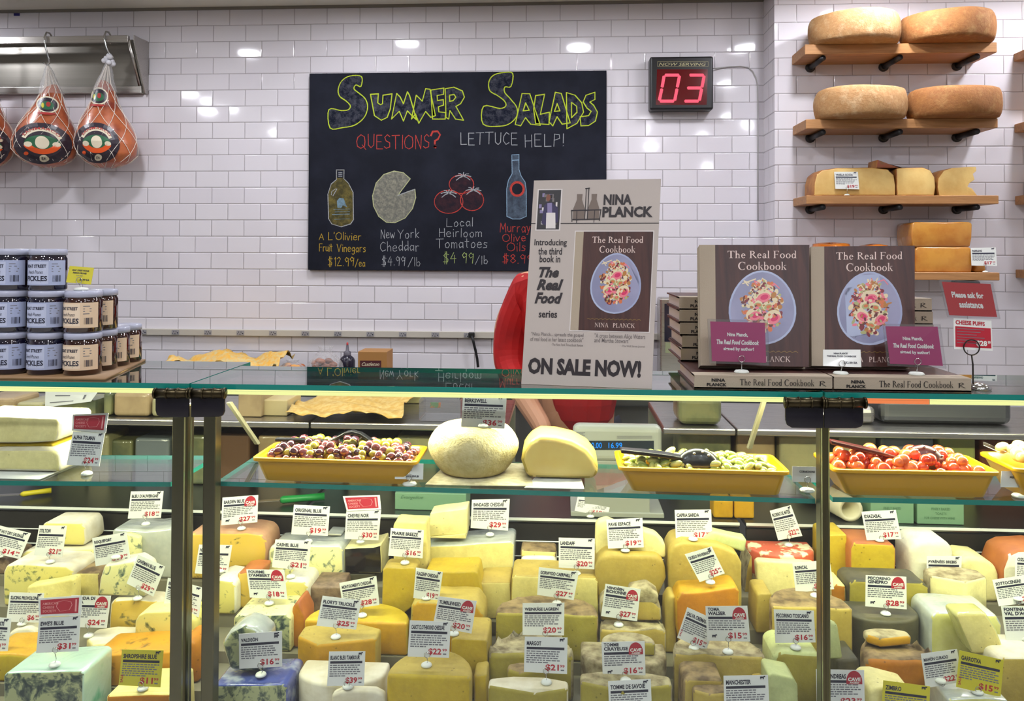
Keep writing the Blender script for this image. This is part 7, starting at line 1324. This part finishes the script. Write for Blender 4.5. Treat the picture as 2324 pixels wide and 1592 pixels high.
for c4, lab in (((1620, 1136, 1664, 1170), 'orange cheese piece on the storage shelf, first of two'), ((1667, 1134, 1712, 1170), 'orange cheese piece on the storage shelf, second of two')):
    bx('cheese_piece', lab, 'cheese', c4, 2.09, .06, P_['gold'], ZB, None, .005)
sign('dim price card marked $18 standing behind on the storage shelf', (1312, 1124), (1389, 1131), (1379, 1174), (1304, 1160), Y=2.075, title='', price='$18', base=(1340, 1182), zb=ZB)
# shop scale
YSC = 2.075; p0, p1 = at(1300, 1100, YSC), at(1503, 968, YSC); zsc = ZB
t = thing('shop_scale', 'pale counter scale with glowing blue digits behind the cut half wheel', 'scale', ((p0.x + p1.x) / 2, YSC, zsc))
b = MB(); b.box(p0.x, p1.x, YSC, YSC + .045, at(1400, 1050, YSC).z, p1.z); b.build('head', mat('scale_grey', (168, 172, 160), .35, coat=.3), t, bevel=.016, seg=4)
b = MB(); b.box(p0.x + .03, p1.x - .03, YSC + .005, YSC + .04, zsc + .01, at(1400, 1048, YSC).z); b.box(p0.x - .005, p1.x + .005, YSC, YSC + .2, zsc + .0004, zsc + .014); b.build('stand', mat('scale_stand', (150, 154, 144), .4), t, bevel=.003)
f = lambda x, y, h=0: at(x, y, YSC - .0006 - h); b = MB(); put_rect(b, f, 1334, 1022, 1484, 1001, 0, 0); b.build('screen', mat('scale_screen', (40, 48, 54), .2), t)
b = MB(); put_text(b, f, '0.00', 1342, 1018, 1366, 1005, 0, .01, .0008); put_text(b, f, '16.99', 1381, 1018, 1412, 1005, 0, .01, .0008); b.build('digits', emit_mat('blue_led', (40, 150, 255), 1.3), t)
b = MB()
for k in range(4): put_rect(b, f, 1306, 982 + 3 * k, 1328 - 4 * (k % 2), 983.4 + 3 * k, 0, .0005); put_rect(b, f, 1400, 990 + 2 * k, 1480, 990.8 + 2 * k, 0, .0005)
b.build('printed_text', M_GREYT, t)
# ------------------------------------------------------------------ the shop assistant behind the poster
YP = 2.87; px = lambda x, z, y=YP: (at(x, 900, y).x, y, z)
tp = thing('person', 'person in a red shirt bending behind the poster, only shoulder and waist seen', 'person', px(1300, 0))
def skin(name, J, E, m, parent, lev=2):
    me = bpy.data.meshes.new(name); o0 = Vector(parent['_o']); me.from_pydata([tuple(Vector(j[0]) - o0) for j in J], E, []); me.update()
    o = bpy.data.objects.new(name, me); C.objects.link(o); o.parent = parent; o['_o'] = parent['_o']; o['_w'] = parent['_w']; me.materials.append(m)
    o.modifiers.new('skin', 'SKIN'); me.skin_vertices
    if not me.skin_vertices: 
        bm_ = None
    for i, j in enumerate(J):
        sv = me.skin_vertices[0].data[i]; sv.radius = j[1] if isinstance(j[1], tuple) else (j[1], j[1]); sv.use_root = i == 0
    sb = o.modifiers.new('sub', 'SUBSURF'); sb.levels = lev; sb.render_levels = lev
    return o
M_SKIN = mat('skin', (206, 150, 116), .5); M_SHIRT = mat('red_shirt', (186, 12, 14), .75, col2=(160, 8, 12), ns=9, bump=.25, bs=14); M_TROUS = mat('dark_trousers', (40, 42, 54), .8); M_APRON = mat('apron', (206, 196, 186), .8); M_HAIR = mat('hair', (44, 30, 24), .6)
def P3(x, z, y): return px(x, z, y)
J = [(P3(1305, .95, YP), (.13, .10)), (P3(1303, 1.10, YP - .01), (.125, .095)), (P3(1300, 1.28, YP - .04), (.145, .10)), (P3(1302, 1.40, YP - .07), (.07, .07)), (P3(1308, 1.43, YP - .14), (.052, .055)), (P3(1312, 1.47, YP - .20), (.075, .088)), (P3(1314, 1.54, YP - .23), (.078, .095)),
     (P3(1196, 1.335, YP - .03), (.058, .058)), (P3(1150, 1.20, YP), (.05, .05)), (P3(1143, 1.06, YP - .01), (.042, .042)), (P3(1180, .985, YP - .12), (.044, .042)), (P3(1232, .885, YP - .22), (.036, .034)), (P3(1240, .83, YP - .25), (.036, .02)),
     (P3(1405, 1.335, YP - .03), (.058, .058)), (P3(1440, 1.20, YP), (.05, .05)), (P3(1444, 1.06, YP - .02), (.042, .042)), (P3(1420, 1.03, YP - .16), (.044, .042)), (P3(1370, 1.10, YP - .24), (.034, .032)), (P3(1345, 1.13, YP - .27), (.036, .02)),
     (P3(1265, .86, YP), (.085, .085)), (P3(1262, .48, YP), (.058, .06)), (P3(1262, .08, YP + .01), (.04, .042)), (P3(1262, .035, YP - .12), (.04, .028)), (P3(1345, .86, YP), (.085, .085)), (P3(1348, .48, YP), (.058, .06)), (P3(1348, .08, YP + .01), (.04, .042)), (P3(1348, .035, YP - .12), (.04, .028))]
E_ = [(0, 1), (1, 2), (2, 3), (3, 4), (4, 5), (5, 6), (2, 7), (7, 8), (8, 9), (9, 10), (10, 11), (11, 12), (2, 13), (13, 14), (14, 15), (15, 16), (16, 17), (17, 18), (0, 19), (19, 20), (20, 21), (21, 22), (0, 23), (23, 24), (24, 25), (25, 26)]
for hi, sx in ((12, 1), (18, -1)):              # five fingers to each hand
    hx, hy, hz_ = J[hi][0]
    for k in range(5):
        o_ = len(J)
        if k < 4: q = [(hx + sx * (.018 - .012 * k) * -1, hy - .03, hz_ - .004), (hx + sx * (.02 - .013 * k) * -1, hy - .058 - .004 * (1.5 - abs(k - 1.5)), hz_ - .016), (hx + sx * (.02 - .013 * k) * -1, hy - .068 - .006 * (1.5 - abs(k - 1.5)), hz_ - .036)]
        else: q = [(hx + sx * .03, hy - .005, hz_ - .006), (hx + sx * .046, hy - .028, hz_ - .014), (hx + sx * .044, hy - .048, hz_ - .026)]
        J += [(p_, (r, r)) for p_, r in zip(q, (.009, .0085, .007))]; E_ += [(hi, o_), (o_, o_ + 1), (o_ + 1, o_ + 2)]
skin('body', J, E_, M_SKIN, tp)
JS = [(P3(1308, .79, YP), (.19, .13)), (P3(1303, 1.08, YP - .01), (.16, .12)), (P3(1300, 1.26, YP - .03), (.17, .12)), (P3(1301, 1.36, YP - .06), (.10, .085)), (P3(1302, 1.405, YP - .075), (.07, .07)), (P3(1190, 1.315, YP - .03), (.082, .078)), (P3(1160, 1.19, YP), (.078, .072)), (P3(1156, 1.06, YP - .01), (.068, .062)), (P3(1180, .985, YP - .10), (.052, .05)), (P3(1410, 1.315, YP - .03), (.082, .078)), (P3(1432, 1.19, YP), (.078, .072)), (P3(1436, 1.06, YP - .02), (.068, .062)), (P3(1420, 1.02, YP - .13), (.052, .05))]
skin('red_shirt', JS, [(0, 1), (1, 2), (2, 3), (3, 4), (2, 5), (5, 6), (6, 7), (7, 8), (2, 9), (9, 10), (10, 11), (11, 12)], M_SHIRT, tp)
JT = [(P3(1305, .92, YP), (.150, .115)), (P3(1262, .80, YP), (.10, .10)), (P3(1260, .48, YP), (.08, .08)), (P3(1260, .1, YP + .01), (.07, .07)), (P3(1347, .80, YP), (.10, .10)), (P3(1350, .48, YP), (.08, .08)), (P3(1350, .1, YP + .01), (.07, .07))]
skin('trousers', JT, [(0, 1), (1, 2), (2, 3), (0, 4), (4, 5), (5, 6)], M_TROUS, tp)
b = MB(); hc = P3(1314, 1.54, YP - .23)
b.lathe([(max(.087 * math.sin(PI * j / 12), 1e-4), .108 * -math.cos(PI * j / 12)) for j in range(7, 13)], (hc[0], hc[1] + .012, hc[2] + .01), 20, 0, 1, 1.12); b.sphere((hc[0], hc[1] + .06, hc[2] - .005), .08, .055, .085, 0, 14, 8); b.build('hair', M_HAIR, tp)
b = MB()
for s_ in (-1, 1): b.sphere((hc[0] + s_ * .03, hc[1] - .088, hc[2] - .015), .010, .006, .005, 0, 10, 6); b.sphere((hc[0] + s_ * .03, hc[1] - .0925, hc[2] - .015), .0045, .003, .0042, 1, 8, 5); b.sphere((hc[0] + s_ * .082, hc[1] + .01, hc[2] - .03), .009, .018, .028, 2, 8, 6)
b.sphere((hc[0], hc[1] - .1, hc[2] - .045), .011, .018, .022, 2, 10, 6); b.sphere((hc[0], hc[1] - .088, hc[2] - .085), .022, .008, .006, 3, 10, 6); b.build('face', [M_WHITE, M_HAIR, M_SKIN, mat('lips', (170, 90, 84), .5)], tp)
b = MB(); a_, c_ = P3(1255, .9, YP - .14), P3(1350, .9, YP - .14); b.box(a_[0], c_[0], YP - .15, YP - .145, .35, .80); b.build('apron', M_APRON, tp, bevel=.002)
# ------------------------------------------------------------------ tidy
for o in bpy.data.objects:
    for k in ('_o', '_w'):
        if k in o: del o[k]
